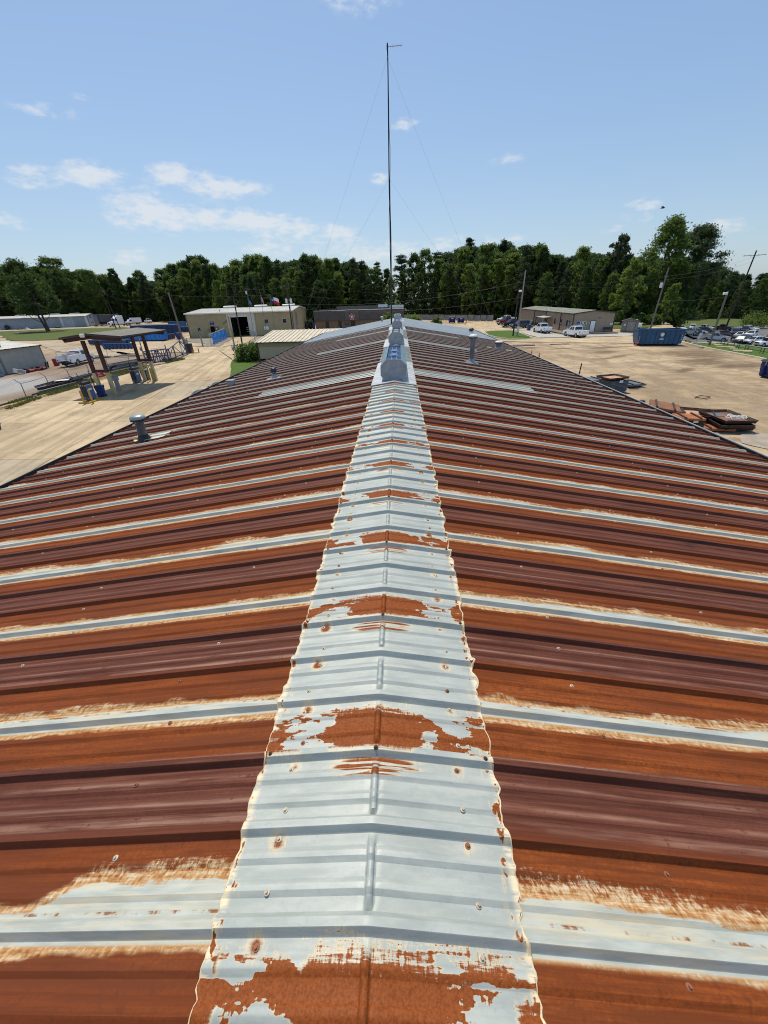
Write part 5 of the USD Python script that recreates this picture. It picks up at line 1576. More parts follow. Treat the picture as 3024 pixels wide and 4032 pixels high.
def metal_roof(parent, x0, x1, ya, za, yb, zb, mat, pitch=.6, name='roof', seam=.05):
    """a roof plane in local axes, sheets running along y from (ya, za) to (yb, zb)"""
    xs = [x0]
    k = x0 + pitch / 2
    hs = [0.0]
    while k < x1 - .1:
        xs += [k - .05, k - .03, k + .03, k + .05]; hs += [0, seam, seam, 0]
        k += pitch
    xs.append(x1); hs.append(0)
    P = np.array([[(x, ya, za + h) for x, h in zip(xs, hs)], [(x, yb, zb + h) for x, h in zip(xs, hs)]])
    return obj(name, fix_up(grid_mesh(P)), mat, parent)


SHOP_WALL = pm('shop_wall_metal', (.36, .28, .15), .6, 0, .08, .5)


def shop():
    t = thing('workshop', 'tan ribbed metal workshop with a tall dark bay door', 'building', (-53.4, 106.2, 0), 4.5)
    L, D, H, R = 26.6, 25.0, 5.5, 6.35
    wall_part(t, 'front_wall', (0, 0), (2.22, 0), 0, lambda u: H, SHOP_WALL)
    wall_part(t, 'front_wall', (2.22, 0), (3.10, 0), 2.45, lambda u: H, SHOP_WALL)
    wall_part(t, 'front_wall', (2.22, 0), (3.10, 0), 0, lambda u: 1.45, SHOP_WALL)
    wall_part(t, 'front_wall', (3.10, 0), (5.52, 0), 0, lambda u: H, SHOP_WALL)
    wall_part(t, 'front_wall', (5.52, 0), (6.66, 0), 2.50, lambda u: H, SHOP_WALL)
    wall_part(t, 'front_wall', (6.66, 0), (10.1, 0), 0, lambda u: H, SHOP_WALL)
    fr = obj('bay_surround', cat([bx(10.1, 11.05, -.10, .02, 0, 5.30), bx(15.25, 17.05, -.10, .02, 0, 5.30), bx(11.05, 15.25, -.10, .02, 4.92, 5.30)]), TAN_TRIM, t)
    wall_part(t, 'front_wall', (17.05, 0), (19.45, 0), 0, lambda u: H, SHOP_WALL)
    wall_part(t, 'front_wall', (19.45, 0), (20.45, 0), 3.78, lambda u: H, SHOP_WALL)
    wall_part(t, 'front_wall', (19.45, 0), (20.45, 0), 0, lambda u: 2.68, SHOP_WALL)
    wall_part(t, 'front_wall', (20.45, 0), (24.0, 0), 0, lambda u: H, SHOP_WALL)
    wall_part(t, 'front_wall', (24.0, 0), (25.0, 0), 3.74, lambda u: H, SHOP_WALL)
    wall_part(t, 'front_wall', (24.0, 0), (25.0, 0), 0, lambda u: 2.68, SHOP_WALL)
    wall_part(t, 'front_wall', (25.0, 0), (L, 0), 0, lambda u: H, SHOP_WALL)
    obj('roller_door', cat([bx(11.05, 15.25, .0, .08, 4.42 + .1 * i, 4.515 + .1 * i) for i in range(5)]), OFFWHITE, t)
    obj('bay_interior', cat([bx(10.9, 15.4, 9.0, 9.1, 0, 5), bx(10.9, 11.0, .1, 9, 0, 5), bx(15.3, 15.4, .1, 9, 0, 5), bx(10.9, 15.4, .1, 9, 5.0, 5.1)]), VOID, t)
    obj('interior_tool_rack', cat([bx(13.8, 14.2, 3.0, 3.4, .8 + .45 * i, 1.0 + .45 * i) for i in range(3)]), OFFWHITE, t)
    for x in (11.0, 15.32):
        obj('bay_bollard', cyl((x, -.35, 0), (x, -.35, 1.4), .09, n=10), YELLOW, t)
    framed_window(t, 2.28, 3.04, 1.50, 2.40, panes=2)
    framed_window(t, 19.52, 20.38, 2.74, 3.72)
    framed_window(t, 24.06, 24.94, 2.74, 3.68)
    obj('doorway', cat([bx(5.52, 6.66, .8, .9, 0, 2.5), bx(5.52, 5.56, 0, .8, 0, 2.5), bx(6.62, 6.66, 0, .8, 0, 2.5)]), VOID, t)
    d = obj('door', rbox((7.16, -.10, 1.25), (.98, .05, 2.4), .01), pm('brown_door', (.14, .115, .09), .5), t)
    obj('notice', bx(6.98, 7.24, -.14, -.128, 1.8, 2.1), OFFWHITE, d)
    obj('wall_box', rbox((5.06, -.16, 1.72), (.38, .28, .66), .03), pm('brown_box', (.22, .19, .12), .55), t)
    s = obj('blue_sign', bx(5.68, 6.72, -.09, -.06, 2.82, 3.58), NAVY, t)
    word_marks(s, 6, .18, 6.2, -.09, 3.30, OFFWHITE)
    word_marks(s, 4, .16, 6.3, -.09, 2.90, OFFWHITE)
    s = obj('white_sign', bx(19.1, 20.22, -.09, -.06, 1.34, 2.08), WHITE, t)
    word_marks(s, 2, .20, 19.66, -.09, 1.76, BLACK)
    word_marks(s, 7, .17, 19.66, -.09, 1.46, BLACK)
    for i in range(4):
        obj('stencil_mark', rot(bx(-.05, .05, -.012, 0, -.22, .22), -25 + 14 * i, [0, 1, 0]).apply_translation((9.0 + .30 * i, -.045, 3.05 + .18 * i)), BROWN_TRIM, t)
    obj('meter_box', cat([rbox((10.62, -.20, 1.75), (.4, .2, .5), .02), cyl((10.62, -.2, 0), (10.62, -.2, 1.5), .04), cyl((10.62, -.2, 2), (10.62, -.2, 3.2), .03)]), GREY, t)
    obj('panel_box', rbox((16.55, -.2, 1.35), (.55, .2, .75), .03), OFFWHITE, t)
    obj('downpipe', cyl((4.0, -.12, .0), (4.0, -.12, 1.6), .05), POST_TAN, t)
    obj('corner_trim', cat([bx(-.06, .10, -.07, .05, 0, H), bx(L - .10, L + .06, -.07, .05, 0, H)]), BROWN_TRIM, t)
    obj('eave_gutter', bx(-.2, L + .2, -.30, -.06, H - .22, H + .02), OFFWHITE, t)
    gable = lambda u: H + (R - H) * (1 - abs(u / D - .5) * 2) - .05
    v, f = sheet_wall((L, 0), (L, D), 0, lambda u: H, .6, .035)
    wall_part(t, 'side_wall', (L, 0), (L, D), 0, gable, SHOP_WALL)
    wall_part(t, 'side_wall', (0, D), (0, 0), 0, gable, SHOP_WALL)
    wall_part(t, 'back_wall', (L, D), (0, D), 0, lambda u: H, SHOP_WALL)
    obj('gable_peak', prism_xz([(0, H - .06), (D, H - .06), (D / 2, R - .05)], -.02, .0).apply_transform(trimesh.transformations.rotation_matrix(math.pi / 2, [0, 0, 1])).apply_translation((L - .03, 0, 0)), SHOP_WALL, t)
    metal_roof(t, -.2, L + .2, -.25, H + .03, D / 2, R, LIGHT_METAL)
    metal_roof(t, -.2, L + .2, D / 2, R, D + .25, H + .03, LIGHT_METAL)
    obj('rake_trim', cat([prism_xz([(-.25, H - .12), (D / 2, R - .15), (D / 2, R + .03), (-.25, H + .06)], 0, .05).apply_transform(trimesh.transformations.rotation_matrix(math.pi / 2, [0, 0, 1])).apply_translation((x, 0, 0)) for x in (-.2, L + .25)]
                         + [prism_xz([(D / 2, R - .15), (D + .25, H - .12), (D + .25, H + .06), (D / 2, R + .03)], 0, .05).apply_transform(trimesh.transformations.rotation_matrix(math.pi / 2, [0, 0, 1])).apply_translation((x, 0, 0)) for x in (-.2, L + .25)]), OFFWHITE, t)
    for x in (6.0, 14.5, 22.2):
        v_ = obj('ridge_vent', prism_xz([(-.3, 0), (.3, 0), (.45, .18), (.45, .38), (.2, .52), (-.2, .52), (-.45, .38), (-.45, .18)], 0, 3.4).apply_transform(trimesh.transformations.rotation_matrix(-math.pi / 2, [0, 0, 1])).apply_translation((x, D / 2, R)), OFFWHITE, t)
    for x, y in ((7.9, 2.5), (26.2, .8)):
        obj('stack', cyl((x, y, H), (x, y, H + .75), .09, n=8), GREY, t)
    obj('side_door', bx(L + .04, L + .10, 5.2, 6.9, 0, 5.0), pm('grey_side_panel', (.14, .13, .115), .6), t)
    obj('conduit', cat([cyl((L + .12, y, 1.2), (L + .12, y, 5.2), .05, n=6) for y in (3.4, 3.7, 4.1, 4.5)] + [rbox((L + .15, 4.0, 1.6), (.2, 1.4, .9), .04)]), GREY, t)


shop()


def tarp_fence():
    t = thing('tarp_screen', 'bright blue tarpaulin hung on a short post fence before the workshop door', 'tarpaulin', (0, 0, 0))
    a, b = np.array([-38.9, 85.6]), np.array([-41.6, 100.2])
    n = 34
    P = []
    for j in range(9):
        w = j / 8
        row = []
        for i in range(n):
            u = i / (n - 1)
            p = a + (b - a) * u
            bulge = .28 * math.sin(w * 2.6) + .10 * math.sin(u * 23 + w * 3) + .06 * math.sin(u * 51)
            z = (2.05 + .25 * u) * (1 - w) + .12 * w - .16 * math.sin(u * math.pi) * (1 - w)
            row.append((p[0] + bulge * .98, p[1] + bulge * .2, z))
        P.append(row)
    P = np.array(P)
    front = trimesh.Trimesh(*[grid_mesh(P)[0], np.vstack([grid_mesh(P)[1][:, [0, 1, 2]], grid_mesh(P)[1][:, [0, 2, 3]]])], process=False)
    obj('tarpaulin', front, BRIGHT_BLUE, t, smooth=60)
    obj('rail', tube([(a[0] - .03, a[1], 2.08), (b[0] - .03, b[1], 2.30)], .045, 6), POST_TAN, t)
    for i in range(6):
        p = a + (b - a) * i / 5
        obj('post', cyl((p[0] - .08, p[1], 0), (p[0] - .12, p[1], 2.2 + .05 * i), .06, n=7), POST_TAN, t)


tarp_fence()
for i, (x, y) in enumerate([(-40.3, 84.4), (-41.4, 87.0), (-39.5, 83.0)]):
    pole('post', ['weathered post left of the blue tarpaulin', 'second weathered post behind the blue tarpaulin', 'leaning post at the near end of the blue tarpaulin'][i], (x, y, 0), [2.1, 2.3, 2.2][i], .07, .06, pm('tan_post_wood', (.24, .19, .12), .8, 0, .2, 3.), (-.1, 0), cat_='post')


def carport():
    t = thing('tan_outbuilding', 'low tan outbuilding with a ribbed tan roof, left of the long roof', 'building', (-19.75, 57.6, 0), 0)
    L, D = 11.0, 9.2
    metal_roof(t, -.25, L, -.30, 2.78, D, 3.66, CREAM_METAL, .61, seam=.085)
    v, f = sheet_wall((0, 0), (L, 0), 2.15, lambda u: 2.72, .25, .02, .05)
    obj('fascia', (v, f), pm('tan_fascia', (.30, .255, .175), .6, 0, .08, 1.), t)
    obj('gutter', bx(-.3, L, -.42, -.30, 2.66, 2.78), BROWN_TRIM, t)
    obj('panel_door', cat([bx(.16, L, -.02, .03, .62 + .38 * i, .995 + .38 * i) for i in range(4)]), pm('tan_door_panel', (.40, .32, .215), .55, 0, .06, 1.), t)
    obj('corner_post', bx(-.05, .12, -.1, .07, 0, 2.7), BROWN_TRIM, t)
    obj('end_wall', prism_xz([(0, 0), (D, 0), (D, 3.6), (0, 2.72)], -.05, .0).apply_transform(trimesh.transformations.rotation_matrix(math.pi / 2, [0, 0, 1])), TAN_WALL, t)
    obj('inside', bx(.1, L, 1.0, 1.1, 0, 2.5), VOID, t)
    obj('inner_post', bx(.9, 1.05, .1, .25, 0, .7), POST_TAN, t)


carport()


def brown_office():
    t = thing('brick_office', 'flat brown office with a mansard of dark boards over tan brick and a star emblem', 'building', (-24.9, 126.5, 0), 0)
    L, D, ZM, ZT = 26.4, 14.0, 2.17, 4.70
    # brick lower wall between the openings
    brick = Graph()
    p = brick('texture_coordinate', 'object')
    q = brick('combine_xyz', 'vector', x=brick('separate_xyz', 'x', vector=p), y=brick('separate_xyz', 'z', vector=p), z=0.0)
    br = brick('brick_texture', 'color', vector=q, scale=1.0, brick_width=.22, row_height=.075, mortar_size=.008, color1=(.27, .165, .085), color2=(.15, .085, .05), mortar=(.30, .25, .19), bias=-.1)
    BR = brick.build('office_brick', surface=brick('principled_bsdf', 'BSDF', base_color=br, roughness=.9))
    segs = [(.1, 3.15), (4.15, 6.95), (7.98, 10.65), (12.0, L)]
    for a, b in segs:
        obj('brick_wall', bx(a, b, 0, .3, 0, ZM), BR, t)
    for a, b in ((3.15, 4.15), (6.95, 7.98), (10.65, 12.0)):
        obj('door', bx(a, b, .15, .25, 0, 1.95), pm('dark_door', (.03, .027, .026), .3), t)
        obj('lintel', bx(a, b, .1, .3, 1.95, ZM), BR, t)
    n = 88
    for i in range(n):
        a, b = L * i / n, L * (i + 1) / n - .012
        if 9.4 < (a + b) / 2 < 13.05:
            continue
        k = .012 * ((i * 7) % 3)
        m = prism_xz([(a, ZM), (b, ZM), (b, ZT), (a, ZT)], -.62 - k, -.55 - k)
        obj('mansard_board', m, BROWN_PANEL, t)
    for i in range(12):
        a, b = 9.42 + 3.62 * i / 12, 9.42 + 3.62 * (i + 1) / 12 - .012
        obj('entry_board', bx(a, b, -.98, -.90, ZM - .02, ZT + .1), pm('brown_entry_board', (.105, .085, .072), .6, 0, .15, .7), t)
    obj('entry_trim', cat([bx(9.34, 9.42, -1.0, -.55, ZM - .02, ZT + .14), bx(13.04, 13.12, -1.0, -.55, ZM - .02, ZT + .14)]), pm('grey_trim_board', (.22, .20, .18), .6), t)
    obj('soffit', bx(0, L, -.56, .1, ZM - .04, ZM), BROWN_TRIM, t)
    obj('backing', bx(0, L, -.53, -.45, ZM, ZT), BROWN_TRIM, t)
    obj('cap_flashing', bx(-.05, L + .05, -.70, -.45, ZT, ZT + .06), pm('pale_cap_flashing', (.40, .37, .33), .5), t)
    obj('side_boards', cat([bx(-.07, 0, -.6 + .3 * i, -.32 + .3 * i, ZM, ZT) for i in range(46)]), BROWN_PANEL, t)
    obj('side_wall', cat([bx(.1, .4, .3, D, 0, ZM), bx(L - .3, L, .3, D, 0, ZT)]), BR, t)
    obj('flat_roof', bx(0, L, -.45, D, ZT - .25, ZT - .15), pm('roof_felt', (.20, .19, .175), .9, 0, .2, .5), t)
    par = [bx(4.8 + .3 * i, 5.08 + .3 * i, D - .1, D - .02 - .02 * (i % 2), ZT - .15, 5.55) for i in range(62)]
    obj('rear_parapet', cat(par), pm('grey_brown_boards', (.13, .115, .10), .7, 0, .2, .7), t)
    obj('left_parapet', cat([bx(0 + 4.8 * i / 8, 4.8 * (i + 1) / 8 - .02, 2 + 12 * i / 8, 2.1 + 12 * i / 8, ZT - .15, ZT + .35) for i in range(8)]), BROWN_PANEL, t)
    obj('roof_unit', rbox((19.8, D - 1.0, 5.35), (3.0, 1.0, .75), .03), pm('pale_blue_unit', (.50, .56, .62), .5), t)
    obj('roof_light', bx(22, L, D - .4, D - .2, ZT, 5.5), OFFWHITE, t)
    # star emblem: white star inside a red and white outlined star with looped points
    e = obj('star_emblem', rot(extr(star(.78, .40, .10), .03), 90, [1, 0, 0]).apply_translation((11.2, -.99, 2.98)), RED, t)
    obj('star_outline', rot(extr(star(.88, .48, .10).difference(star(.76, .38, .10)), .04), 90, [1, 0, 0]).apply_translation((11.2, -1.0, 2.98)), OFFWHITE, e)
    obj('star_centre', rot(extr(star(.42, .18, 0), .05), 90, [1, 0, 0]).apply_translation((11.2, -1.01, 2.98)), WHITE, e)
    s = obj('sign', bx(8.85, 10.05, -.04, -.01, .78, 1.58), NAVY, t)
    word_marks(s, 7, .17, 9.45, -.042, 1.28, OFFWHITE)
    word_marks(s, 8, .09, 9.45, -.042, .86, OFFWHITE)
    s = obj('blue_panel', bx(-.75, -.05, -.3, -.25, 0, 2.0), NAVY, t)


def star(R, r, rnd):
    p = sg.Polygon([((R if i % 2 == 0 else r) * math.sin(i * math.pi / 5), (R if i % 2 == 0 else r) * math.cos(i * math.pi / 5)) for i in range(10)])
    return p.buffer(rnd).buffer(-rnd * .4) if rnd else p


brown_office()


def board_fence(label, pts, h, mat, step=.35):
    t = thing('board_fence', label, 'fence')
    k = 0
    for a, b in zip(pts[:-1], pts[1:]):
        a, b = np.array(a, float), np.array(b, float)
        L = np.linalg.norm(b - a)
        ang = math.degrees(math.atan2(*(b - a)[::-1]))
        n = int(L / step)
        for i in range(n):
            c = a + (b - a) * (i + .5) / n
            hh = h + .05 * math.sin(i * 2.3)
            obj('board', box((c[0], c[1], hh / 2), (step - .02, .04 + .012 * (i % 2), hh), ang), mat, t)
            k += 1
        obj('fence_rail', box(((a + b) / 2)[0:2].tolist() + [h * .3], (L, .05, .1), ang), mat, t)
    return t


board_fence('grey board fence between the workshop and the brick office', [(-28.6, 129.5), (-25.9, 129.5)], 2.0, FENCE_WOOD, .3)
board_fence('long low grey panel fence at the far end of the right-hand yard', [(2.0, 166.0), (12.5, 157.0), (21.5, 148.5), (30.5, 140.0)], 1.75, pm('grey_fence_panel', (.20, .185, .165), .85, 0, .25, .8), 2.3)

# ------------------------------------------------------------------ flags
def flagpole(label, loc, h, kind):
    t = thing('flagpole', label, 'flagpole', loc)
    obj('pole', cyl((0, 0, 0), (0, 0, h), .055, .035, 8), STEEL, t, smooth=40)
    obj('finial', lathe([(0, h), (.06, h + .06), (0, h + .12)], 10), STEEL, t)
    f = thing('flag', {'tx': 'red, white and blue flag with one wide white band, flying to the right', 'us': 'limp striped flag hanging down its pole', 'bl': 'limp blue and pale blue flag on the left pole'}[kind], 'flag', (loc[0], loc[1], h - .25))
    n, m = 20, 12
    def pt(u, v):
        if kind == 'tx':
            return (.05 + 1.75 * u * (1 - .06 * u), .14 * math.sin(u * 7 + v) * u, -1.25 * v - .62 * u ** 1.3 - .10 * math.sin(u * 6 + v * 1.5) * u)
        w = .48 if kind == 'bl' else .34
        return (.04 + w * u * (1 + .45 * v) + .05 * math.sin(v * 8 + u * 5), .14 * math.sin(u * 9 + v * 4), -1.1 * v - 1.0 * u - .06 * math.sin(u * 6))
    def patch(u0, u1, v0, v1, off=0.0):
        P = np.array([[np.array(pt(u, v)) + (0, -off, 0) for u in np.linspace(u0, u1, n)] for v in np.linspace(v0, v1, m)])
        return trimesh.Trimesh(grid_mesh(P)[0], np.vstack([grid_mesh(P)[1][:, [0, 1, 2]], grid_mesh(P)[1][:, [0, 2, 3]]]), process=False)
    cloth = lambda nm, c: pm('flag_' + nm, c, .8, 0, .05, 2.)
    B, R, W, LB = cloth('blue', (.02, .03, .14)), cloth('red', (.42, .015, .03)), cloth('white', (.70, .70, .72)), cloth('pale_blue', (.04, .22, .42))
    if kind == 'tx':
        obj('hoist_band', patch(0, .34, 0, 1), B, f, smooth=60)
        obj('upper_band', patch(.34, 1, 0, .5), W, f, smooth=60)
        obj('lower_band', patch(.34, 1, .5, 1), R, f, smooth=60)
        c = np.array(pt(.17, .5))
        obj('star', rot(extr(star(.17, .07, 0), .012), 90, [1, 0, 0]).apply_translation(c + (0, -.02, 0)), W, f)
    elif kind == 'us':
        for i in range(7):
            a = i / 7
            obj('stripe', patch(.0 if i > 3 else .4, 1, a, a + 1 / 14), R, f, smooth=60)
            obj('stripe', patch(.0 if i > 3 else .4, 1, a + 1 / 14, a + 1 / 7), W, f, smooth=60)
        obj('canton', patch(0, .4, 0, .56), B, f, smooth=60)
        for q in range(5):
            obj('star', rot(extr(star(.05, .02, 0), .012), 90, [1, 0, 0]).apply_translation(np.array(pt(.1 + .06 * (q % 3), .1 + .1 * q)) + (0, -.03, 0)), W, f)
    else:
        obj('upper_cloth', patch(0, 1, 0, .6), LB if False else cloth('mid_blue', (.03, .10, .30)), f, smooth=60)
        obj('lower_cloth', patch(0, 1, .6, 1), LB, f, smooth=60)
        obj('emblem', patch(.55, .8, .30, .62, .02), W, f, smooth=60)


flagpole('left flagpole of the three, with the limp blue flag', (-31.7, 91.6, 0), 8.9, 'bl')
flagpole('middle flagpole of the three', (-28.9, 91.6, 0), 9.25, 'us')
flagpole('right flagpole of the three, with the flag flying out', (-26.9, 91.6, 0), 8.85, 'tx')
pole('utility_pole', 'dark slender utility pole in front of the workshop bay door', (-32.4, 85.5, 0), 8.65, .15, .10, WOOD_DARK)
pole('utility_pole', 'dark pole with two grey transformer cans by the right corner of the workshop', (-25.6, 101.5, 0), 11.0, .16, .11, WOOD_DARK, cross=(10.5, 1.2, 10), transformer=[(-.5, -.1, 7.6), (.55, -.1, 7.6)])
pole('utility_pole', 'distant pole with one transformer can behind the workshop roof', (-51.0, 148.0, 0), 12.0, .16, .11, WOOD_DARK, cross=(11.3, 1.1, 0), transformer=[(-.4, -.2, 10.4)])
pole('utility_pole', 'weathered yellowish post with a meter box at the corner of the grass patch', (-24.95, 62.7, 0), 5.75, .12, .10, pm('yellowed_pole', (.34, .27, .10), .75, 0, .3, 3., stretch=(4, 4, .5)), (-.1, 0), cat_='pole')
t = thing('meter_box', 'grey meter box fixed to the yellowish post by the bush', 'meter box', (-24.95, 62.5, 0))
obj('box', rbox((-.12, -.15, 1.75), (.5, .22, .7), .03), GREY, t)
obj('meter', rot(lathe([(0, 0), (.14, 0), (.14, .06), (.10, .12), (0, .12)], 14), 90, [1, 0, 0]).apply_translation((-.12, -.26, 1.85)), OFFWHITE, t)
obj('conduit', cyl((-.12, -.14, 0), (-.12, -.14, 1.4), .035), GREY, t)
solo('broken_branch', tube([(-25.6, 62.2, .1), (-26.4, 62.4, .6), (-27.2, 62.5, 1.2), (-27.5, 62.6, 1.45)], [.06, .05, .035, .02], 6), BARK, 'bare broken branch leaning beside the yellowish post', 'branch')

# ------------------------------------------------------------------ far left: warehouse, lorries, leaning poles
def warehouse():
    t = thing('warehouse', 'long grey-blue metal warehouse with a pale roof at the far left', 'building', (-138.9, 186.4, 0), 13)
    L, D, H, R = 60.0, 11.5, 4.25, 5.05
    for i in range(12):
        a, b = -L + 5 * i, -L + 5 * (i + 1)
        wall_part(t, 'front_wall', (a + .25, 0), (b - .25, 0), 0, lambda u: H, GREYBLUE_WALL if i not in (10,) else pm('pale_grey_blue_wall', (.30, .34, .38), .6, 0, .1, .5), .8, .03)
    for i in (5, 10, 12):
        x = -L + 5 * i
        obj('pilaster', bx(x - .45, x + .45, -.06, .0, 0, H), pm('pale_pilaster', (.46, .49, .50), .6), t)
    for i in range(13):
        if i not in (5, 10, 12):
            x = -L + 5 * i
            obj('wall_joint', bx(x - .26, x + .26, -.01, .0, 0, H), GREYBLUE_WALL, t)
    gab = lambda u: H + (R - H) * (1 - abs(u / D - .5) * 2)
    v, f = sheet_wall((0, 0), (0, 3.4), 0, gab, .8, .03); obj('gable_wall', (v, f), GREYBLUE_WALL, t)
    v, f = sheet_wall((0, 3.4), (0, 5.6), 3.3, lambda u: gab(u + 3.4), .8, .03); obj('gable_wall', (v, f), GREYBLUE_WALL, t)
    v, f = sheet_wall((0, 5.6), (0, D), 0, lambda u: gab(u + 5.6), .8, .03); obj('gable_wall', (v, f), GREYBLUE_WALL, t)
    d = obj('roller_door', cat([bx(.0, .05, 3.45, 5.55, .25 * i, .25 * i + .235) for i in range(13)]), pm('cream_door', (.52, .49, .42), .5), t)
    for k in range(3):
        obj('door_pane', bx(.05, .06, 3.7 + .6 * k, 4.1 + .6 * k, 1.3, 1.65), GLASS, d)
    for y in (2.6, 6.4):
        obj('pilaster', bx(0, .06, y - .35, y + .35, 0, gab(y) - .05), pm('pale_pilaster', (.46, .49, .50), .6), t)
    metal_roof(t, -L, .3, -.25, H, D / 2, R, LIGHT_METAL, 1.0)
    metal_roof(t, -L, .3, D / 2, R, D + .25, H, LIGHT_METAL, 1.0)
    obj('gutter', bx(-L, .3, -.32, -.24, H - .18, H + .02), GREY, t)
    for x in (-6.5, -14.5, -28):
        obj('roof_vent', bx(x - 2, x + 2, D / 2 - .3, D / 2 + .3, R, R + .4), OFFWHITE, t)


warehouse()
t = thing('tyre', 'big dark tyre leaning on the warehouse wall', 'tyre', (-169.5, 178.6, .0), 13)
obj('tread', rot(lathe([(.5, -.25), (.85, -.3), (.9, -.2), (.9, .2), (.85, .3), (.5, .25)], 24), 80, [1, 0, 0]).apply_translation((0, 0, .9)), TYRE, t, smooth=40)
obj('wheel_disc', rot(lathe([(0, 0), (.5, .05), (.5, .1)], 18), 80, [1, 0, 0]).apply_translation((0, -.05, .9)), RUST_DARK, t)
rng = np.random.default_rng(8)
for i in range(7):
    x, y = [(-132.5, 186.3), (-131.0, 186.0), (-134.3, 185.6), (-149.5, 181.5), (-160, 177.6), (-163, 177.2), (-129.8, 187.5)][i]
    V = trimesh.creation.icosphere(2, 1.0)
    v = V.vertices * (1.2, .7, .55) * (1 + .7 * (meshkit.noise(V.vertices * 2.2 + i, i)[:, None] - .5))
    v[:, 2] = np.maximum(v[:, 2], 0)
    m = trimesh.Trimesh(v, V.faces)
    solo('scrap_heap', moved(m, (x, y, 0)), [RUST_DARK, STEEL, BLACK][i % 3], ['dark scrap heap just in front of the warehouse roller door', 'steel scrap heap right of the warehouse roller door', 'black scrap heap at the near corner of the warehouse', 'low rusty heap by the fifth bay of the warehouse', 'steel heap near the big tyre at the warehouse', 'black heap beside the steel one near the big tyre', 'small rusty heap next to the dark trailer'][i], 'scrap heap')


def trailer():
    t = thing('box_trailer', 'dark grey box trailer standing behind the white lorry tractor', 'trailer', (-134.8, 195.6, 0), 60)
    obj('box', rbox((0, 0, 2.95), (8.5, 2.5, 2.9), .04), pm('dark_grey_trailer', (.075, .08, .09), .55, 0, .2, .5), t)
    for i in range(13):
        obj('side_post', bx(-4.0 + .66 * i, -3.94 + .66 * i, -1.29, -1.25, 1.55, 4.35), pm('trailer_post', (.13, .135, .14), .5), t)
    obj('lower_box', rbox((0, 0, 1.0), (7.5, 2.3, .8), .05), RUST_DARK, t)
    for x in (-3.4, -2.3, 2.6):
        for s in (-1, 1):
            obj('wheel', cyl((x, s * .9, .5), (x, s * 1.2, .5), .5, n=16), TYRE, t)


trailer()


def lorry():
    t = thing('lorry_tractor', 'white lorry tractor with a tall sleeper cab at the far left', 'lorry', (-121.0, 180.5, 0), 248)
    Wt = paint('white', (.74, .75, .76))
    hood = sg.Polygon([(4.0, .7), (4.1, 1.2), (3.9, 1.7), (2.0, 2.1), (2.0, .7)]).difference(sg.Point(3.1, .55).buffer(.68, 12))
    obj('bonnet', prism_xz(hood, 0, 0, (.7, 1.15, 2.1, .95)), Wt, t)
    obj('cab', prism_xz([(2.0, .8), (2.0, 2.1), (1.65, 3.0), (1.2, 3.35), (.1, 4.1), (-1.9, 4.2), (-1.9, .8)], 0, 0, (.8, 1.2, 4.2, 1.05)), Wt, t)
    obj('windshield', prism_xz([(2.02, 2.2), (1.72, 2.92), (1.68, 2.95), (1.98, 2.15)], -1.0, 1.0), GLASS, t)
    obj('side_window', prism_xz([(.75, 2.15), (.75, 2.85), (1.45, 2.85), (1.75, 2.15)], 0, 0, (.8, 1.21, 4.2, 1.06)), GLASS, t)
    obj('roof_window', prism_xz([(1.0, 3.3), (.3, 3.72), (.26, 3.69), (.96, 3.27)], -.8, .8), GLASS, t)
    obj('bumper', rbox((4.05, 0, .55), (.25, 2.3, .4), .06), CHROME, t)
    obj('grille', rbox((4.08, 0, 1.2), (.08, .9, .8), .03), BLACK, t)
    obj('chassis', bx(-5.0, 3.6, -.45, .45, .6, .9), BLACK, t)
    obj('exhaust', cat([cyl((-2.1, s * 1.0, .9), (-2.1, s * 1.0, 4.2), .09, n=8) for s in (-1, 1)]), CHROME, t)
    obj('fuel_tank', cat([cyl((-1.2, s * 1.0, .75), (.6, s * 1.0, .75), .33, n=14) for s in (-1, 1)]), CHROME, t)
    for s in (-1, 1):
        obj('headlight', rbox((3.95, s * .95, 1.15), (.2, .25, .25), .05), LAMP, t)
    wheel_set(t, (3.1, -3.2, -4.5), 1.0, .52)


lorry()


def box_truck():
    t = thing('service_body_truck', 'white service body truck between the lorry tractor and the far pickup', 'truck', (-121.5, 191.5, 0), 240)
    Wt = paint('white', (.74, .75, .76))
    obj('service_body', rbox((-1.6, 0, 1.75), (4.2, 2.2, 1.9), .05), Wt, t)
    for i in range(4):
        obj('locker_door', bx(-3.5 + 1.0 * i, -2.6 + 1.0 * i, -1.13, -1.10, 1.0, 2.5), OFFWHITE, t)
    obj('cab', prism_xz([(.6, .7), (2.9, .7), (2.9, 1.35), (2.0, 1.45), (1.5, 2.2), (.6, 2.25)], 0, 0, (.7, 1.0, 2.3, .85)), Wt, t)
    obj('window', prism_xz([(.75, 1.5), (.75, 2.1), (1.4, 2.1), (1.8, 1.5)], 0, 0, (.7, 1.01, 2.3, .86)), GLASS, t)
    obj('rack', cat([bx(-3.7, .5, y - .04, y + .04, 2.75, 2.85) for y in (-1, 1)] + [bx(x - .04, x + .04, -1, 1, 2.7, 2.8) for x in (-3.6, -1.6, .4)]), GREY, t)
    obj('underbody', bx(-3.6, 2.8, -.8, .8, .4, .8), BLACK, t)
    wheel_set(t, (2.0, -2.2), .9, .45)


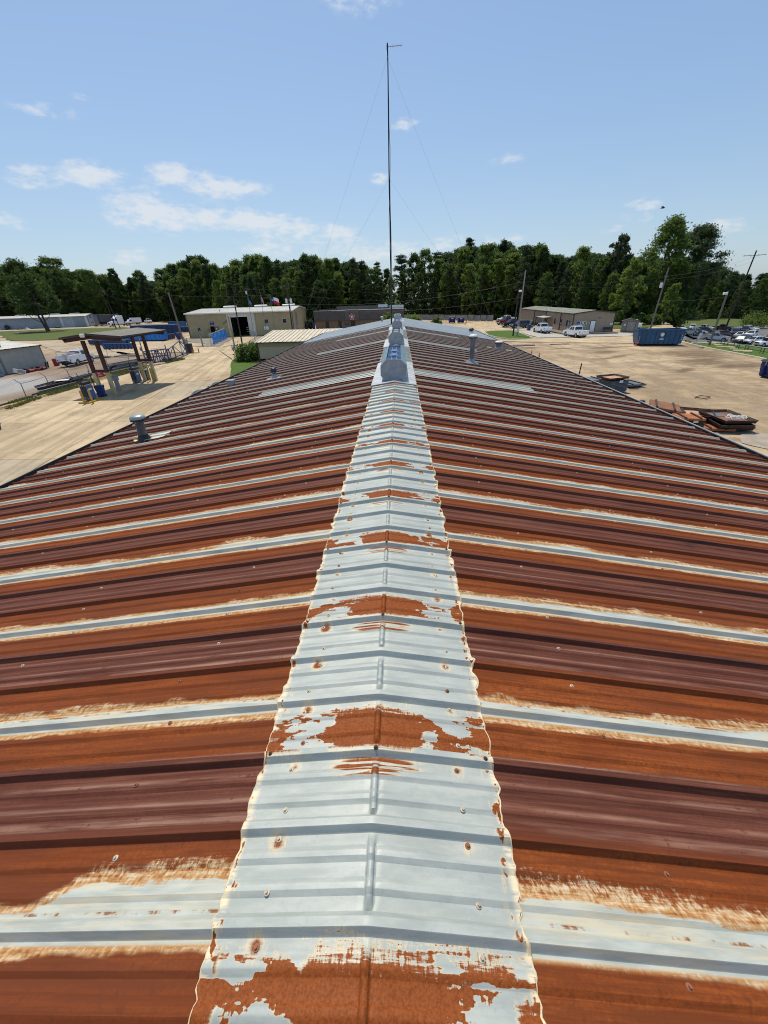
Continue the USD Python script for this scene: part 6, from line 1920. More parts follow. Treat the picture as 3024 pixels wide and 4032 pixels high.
box_truck()
vehicle('parked_pickup', 'white pickup parked at the far left beyond the service body truck', 'pickup truck', (-121.5, 204.0, 0), 315, 'pickup', paint('white', (.74, .75, .76)))
pole('utility_pole', 'dark leaning pole of the pair by the white lorry tractor, left one', (-109.0, 160.5, 0), 13.5, .2, .14, WOOD_DARK, (-.9, 0), cross=(12.8, 1.2, 20))
pole('utility_pole', 'shorter dark brace pole beside the leaning pole at the lorry tractor', (-108.0, 161.5, 0), 8.5, .17, .14, WOOD_DARK, (-1.6, .3), cat_='pole')

# ------------------------------------------------------------------ blue bins and containers on the left yard
def container(name, label, loc, rz, L, W, H, mat, ribs=9, group=None, open_top=True):
    """open-topped steel roll-off box: sloped ends, side ribs, top rail; local x along its length, y across"""
    t = thing(name, label, 'skip container', loc, rz, group)
    s = .35
    prof = [(-L / 2 + s, .22), (L / 2 - s * .4, .22), (L / 2, H * .55), (L / 2, H), (-L / 2, H), (-L / 2, H * .6)]
    inner = [(-L / 2 + s + .1, .40), (L / 2 - s * .4 - .1, .40), (L / 2 - .08, H * .55), (L / 2 - .08, H), (-L / 2 + .08, H), (-L / 2 + .08, H * .6)]
    for y in (-1, 1):
        obj('side_wall', prism_xz(prof, y * W / 2 - (.05 if y > 0 else 0), y * W / 2 + (0 if y > 0 else .05)), mat, t)
    obj('floor', bx(-L / 2 + s, L / 2 - s * .4, -W / 2 + .05, W / 2 - .05, .25, .40), mat, t)
    obj('end_wall', prism_xz([(L / 2 - s * .4, .22), (L / 2, H * .55), (L / 2, H), (L / 2 - .07, H), (L / 2 - .07, H * .55), (L / 2 - s * .4 - .07, .22)], -W / 2 + .05, W / 2 - .05), mat, t)
    obj('end_wall', prism_xz([(-L / 2 + s, .22), (-L / 2, H * .6), (-L / 2, H), (-L / 2 + .07, H), (-L / 2 + .07, H * .6), (-L / 2 + s + .07, .22)], -W / 2 + .05, W / 2 - .05), mat, t)
    for y in (-1, 1):
        for i in range(ribs):
            x = -L / 2 + s + .25 + (L - 2 * s - .4) * i / (ribs - 1)
            obj('rib', prism_xz([(x - .06, .24), (x + .06, .24), (x + .06, H - .05), (x - .06, H - .05)], y * W / 2 - (.0 if y > 0 else .09), y * W / 2 + (.09 if y > 0 else 0)), mat, t)
        obj('top_rail', bx(-L / 2 - .05, L / 2 + .05, y * W / 2 - .09, y * W / 2 + .10, H - .07, H + .07), mat, t)
        obj('skid', bx(-L / 2 + .3, L / 2 - .2, y * .45 - .06, y * .45 + .06, .04, .22), BLACK, t)
    for x in (-1, 1):
        obj('top_rail', bx(x * L / 2 - .07, x * L / 2 + .07, -W / 2, W / 2, H - .06, H + .06), mat, t)
    for x in (-L / 2 + .9, L / 2 - .7):
        for y in (-1, 1):
            obj('roller', cyl((x, y * (W / 2 - .25), .16), (x, y * (W / 2 - .05), .16), .16, n=12), BLACK, t)
    return t


container('blue_container', 'long bright blue container seen beyond the fuel canopy', (-64.0, 101.5, 0), -8, 14.5, 2.4, 1.75, BRIGHT_BLUE, 12)
FIRST = {}


def cart_row(label, group, pts, rz, h=1.05, mat=None, key='a', w=.6):
    for (x, y) in pts:
        if key not in FIRST:
            t = thing('roll_out_bin', label, 'bin', (x, y, 0), rz, group)
            cart(t, w, w * 1.1, h, mat)
            FIRST[key] = t
        else:
            dup(FIRST[key], (x, y, 0), rz, label, group)


cart_row('dark blue bin in the short row right of the bright blue container', 'bins in the row by the bright blue container', [(-57.6 - .04 * i, 100.9 + .92 * i) for i in range(7)], 0, 1.1, BIN_BLUE2, 'a', .70)
cart_row('dark blue roll-out bin in the front row seen under the canopy roof', 'bins in the front row beyond the canopy', [(-60.1 + .80 * i, 83.3 - .02 * i) for i in range(8)], -90, .95, BIN_BLUE, 'b', .68)
cart_row('navy roll-out bin in the rows behind the front row under the canopy roof', 'bins in the back rows beyond the canopy', [(-71.0 + .85 * i, 95.5 - .30 * i - 1.3 * j) for j in range(2) for i in range(13)], -90, .95, BIN_BLUE2, 'c', .72)


def bin_stack(x, y, rz, first):
    lab, grp = 'tall stack of dark blue nested bins behind the bright blue container', 'tall stacks of nested blue bins'
    if first is not None:
        return dup(first, (x, y, 0), rz, lab, grp)
    t = thing('bin_stack', lab, 'bin stack', (x, y, 0), rz, grp)
    for k in range(7):
        z = .33 * k
        V = []
        for zz, s in ((z, .78), (z + .72, 1.0)):
            V += [(-.80 * s, -.72 * s, zz), (.80 * s, -.72 * s, zz), (.80 * s, .72 * s, zz), (-.80 * s, .72 * s, zz)]
        bn = obj('bin', trimesh.convex.convex_hull(np.array(V)), [BIN_BLUE, BIN_BLUE2][k % 2], t)
        obj('rim', rbox((0, 0, z + .70), (1.68, 1.52, .07), .02), [BIN_BLUE, BIN_BLUE2][k % 2], bn)
        obj('wheel', cat([cyl((s * .70, -.80, z + .12), (s * .70, -.68, z + .12), .10, n=10) for s in (-1, 1)]), OFFWHITE if k == 0 else TYRE, bn)
    return t.GetPrim()


f_ = None
for i in range(9):
    p = bin_stack(-63.2 - 1.55 * i, 118.4 + .10 * i + (.3 if i % 2 else 0), 8, f_)
    f_ = f_ or p
for i in range(7):
    bin_stack(-64.8 - 1.6 * i, 120.6 + .1 * i, 8, f_)
cart_row('navy roll-out bin left of the workshop beyond the leaning gate pole', 'bins in the far rows left of the workshop', [(-68.0 + 1.15 * i, 130.2 + 1.6 * j) for j in range(2) for i in range(6)], -80, 1.35, BIN_BLUE2, 'd', 1.0)
cart_row('blue roll-out bin against the left corner of the workshop', 'bins at the left corner of the workshop', [(-54.6, 103.0), (-55.7, 104.6)], -80, 1.35, BIN_BLUE2, 'e', .95)
for i in range(5):
    m = rbox((0, 0, 1.3), (2.4, 1.3, 2.6), .05)
    t = thing('tall_blue_container', 'tall blue container at the back of the left yard, ' + ['first from the left', 'second from the left', 'third from the left', 'fourth from the left', 'nearest the workshop'][i], 'container', (-74 + 3.3 * i, 137.5 - .3 * i, 0), 6)
    obj('body', m, [BOX_BLUE, pm('azure_container', (.02, .10, .22), .5)][i % 2], t)
    obj('lid', rbox((0, 0, 2.66), (2.5, 1.4, .10), .03), BIN_BLUE, t)

# ------------------------------------------------------------------ right: tan building with deck, porch and benches
def right_building():
    t = thing('site_office', 'long low brown-beige metal building with dark corner trims and a pale ribbed roof', 'building', (36.0, 89.9, .0), 0)
    z0, H, W, L, R = .22, 3.75, 8.3, 39.4, 4.22
    # long wall faces -x and runs along +y; local x = across, local y = along
    gab = lambda u: H + (R - H) * (1 - abs(u / W - .5) * 2)
    segs = [(0, 2.7), (3.35, 6.1), (6.75, 10.0), (10.7, 15.6), (17.4, L)]
    def front(a, b, zb, zt):
        wall_part(t, 'long_wall', (0, b), (0, a), zb, lambda u: zt, BEIGE_WALL, .45, .02, .08)
    for a, b in segs:
        front(a, b, z0, H)
    for a, b in ((2.7, 3.35), (6.1, 6.75), (10.0, 10.7)):
        front(a, b, z0, 1.30); front(a, b, 2.38, H)
        f = obj('window', cat([bx(-.05, .02, a - .02, a + .05, 1.28, 2.4), bx(-.05, .02, b - .05, b + .02, 1.28, 2.4), bx(-.05, .02, a, b, 1.28, 1.34), bx(-.05, .02, a, b, 2.34, 2.4), bx(-.04, .01, a, b, 1.82, 1.86)]), BROWN_TRIM, t)
        obj('pane', bx(-.02, .0, a + .05, b - .05, 1.34, 2.34), GLASS, f)
    front(15.6, 17.4, 2.5, H)
    obj('porch_door', bx(.1, .15, 15.65, 16.6, z0, 2.4), pm('dark_porch_door', (.05, .05, .05), .4), t)
    obj('porch_panel', bx(.05, .10, 16.6, 17.4, z0, 2.4), pm('cream_panel', (.45, .41, .33), .6), t)
    obj('notice', bx(-.07, -.05, 6.25, 6.5, 1.45, 1.75), OFFWHITE, t)
    s = obj('blue_notice', bx(-.07, -.045, 1.55, 2.25, 1.45, 2.3), NAVY, t)
    obj('notice_sheet', bx(-.075, -.071, 1.72, 2.08, 1.6, 2.05), OFFWHITE, s)
    for y in (7.0, 16.9, 26.0):
        obj('downpipe', bx(-.12, .0, y - .09, y + .09, z0, H), BROWN_TRIM, t)
    # gable wall faces -y
    gsegs = [(0, .82, None), (.82, 2.82, 'pic'), (2.82, 3.62, None), (3.62, 4.62, 'door'), (4.62, W, None)]
    for a, b, k in gsegs:
        zb = 2.28 if k == 'door' else z0
        v, f = sheet_wall((a, 0), (b, 0), zb, lambda u, a=a: gab(u + a) - .02, .45, .02, .08)
        obj('gable_wall', (v, f), BEIGE_WALL, t)
    d = obj('door', rbox((4.12, -.02, 1.25), (.92, .06, 2.04), .01), WHITE, t)
    obj('knob', rot(lathe([(0, 0), (.04, .01), (.04, .05), (0, .06)], 10), 90, [1, 0, 0]).apply_translation((4.5, -.05, 1.2)), STEEL, d)
    obj('door_frame', cat([bx(3.58, 3.66, -.05, .03, z0, 2.32), bx(4.58, 4.66, -.05, .03, z0, 2.32), bx(3.58, 4.66, -.05, .03, 2.27, 2.34)]), BROWN_TRIM, t)
    pcs = obj('mural_board', bx(.82, 2.82, -.08, -.05, 1.32, 2.22), pm('mural_white', (.50, .52, .48), .6, 0, .35, 4.), t)
    obj('mural_blue', bx(.84, 1.42, -.085, -.081, 1.34, 2.20), NAVY, pcs)
    for i, (u, z, r, m) in enumerate([(1.75, 1.95, .16, LEAF_PALE), (2.1, 1.6, .20, pm('mural_sage', (.22, .27, .20), .6)), (2.45, 1.95, .18, BLACK), (2.6, 1.55, .15, LEAF_PALE), (1.12, 1.72, .18, pm('mural_sky', (.25, .35, .5), .6))]):
        obj('mural_shape', rot(extr(sg.Point(0, 0).buffer(r, 6), .004), 90, [1, 0, 0]).apply_translation((u, -.083, z)), m, pcs)
    sn = obj('small_sign', bx(7.6, 8.15, -.06, -.04, 1.45, 1.82), OFFWHITE, t)
    obj('sign_line', cat([bx(7.68, 8.07, -.064, -.061, 1.55 + .1 * i, 1.57 + .1 * i) for i in range(2)]), RED, sn)
    obj('wall_lamp', cat([rbox((7.9, -.12, 3.25), (.25, .2, .2), .04), rbox((-.12, .5, 3.2), (.2, .25, .2), .04), rbox((3.35, -.1, 1.95), (.16, .14, .16), .03)]), OFFWHITE, t)
    obj('conduit', cat([cyl((4.8, -.08, 2.95), (5.4, -.08, 2.95), .025), cyl((5.4, -.08, 2.95), (5.25, -.08, 2.6), .025)]), BROWN_TRIM, t)
    obj('corner_trim', cat([bx(-.06, .10, -.06, .10, z0, H), bx(W - .1, W + .06, -.06, .1, z0, H), bx(-.06, .1, L - .1, L + .06, z0, H)]), BROWN_TRIM, t)
    obj('far_wall', prism_xz([(0, z0), (W, z0), (W, H), (W / 2, R), (0, H)], L - .05, L), BEIGE_WALL, t)
    obj('right_wall', bx(W - .06, W - .02, 0, L, z0, H), BEIGE_WALL, t)
    # roof sheets run across the building
    for a, b, za, zb in ((-.25, W / 2, H + .02, R + .05), (W / 2, W + .25, R + .05, H + .02)):
        ys, hs, k = [-.2], [0.0], .1
        while k < L + .05:
            ys += [k - .04, k - .02, k + .02, k + .04]; hs += [0, .035, .035, 0]; k += .42
        ys.append(L + .2); hs.append(0)
        P = np.array([[(x, y, z + h) for x, z in ((a, za), (b, zb))] for y, h in zip(ys, hs)])
        obj('roof', fix_up(grid_mesh(P)), pm('cream_roof_sheet', (.50, .475, .36), .5, .1, .12, .6), t)
    obj('eave_trim', bx(-.36, -.24, -.22, L + .2, H - .14, H + .03), BROWN_TRIM, t)
    obj('rake_trim', cat([prism_xz([(-.3, H - .14), (W / 2, R - .10), (W / 2, R + .08), (-.3, H + .04)], -.28, -.2), prism_xz([(W / 2, R - .10), (W + .3, H - .14), (W + .3, H + .04), (W / 2, R + .08)], -.28, -.2)]), BROWN_TRIM, t)
    obj('service_mast', cat([cyl((-.1, 17.3, H), (-.1, 17.3, H + 1.1), .04), bx(-.2, .0, 17.2, 17.4, H - .5, H)]), GREY, t)
    # porch on the long side
    pr = obj('porch_roof', prism_xz([(-2.3, 2.42), (.0, 2.62), (.0, 2.72), (-2.3, 2.52)], 12.2, 17.8), pm('porch_sheet', (.34, .33, .28), .6), t)
    obj('porch_fascia', bx(-2.36, -2.28, 12.15, 17.85, 2.36, 2.54), BROWN_TRIM, t)
    for y in (12.5, 17.5):
        obj('porch_post', bx(-2.2, -2.08, y - .06, y + .06, .0, 2.42), pm('cream_post', (.42, .38, .30), .6) if y < 13 else BROWN_TRIM, t)
    return t


right_building()


def deck():
    t = thing('timber_deck', 'low dark timber deck wrapping the near corner of the beige office', 'deck', (33.7, 87.2, 0))
    DK = pm('deck_boards', (.17, .14, .11), .8, 0, .25, 2., stretch=(.5, 5, 1))
    for i in range(18):
        obj('board', bx(0, 10.6, .15 * i, .15 * i + .135, .17, .215), DK, t)
    for i in range(15):
        obj('board', bx(.15 * i, .15 * i + .135, 2.72, 12.2, .17, .215), DK, t)
    obj('skirt', cat([bx(-.02, 10.6, -.05, -.01, 0, .17), bx(-.05, -.01, -.05, 12.2, 0, .17), bx(10.58, 10.62, 0, 2.7, 0, .17)]), BROWN_TRIM, t)
    obj('step', bx(5.8, 7.6, -.45, -.08, 0, .10), DK, t)


deck()
t = thing('bench', 'dark slatted bench on the deck at the right end of the beige office', 'bench', (43.2, 89.45, .215))
for i in range(4):
    obj('seat_slat', bx(-.9, .9, -.42 + .11 * i, -.33 + .11 * i, .42, .45), BLACK, t)
for i in range(3):
    obj('back_slat', bx(-.9, .9, .05, .08, .52 + .13 * i, .62 + .13 * i), BLACK, t)
for x in (-.82, .82):
    obj('leg', cat([bx(x - .04, x + .04, -.40, -.34, 0, .42), bx(x - .04, x + .04, .02, .08, 0, .92), bx(x - .03, x + .03, -.45, .05, .60, .64)]), BLACK, t)

PW = paint('white', (.74, .75, .76))
vehicle('parked_pickup', 'white pickup parked nose-in by the office porch, left of its twin', 'pickup truck', (31.3, 94.0, 0), 96, 'pickup', PW)
vehicle('parked_pickup', 'white pickup parked at the corner of the office deck, nearest the yard', 'pickup truck', (34.2, 83.2, 0), 99, 'pickup', PW)
vehicle('parked_pickup', 'white pickup behind the red one at the far panel fence', 'pickup truck', (33.3, 134.0, 0), 200, 'pickup', PW)
vehicle('parked_pickup', 'dark red pickup in the row before the panel fence', 'pickup truck', (30.6, 123.0, 0), 200, 'pickup', paint('dark_red', (.16, .012, .02)))
vehicle('parked_pickup', 'black pickup between the dark red pickup and the grey jeep', 'pickup truck', (29.6, 112.7, 0), 196, 'pickup', paint('black', (.012, .013, .02)))
vehicle('parked_suv', 'slate grey off-roader in the row left of the office hedge', 'off-road car', (30.4, 108.5, 0), 190, 'suv', paint('slate', (.07, .085, .115), .2))
t = thing('ladder_trailer', 'grey ladder trailer frame leaning beside the slate off-roader', 'trailer', (33.0, 107.3, 0), 10)
obj('frame', cat([cyl((-1.2, y, .5), (1.4, y, .5), .05) for y in (-.5, .5)] + [cyl((x, -.5, .5), (x, .5, .5), .04) for x in (-1.2, .1, 1.4)]), GREY, t)
obj('ladder', cat([cyl((-.9, y, .0), (-.1, y, 1.9), .035) for y in (-.25, .25)] + [cyl((-.9 + .8 * k, -.25, 1.9 * k), (-.9 + .8 * k, .25, 1.9 * k), .025) for k in np.linspace(.1, .95, 6)]), GALV, t)
for s in (-1, 1):
    obj('wheel', cyl((.6, s * .6, .32), (.6, s * .78, .32), .32, n=16), TYRE, t)
t = thing('roll_out_bin', 'blue roll-out bin standing alone in front of the office hedge', 'bin', (30.5, 101.0, 0), -80)
cart(t, .78, .8, 1.1, BIN_BLUE)
pole('utility_pole', 'tall leaning utility pole on the kerbed grass island, with a white floodlight', (24.1, 87.0, .1), 11.4, .17, .11, pm('pale_pole_wood', (.25, .22, .19), .85, 0, .15, 3., stretch=(4, 4, .4)), (.15, .3), lamp=(-.45, -.2, 7.9))
pole('utility_pole', 'black slim pole beside the floodlit pole on the grass island', (23.35, 87.2, .1), 8.4, .16, .10, WOOD_DARK, (.1, .1), cat_='pole')
t = thing('pole_notice', 'pale notice board strapped to the floodlit pole', 'notice', (24.1, 86.82, .1))
obj('board', bx(-.26, .26, -.04, .0, .75, 1.75), OFFWHITE, t)
obj('strap', lathe([(.19, 1.9), (.20, 1.9), (.20, 2.2), (.19, 2.2)], 12).apply_translation((0, .18, 0)), GREY, t)
obj('foot_box', rbox((-.02, -.1, .28), (.3, .2, .4), .02), GREY, t)
pole('utility_pole', 'thin pale pole far behind the panel fence, left of the grass island', (28.5, 172.0, 0), 9.6, .16, .11, WOOD, cross=(9.1, .9, 0))
cone('orange cone by the far blue dumpsters, nearer the road edge', (19.7, 127.9, 0))
cone('small orange cone behind its neighbour by the far blue dumpsters', (21.2, 135.0, 0))
cone('orange cone just beyond the right roof eave, left of two', (18.7, 58.9, 0))
cone('orange cone just beyond the right roof eave, right of two', (18.75, 55.7, 0))


def dumpster(label, loc, rz, W=1.9, D=1.5, H=1.35, mat=None, lid=True):
    """front-load dumpster: sloping front, lifting pockets, lid; the front looks along -y"""
    m = mat or BOX_NAVY
    t = thing('dumpster', label, 'dumpster', loc, rz)
    side = [(-D / 2 + .12, .12), (D / 2, .12), (D / 2, H), (-D / 2 - .12, H * .82), (-D / 2 - .12, H * .60)]
    sh = prism_xz(side, -W / 2, W / 2)
    sh = sh.apply_transform(trimesh.transformations.rotation_matrix(math.pi / 2, [0, 0, 1]))
    obj('body', sh, m, t)
    for s in (-1, 1):
        obj('pocket', rbox((s * (W / 2 + .07), 0, H * .55), (.14, D * .62, .2), .02), m, t)
        for k in (-.35, .35):
            obj('rib', bx(s * W * .28 - .05 + k * 0, s * W * .28 + .05, -D / 2 - .17, -D / 2 - .02, .15, H * .8), m, t)
        obj('foot', bx(s * W * .4 - .08, s * W * .4 + .08, -D / 2 + .2, D / 2 - .1, 0, .12), BLACK, t)
    v = prism_xz([(-D / 2 - .18, H * .83), (D / 2 + .03, H + .02), (D / 2 + .03, H + .08), (-D / 2 - .18, H * .83 + .06)], -W / 2 - .03, W / 2 + .03)
    obj('lid', v.apply_transform(trimesh.transformations.rotation_matrix(math.pi / 2, [0, 0, 1])), BLACK, t)
    obj('label_plate', bx(-W * .2, W * .2, -D / 2 - .135, -D / 2 - .125, H * .63, H * .75), OFFWHITE, t)
    return t


dumpster('far blue dumpster before the panel fence, left one', (16.9, 137.4, 0), 0, H=1.85)
dumpster('far blue dumpster before the panel fence, right one nearer the cones', (19.5, 136.3, 0), 0, H=1.75)
# big dumpster cut by the right edge: we see its left end, so its long front looks towards -x
t = dumpster('navy dumpster with white lettering cut by the right edge of the picture', (36.0, 39.3, 0), -82, 2.6, 1.7, 1.78, pm('deep_navy_paint', (.012, .028, .14), .42, 0, .3, 2.))
obj('rim', bx(-1.36, 1.36, -1.08, -1.0, 1.40, 1.50), STEEL, t)
text_on(t, 'lettering', 'Fre', .30, -.55, -1.0, 1.10, OFFWHITE)
obj('door', bx(-.75, -.1, -.80, -.76, .25, .78), BLACK, t)
obj('front_beam', prism_xz([(-.0, .1), (.14, .1), (.14, 1.4), (0, 1.4)], -.06, .06).apply_translation((-1.0, -.93, 0)), BOX_NAVY, t)


def stored_shed():
    t = thing('storage_shed', 'small grey-brown storage shed with a gabled roof right of the beige office', 'shed', (48.2, 90.9, 0), -24)
    W, D, H, R = 2.9, 2.6, 2.05, 2.5
    SW = pm('shed_siding', (.20, .18, .165), .7, 0, .12, 1.)
    for i in range(10):
        a, b = -W / 2 + W * i / 10, -W / 2 + W * (i + 1) / 10 - .012
        if -.62 < (a + b) / 2 < .95:
            obj('siding_board', bx(a, b, -D / 2, -D / 2 + .04, 1.98, H), SW, t)
        else:
            obj('siding_board', bx(a, b, -D / 2, -D / 2 + .04, .1, H), SW, t)
    obj('gable', prism_xz([(-W / 2, H), (W / 2, H), (0, R)], -D / 2, -D / 2 + .04), SW, t)
    obj('door', bx(-.55, .90, -D / 2 - .02, -D / 2 + .02, .12, 1.95), pm('shed_door', (.25, .225, .20), .6), t)
    obj('door_trim', cat([bx(-.62, -.55, -D / 2 - .04, -D / 2 + .02, .1, 2.0), bx(.90, .97, -D / 2 - .04, -D / 2 + .02, .1, 2.0), bx(-.62, .97, -D / 2 - .04, -D / 2 + .02, 1.95, 2.02)]), BROWN_TRIM, t)
    obj('notice', bx(-1.15, -.8, -D / 2 - .02, -D / 2 - .005, 1.2, 1.55), OFFWHITE, t)
    obj('side_wall', cat([bx(-W / 2, -W / 2 + .04, -D / 2, D / 2, .1, H), bx(W / 2 - .04, W / 2, -D / 2, D / 2, .1, H), bx(-W / 2, W / 2, D / 2 - .04, D / 2, .1, H)]), SW, t)
    obj('roof', cat([prism_xz([(-W / 2 - .15, H - .05), (0, R + .0), (0, R + .06), (-W / 2 - .15, H + .01)], -D / 2 - .12, D / 2 + .1), prism_xz([(0, R), (W / 2 + .15, H - .05), (W / 2 + .15, H + .01), (0, R + .06)], -D / 2 - .12, D / 2 + .1)]), BROWN_TRIM, t)
    obj('skid', cat([bx(-W / 2, W / 2, y - .07, y + .07, 0, .1) for y in (-1.1, 1.1)]), WOOD_DARK, t)


stored_shed()
vehicle('parked_pickup', 'white pickup half hidden behind the small storage shed', 'pickup truck', (52.2, 97.6, 0), 84, 'pickup', PW)
t = container('roll_off_container', 'long weathered blue roll-off container on the dirt yard, with a white crest', (40.6, 67.6, 0), -10, 6.4, 2.35, 2.2, BOX_BLUE, 9)
cr = sg.Polygon([(-.30, .0), (-.12, -.26), (.12, -.26), (.30, 0), (.22, .06), (.30, .20), (.12, .14), (.06, .30), (-.06, .18), (-.14, .32), (-.18, .14), (-.32, .18), (-.22, .06)])
obj('crest', rot(extr(cr, .004), 90, [1, 0, 0]).apply_translation((.15, -1.285, 1.55)), OFFWHITE, t)
obj('crest_lines', cat([bx(-.12, .42, -1.286, -1.281, 1.02, 1.08), bx(-.16, .46, -1.286, -1.281, .84, .92)]), OFFWHITE, t)
obj('faded_text', cat([bx(2.15 + .09 * i, 2.20 + .09 * i, -1.286, -1.281, 1.62, 1.78) for i in range(6)]), RED, t)
obj('reflector', cat([bx(2.86, 2.96, -1.286, -1.281, .75 + .28 * i, .92 + .28 * i) for i in range(3)]), OFFWHITE, t)
obj('ladder', cat([bx(-2.96, -2.90, -1.30, -1.26, .35, 1.4)] + [bx(-3.1, -2.8, -1.30, -1.26, .45 + .3 * i, .49 + .3 * i) for i in range(4)]), GALV_DARK, t)
cone('orange cone at the left foot of the blue roll-off container', (37.25, 66.9, 0))
pole('utility_pole', 'tall pole with one white transformer can behind the roll-off container', (55.3, 95.5, 0), 11.4, .18, .12, WOOD, (.3, .1), cross=(9.8, .45, 30), transformer=[(-.55, -.15, 8.3)])
pole('utility_pole', 'leaning pole with a white lamp on the grass bank before the parked cars', (48.4, 66.8, -.3), 7.4, .17, .12, WOOD, (.05, .1), lamp=(-.30, -.1, 7.05))
pole('utility_pole', 'tall pole with a crossarm rising behind the parked cars at the right', (100.0, 134.0, -5.2), 21.5, .26, .17, WOOD_DARK, (1.0, .3), cross=(20.4, 2.5, -35))

# ------------------------------------------------------------------ stepped path with dark rails on the grass bank
t = thing('stepped_path', 'flight of pale concrete landings and steps climbing the grass bank', 'steps', (0, 0, 0))
for (x, y, L, W, rz) in [(46.4, 57.6, 2.0, .9, -32), (45.75, 55.9, .9, .5, -32), (50.2, 65.9, 2.3, .9, -34), (49.2, 63.4, 1.0, .5, -34), (47.2, 60.2, .9, .5, -32), (54.2, 75.6, 2.6, .9, -36), (55.4, 76.0, 1.0, .5, -36), (54.4, 73.2, 1.1, .5, -36), (52.9, 70.9, 1.0, .5, -36)]:
    obj('slab', rbox((x, y, terrain(x, y) + .14), (L, W, .14), .02, rz), CONC2, t)
t = thing('handrail', 'dark green stepped handrail along the grass bank beside the landings', 'handrail', (0, 0, 0))
rails = [(57.6, 77.6), (55.9, 76.2), (53.6, 71.6), (52.9, 69.3), (50.9, 66.0), (49.6, 64.0), (48.5, 61.4), (47.7, 59.9), (47.4, 57.4), (46.3, 55.6), (46.1, 54.2), (45.7, 51.2), (45.6, 49.6), (44.6, 46.0)]
hz = .78
for i, (x, y) in enumerate(rails):
    zb = terrain(x + 1.2, y)
    obj('post', cyl((x + 1.2, y, zb - .05), (x + 1.2, y, zb + hz), .045, n=6), RAIL, t)
    if i + 1 < len(rails):
        x2, y2 = rails[i + 1]
        z2 = terrain(x2 + 1.2, y2)
        for f in (1.0, .5):
            obj('rail', cyl((x + 1.2, y, zb + hz * f), (x2 + 1.2, y2, z2 + hz * f), .042, n=6), RAIL, t)
for i, (x, y) in enumerate([(46.6, 67.3), (44.9, 62.7)]):
    m = trimesh.creation.icosphere(2, 1)
    v = m.vertices * (.5, .3, .16) * (1 + .5 * (meshkit.noise(m.vertices * 3 + i, 3)[:, None] - .5))
    solo('stone', moved(trimesh.Trimesh(v, m.faces), (x - .5, y, .05), 60), ROCK, ('farther', 'nearer')[i] + ' flat stone lying on the kerb of the grass bank', 'stone', smooth=40)
for i, (x, y, l) in enumerate([(76.2, 99.8, 'leaning cream stake in front of the black jeep'), (84.0, 102.2, 'leaning cream stake in front of the white crossover cars')]):
    solo('stake', cyl((x, y, terrain(x, y) - .1), (x + .5, y + .3, terrain(x, y) + 1.35), .11, n=8), POST_TAN, l, 'stake')
t = thing('leaning_sign', 'white board sign on a leaning post by the parked silver pickup', 'sign', (61.0, 88.2, -1.9), -30)
obj('post', cyl((0, 0, 0), (.35, 0, 1.5), .05), STEEL, t)
obj('board', rot(bx(-.25, .25, -.03, .0, .45, 1.6), 14, [0, 1, 0]).apply_translation((.05, -.06, 0)), OFFWHITE, t)

# ------------------------------------------------------------------ cars in the lower car park
SILV, GR, MAR, GRN, BLK = paint('silver', (.42, .43, .45), .4), paint('grey', (.16, .17, .19), .3), paint('maroon', (.09, .015, .03)), paint('dark_green', (.02, .05, .045), .2), paint('black', (.012, .013, .02))
NAV = paint('dark_navy', (.015, .02, .05))
cars = [
    ('parked_pickup', 'silver pickup seen side-on at the front of the lower car park', 'pickup', 81.5, 111.5, 321, SILV),
    ('parked_suv', 'big dark navy SUV behind the end of the roll-off container', 'suv', 90.2, 133.0, 200, NAV),
    ('parked_car', 'white car at the left end of the back row of parked cars', 'sedan', 94.5, 146.0, 250, PW),
    ('parked_suv', 'white SUV in the back row right behind the dark navy one', 'suv', 102.5, 152.5, 240, PW),
    ('parked_pickup', 'pale pickup in the back row left of the leaning lamp pole', 'pickup', 103.2, 147.8, 300, paint('cream', (.58, .56, .50))),
    ('parked_pickup', 'dark pickup facing the yard in the back row right of the lamp pole', 'pickup', 108.5, 146.5, 300, BLK),
    ('parked_pickup', 'white pickup in the back row at the far right', 'pickup', 111.8, 140.5, 290, PW),
    ('parked_suv', 'black jeep with a pale windscreen shade at the front of the lower car park', 'suv', 87.8, 110.8, 206, BLK),
    ('parked_suv', 'white crossover between the black jeep and the front white pickup', 'suv', 89.6, 109.0, 190, PW),
    ('parked_pickup', 'white pickup at the right end of the front row of parked cars', 'pickup', 89.0, 104.0, 186, PW),
    ('parked_suv', 'white SUV in the middle row behind the two white front cars', 'suv', 101.0, 124.8, 215, PW),
    ('parked_suv', 'maroon car in the middle row behind the silver pickup', 'sedan', 97.8, 130.2, 330, MAR),
    ('parked_suv', 'dark grey-green car in the middle row right of the maroon one', 'suv', 101.8, 131.8, 225, GRN),
    ('parked_car', 'plum car close behind the bonnet of the silver pickup', 'sedan', 91.0, 120.0, 320, paint('plum', (.07, .03, .06))),
    ('parked_car', 'silver hatchback in the middle row left of the white SUV', 'sedan', 98.2, 125.0, 215, SILV),
    ('parked_car', 'dark green car at the right edge of the middle row', 'sedan', 103.2, 119.8, 200, GRN),
    ('parked_car', 'black estate car behind the silver pickup cab', 'suv', 98.0, 139.0, 330, BLK),
    ('parked_car', 'white car parked left of the black estate car', 'sedan', 94.5, 137.2, 330, PW),
    ('parked_pickup', 'black pickup in front of the white pickup of the back row', 'pickup', 108.0, 136.5, 225, BLK),
    ('parked_car', 'white car cut by the right edge in the back row', 'sedan', 118.5, 138.5, 240, PW),
    ('parked_car', 'dark car with a white tail just right of the roll-off container', 'sedan', 64.0, 96.5, 20, GR),
]
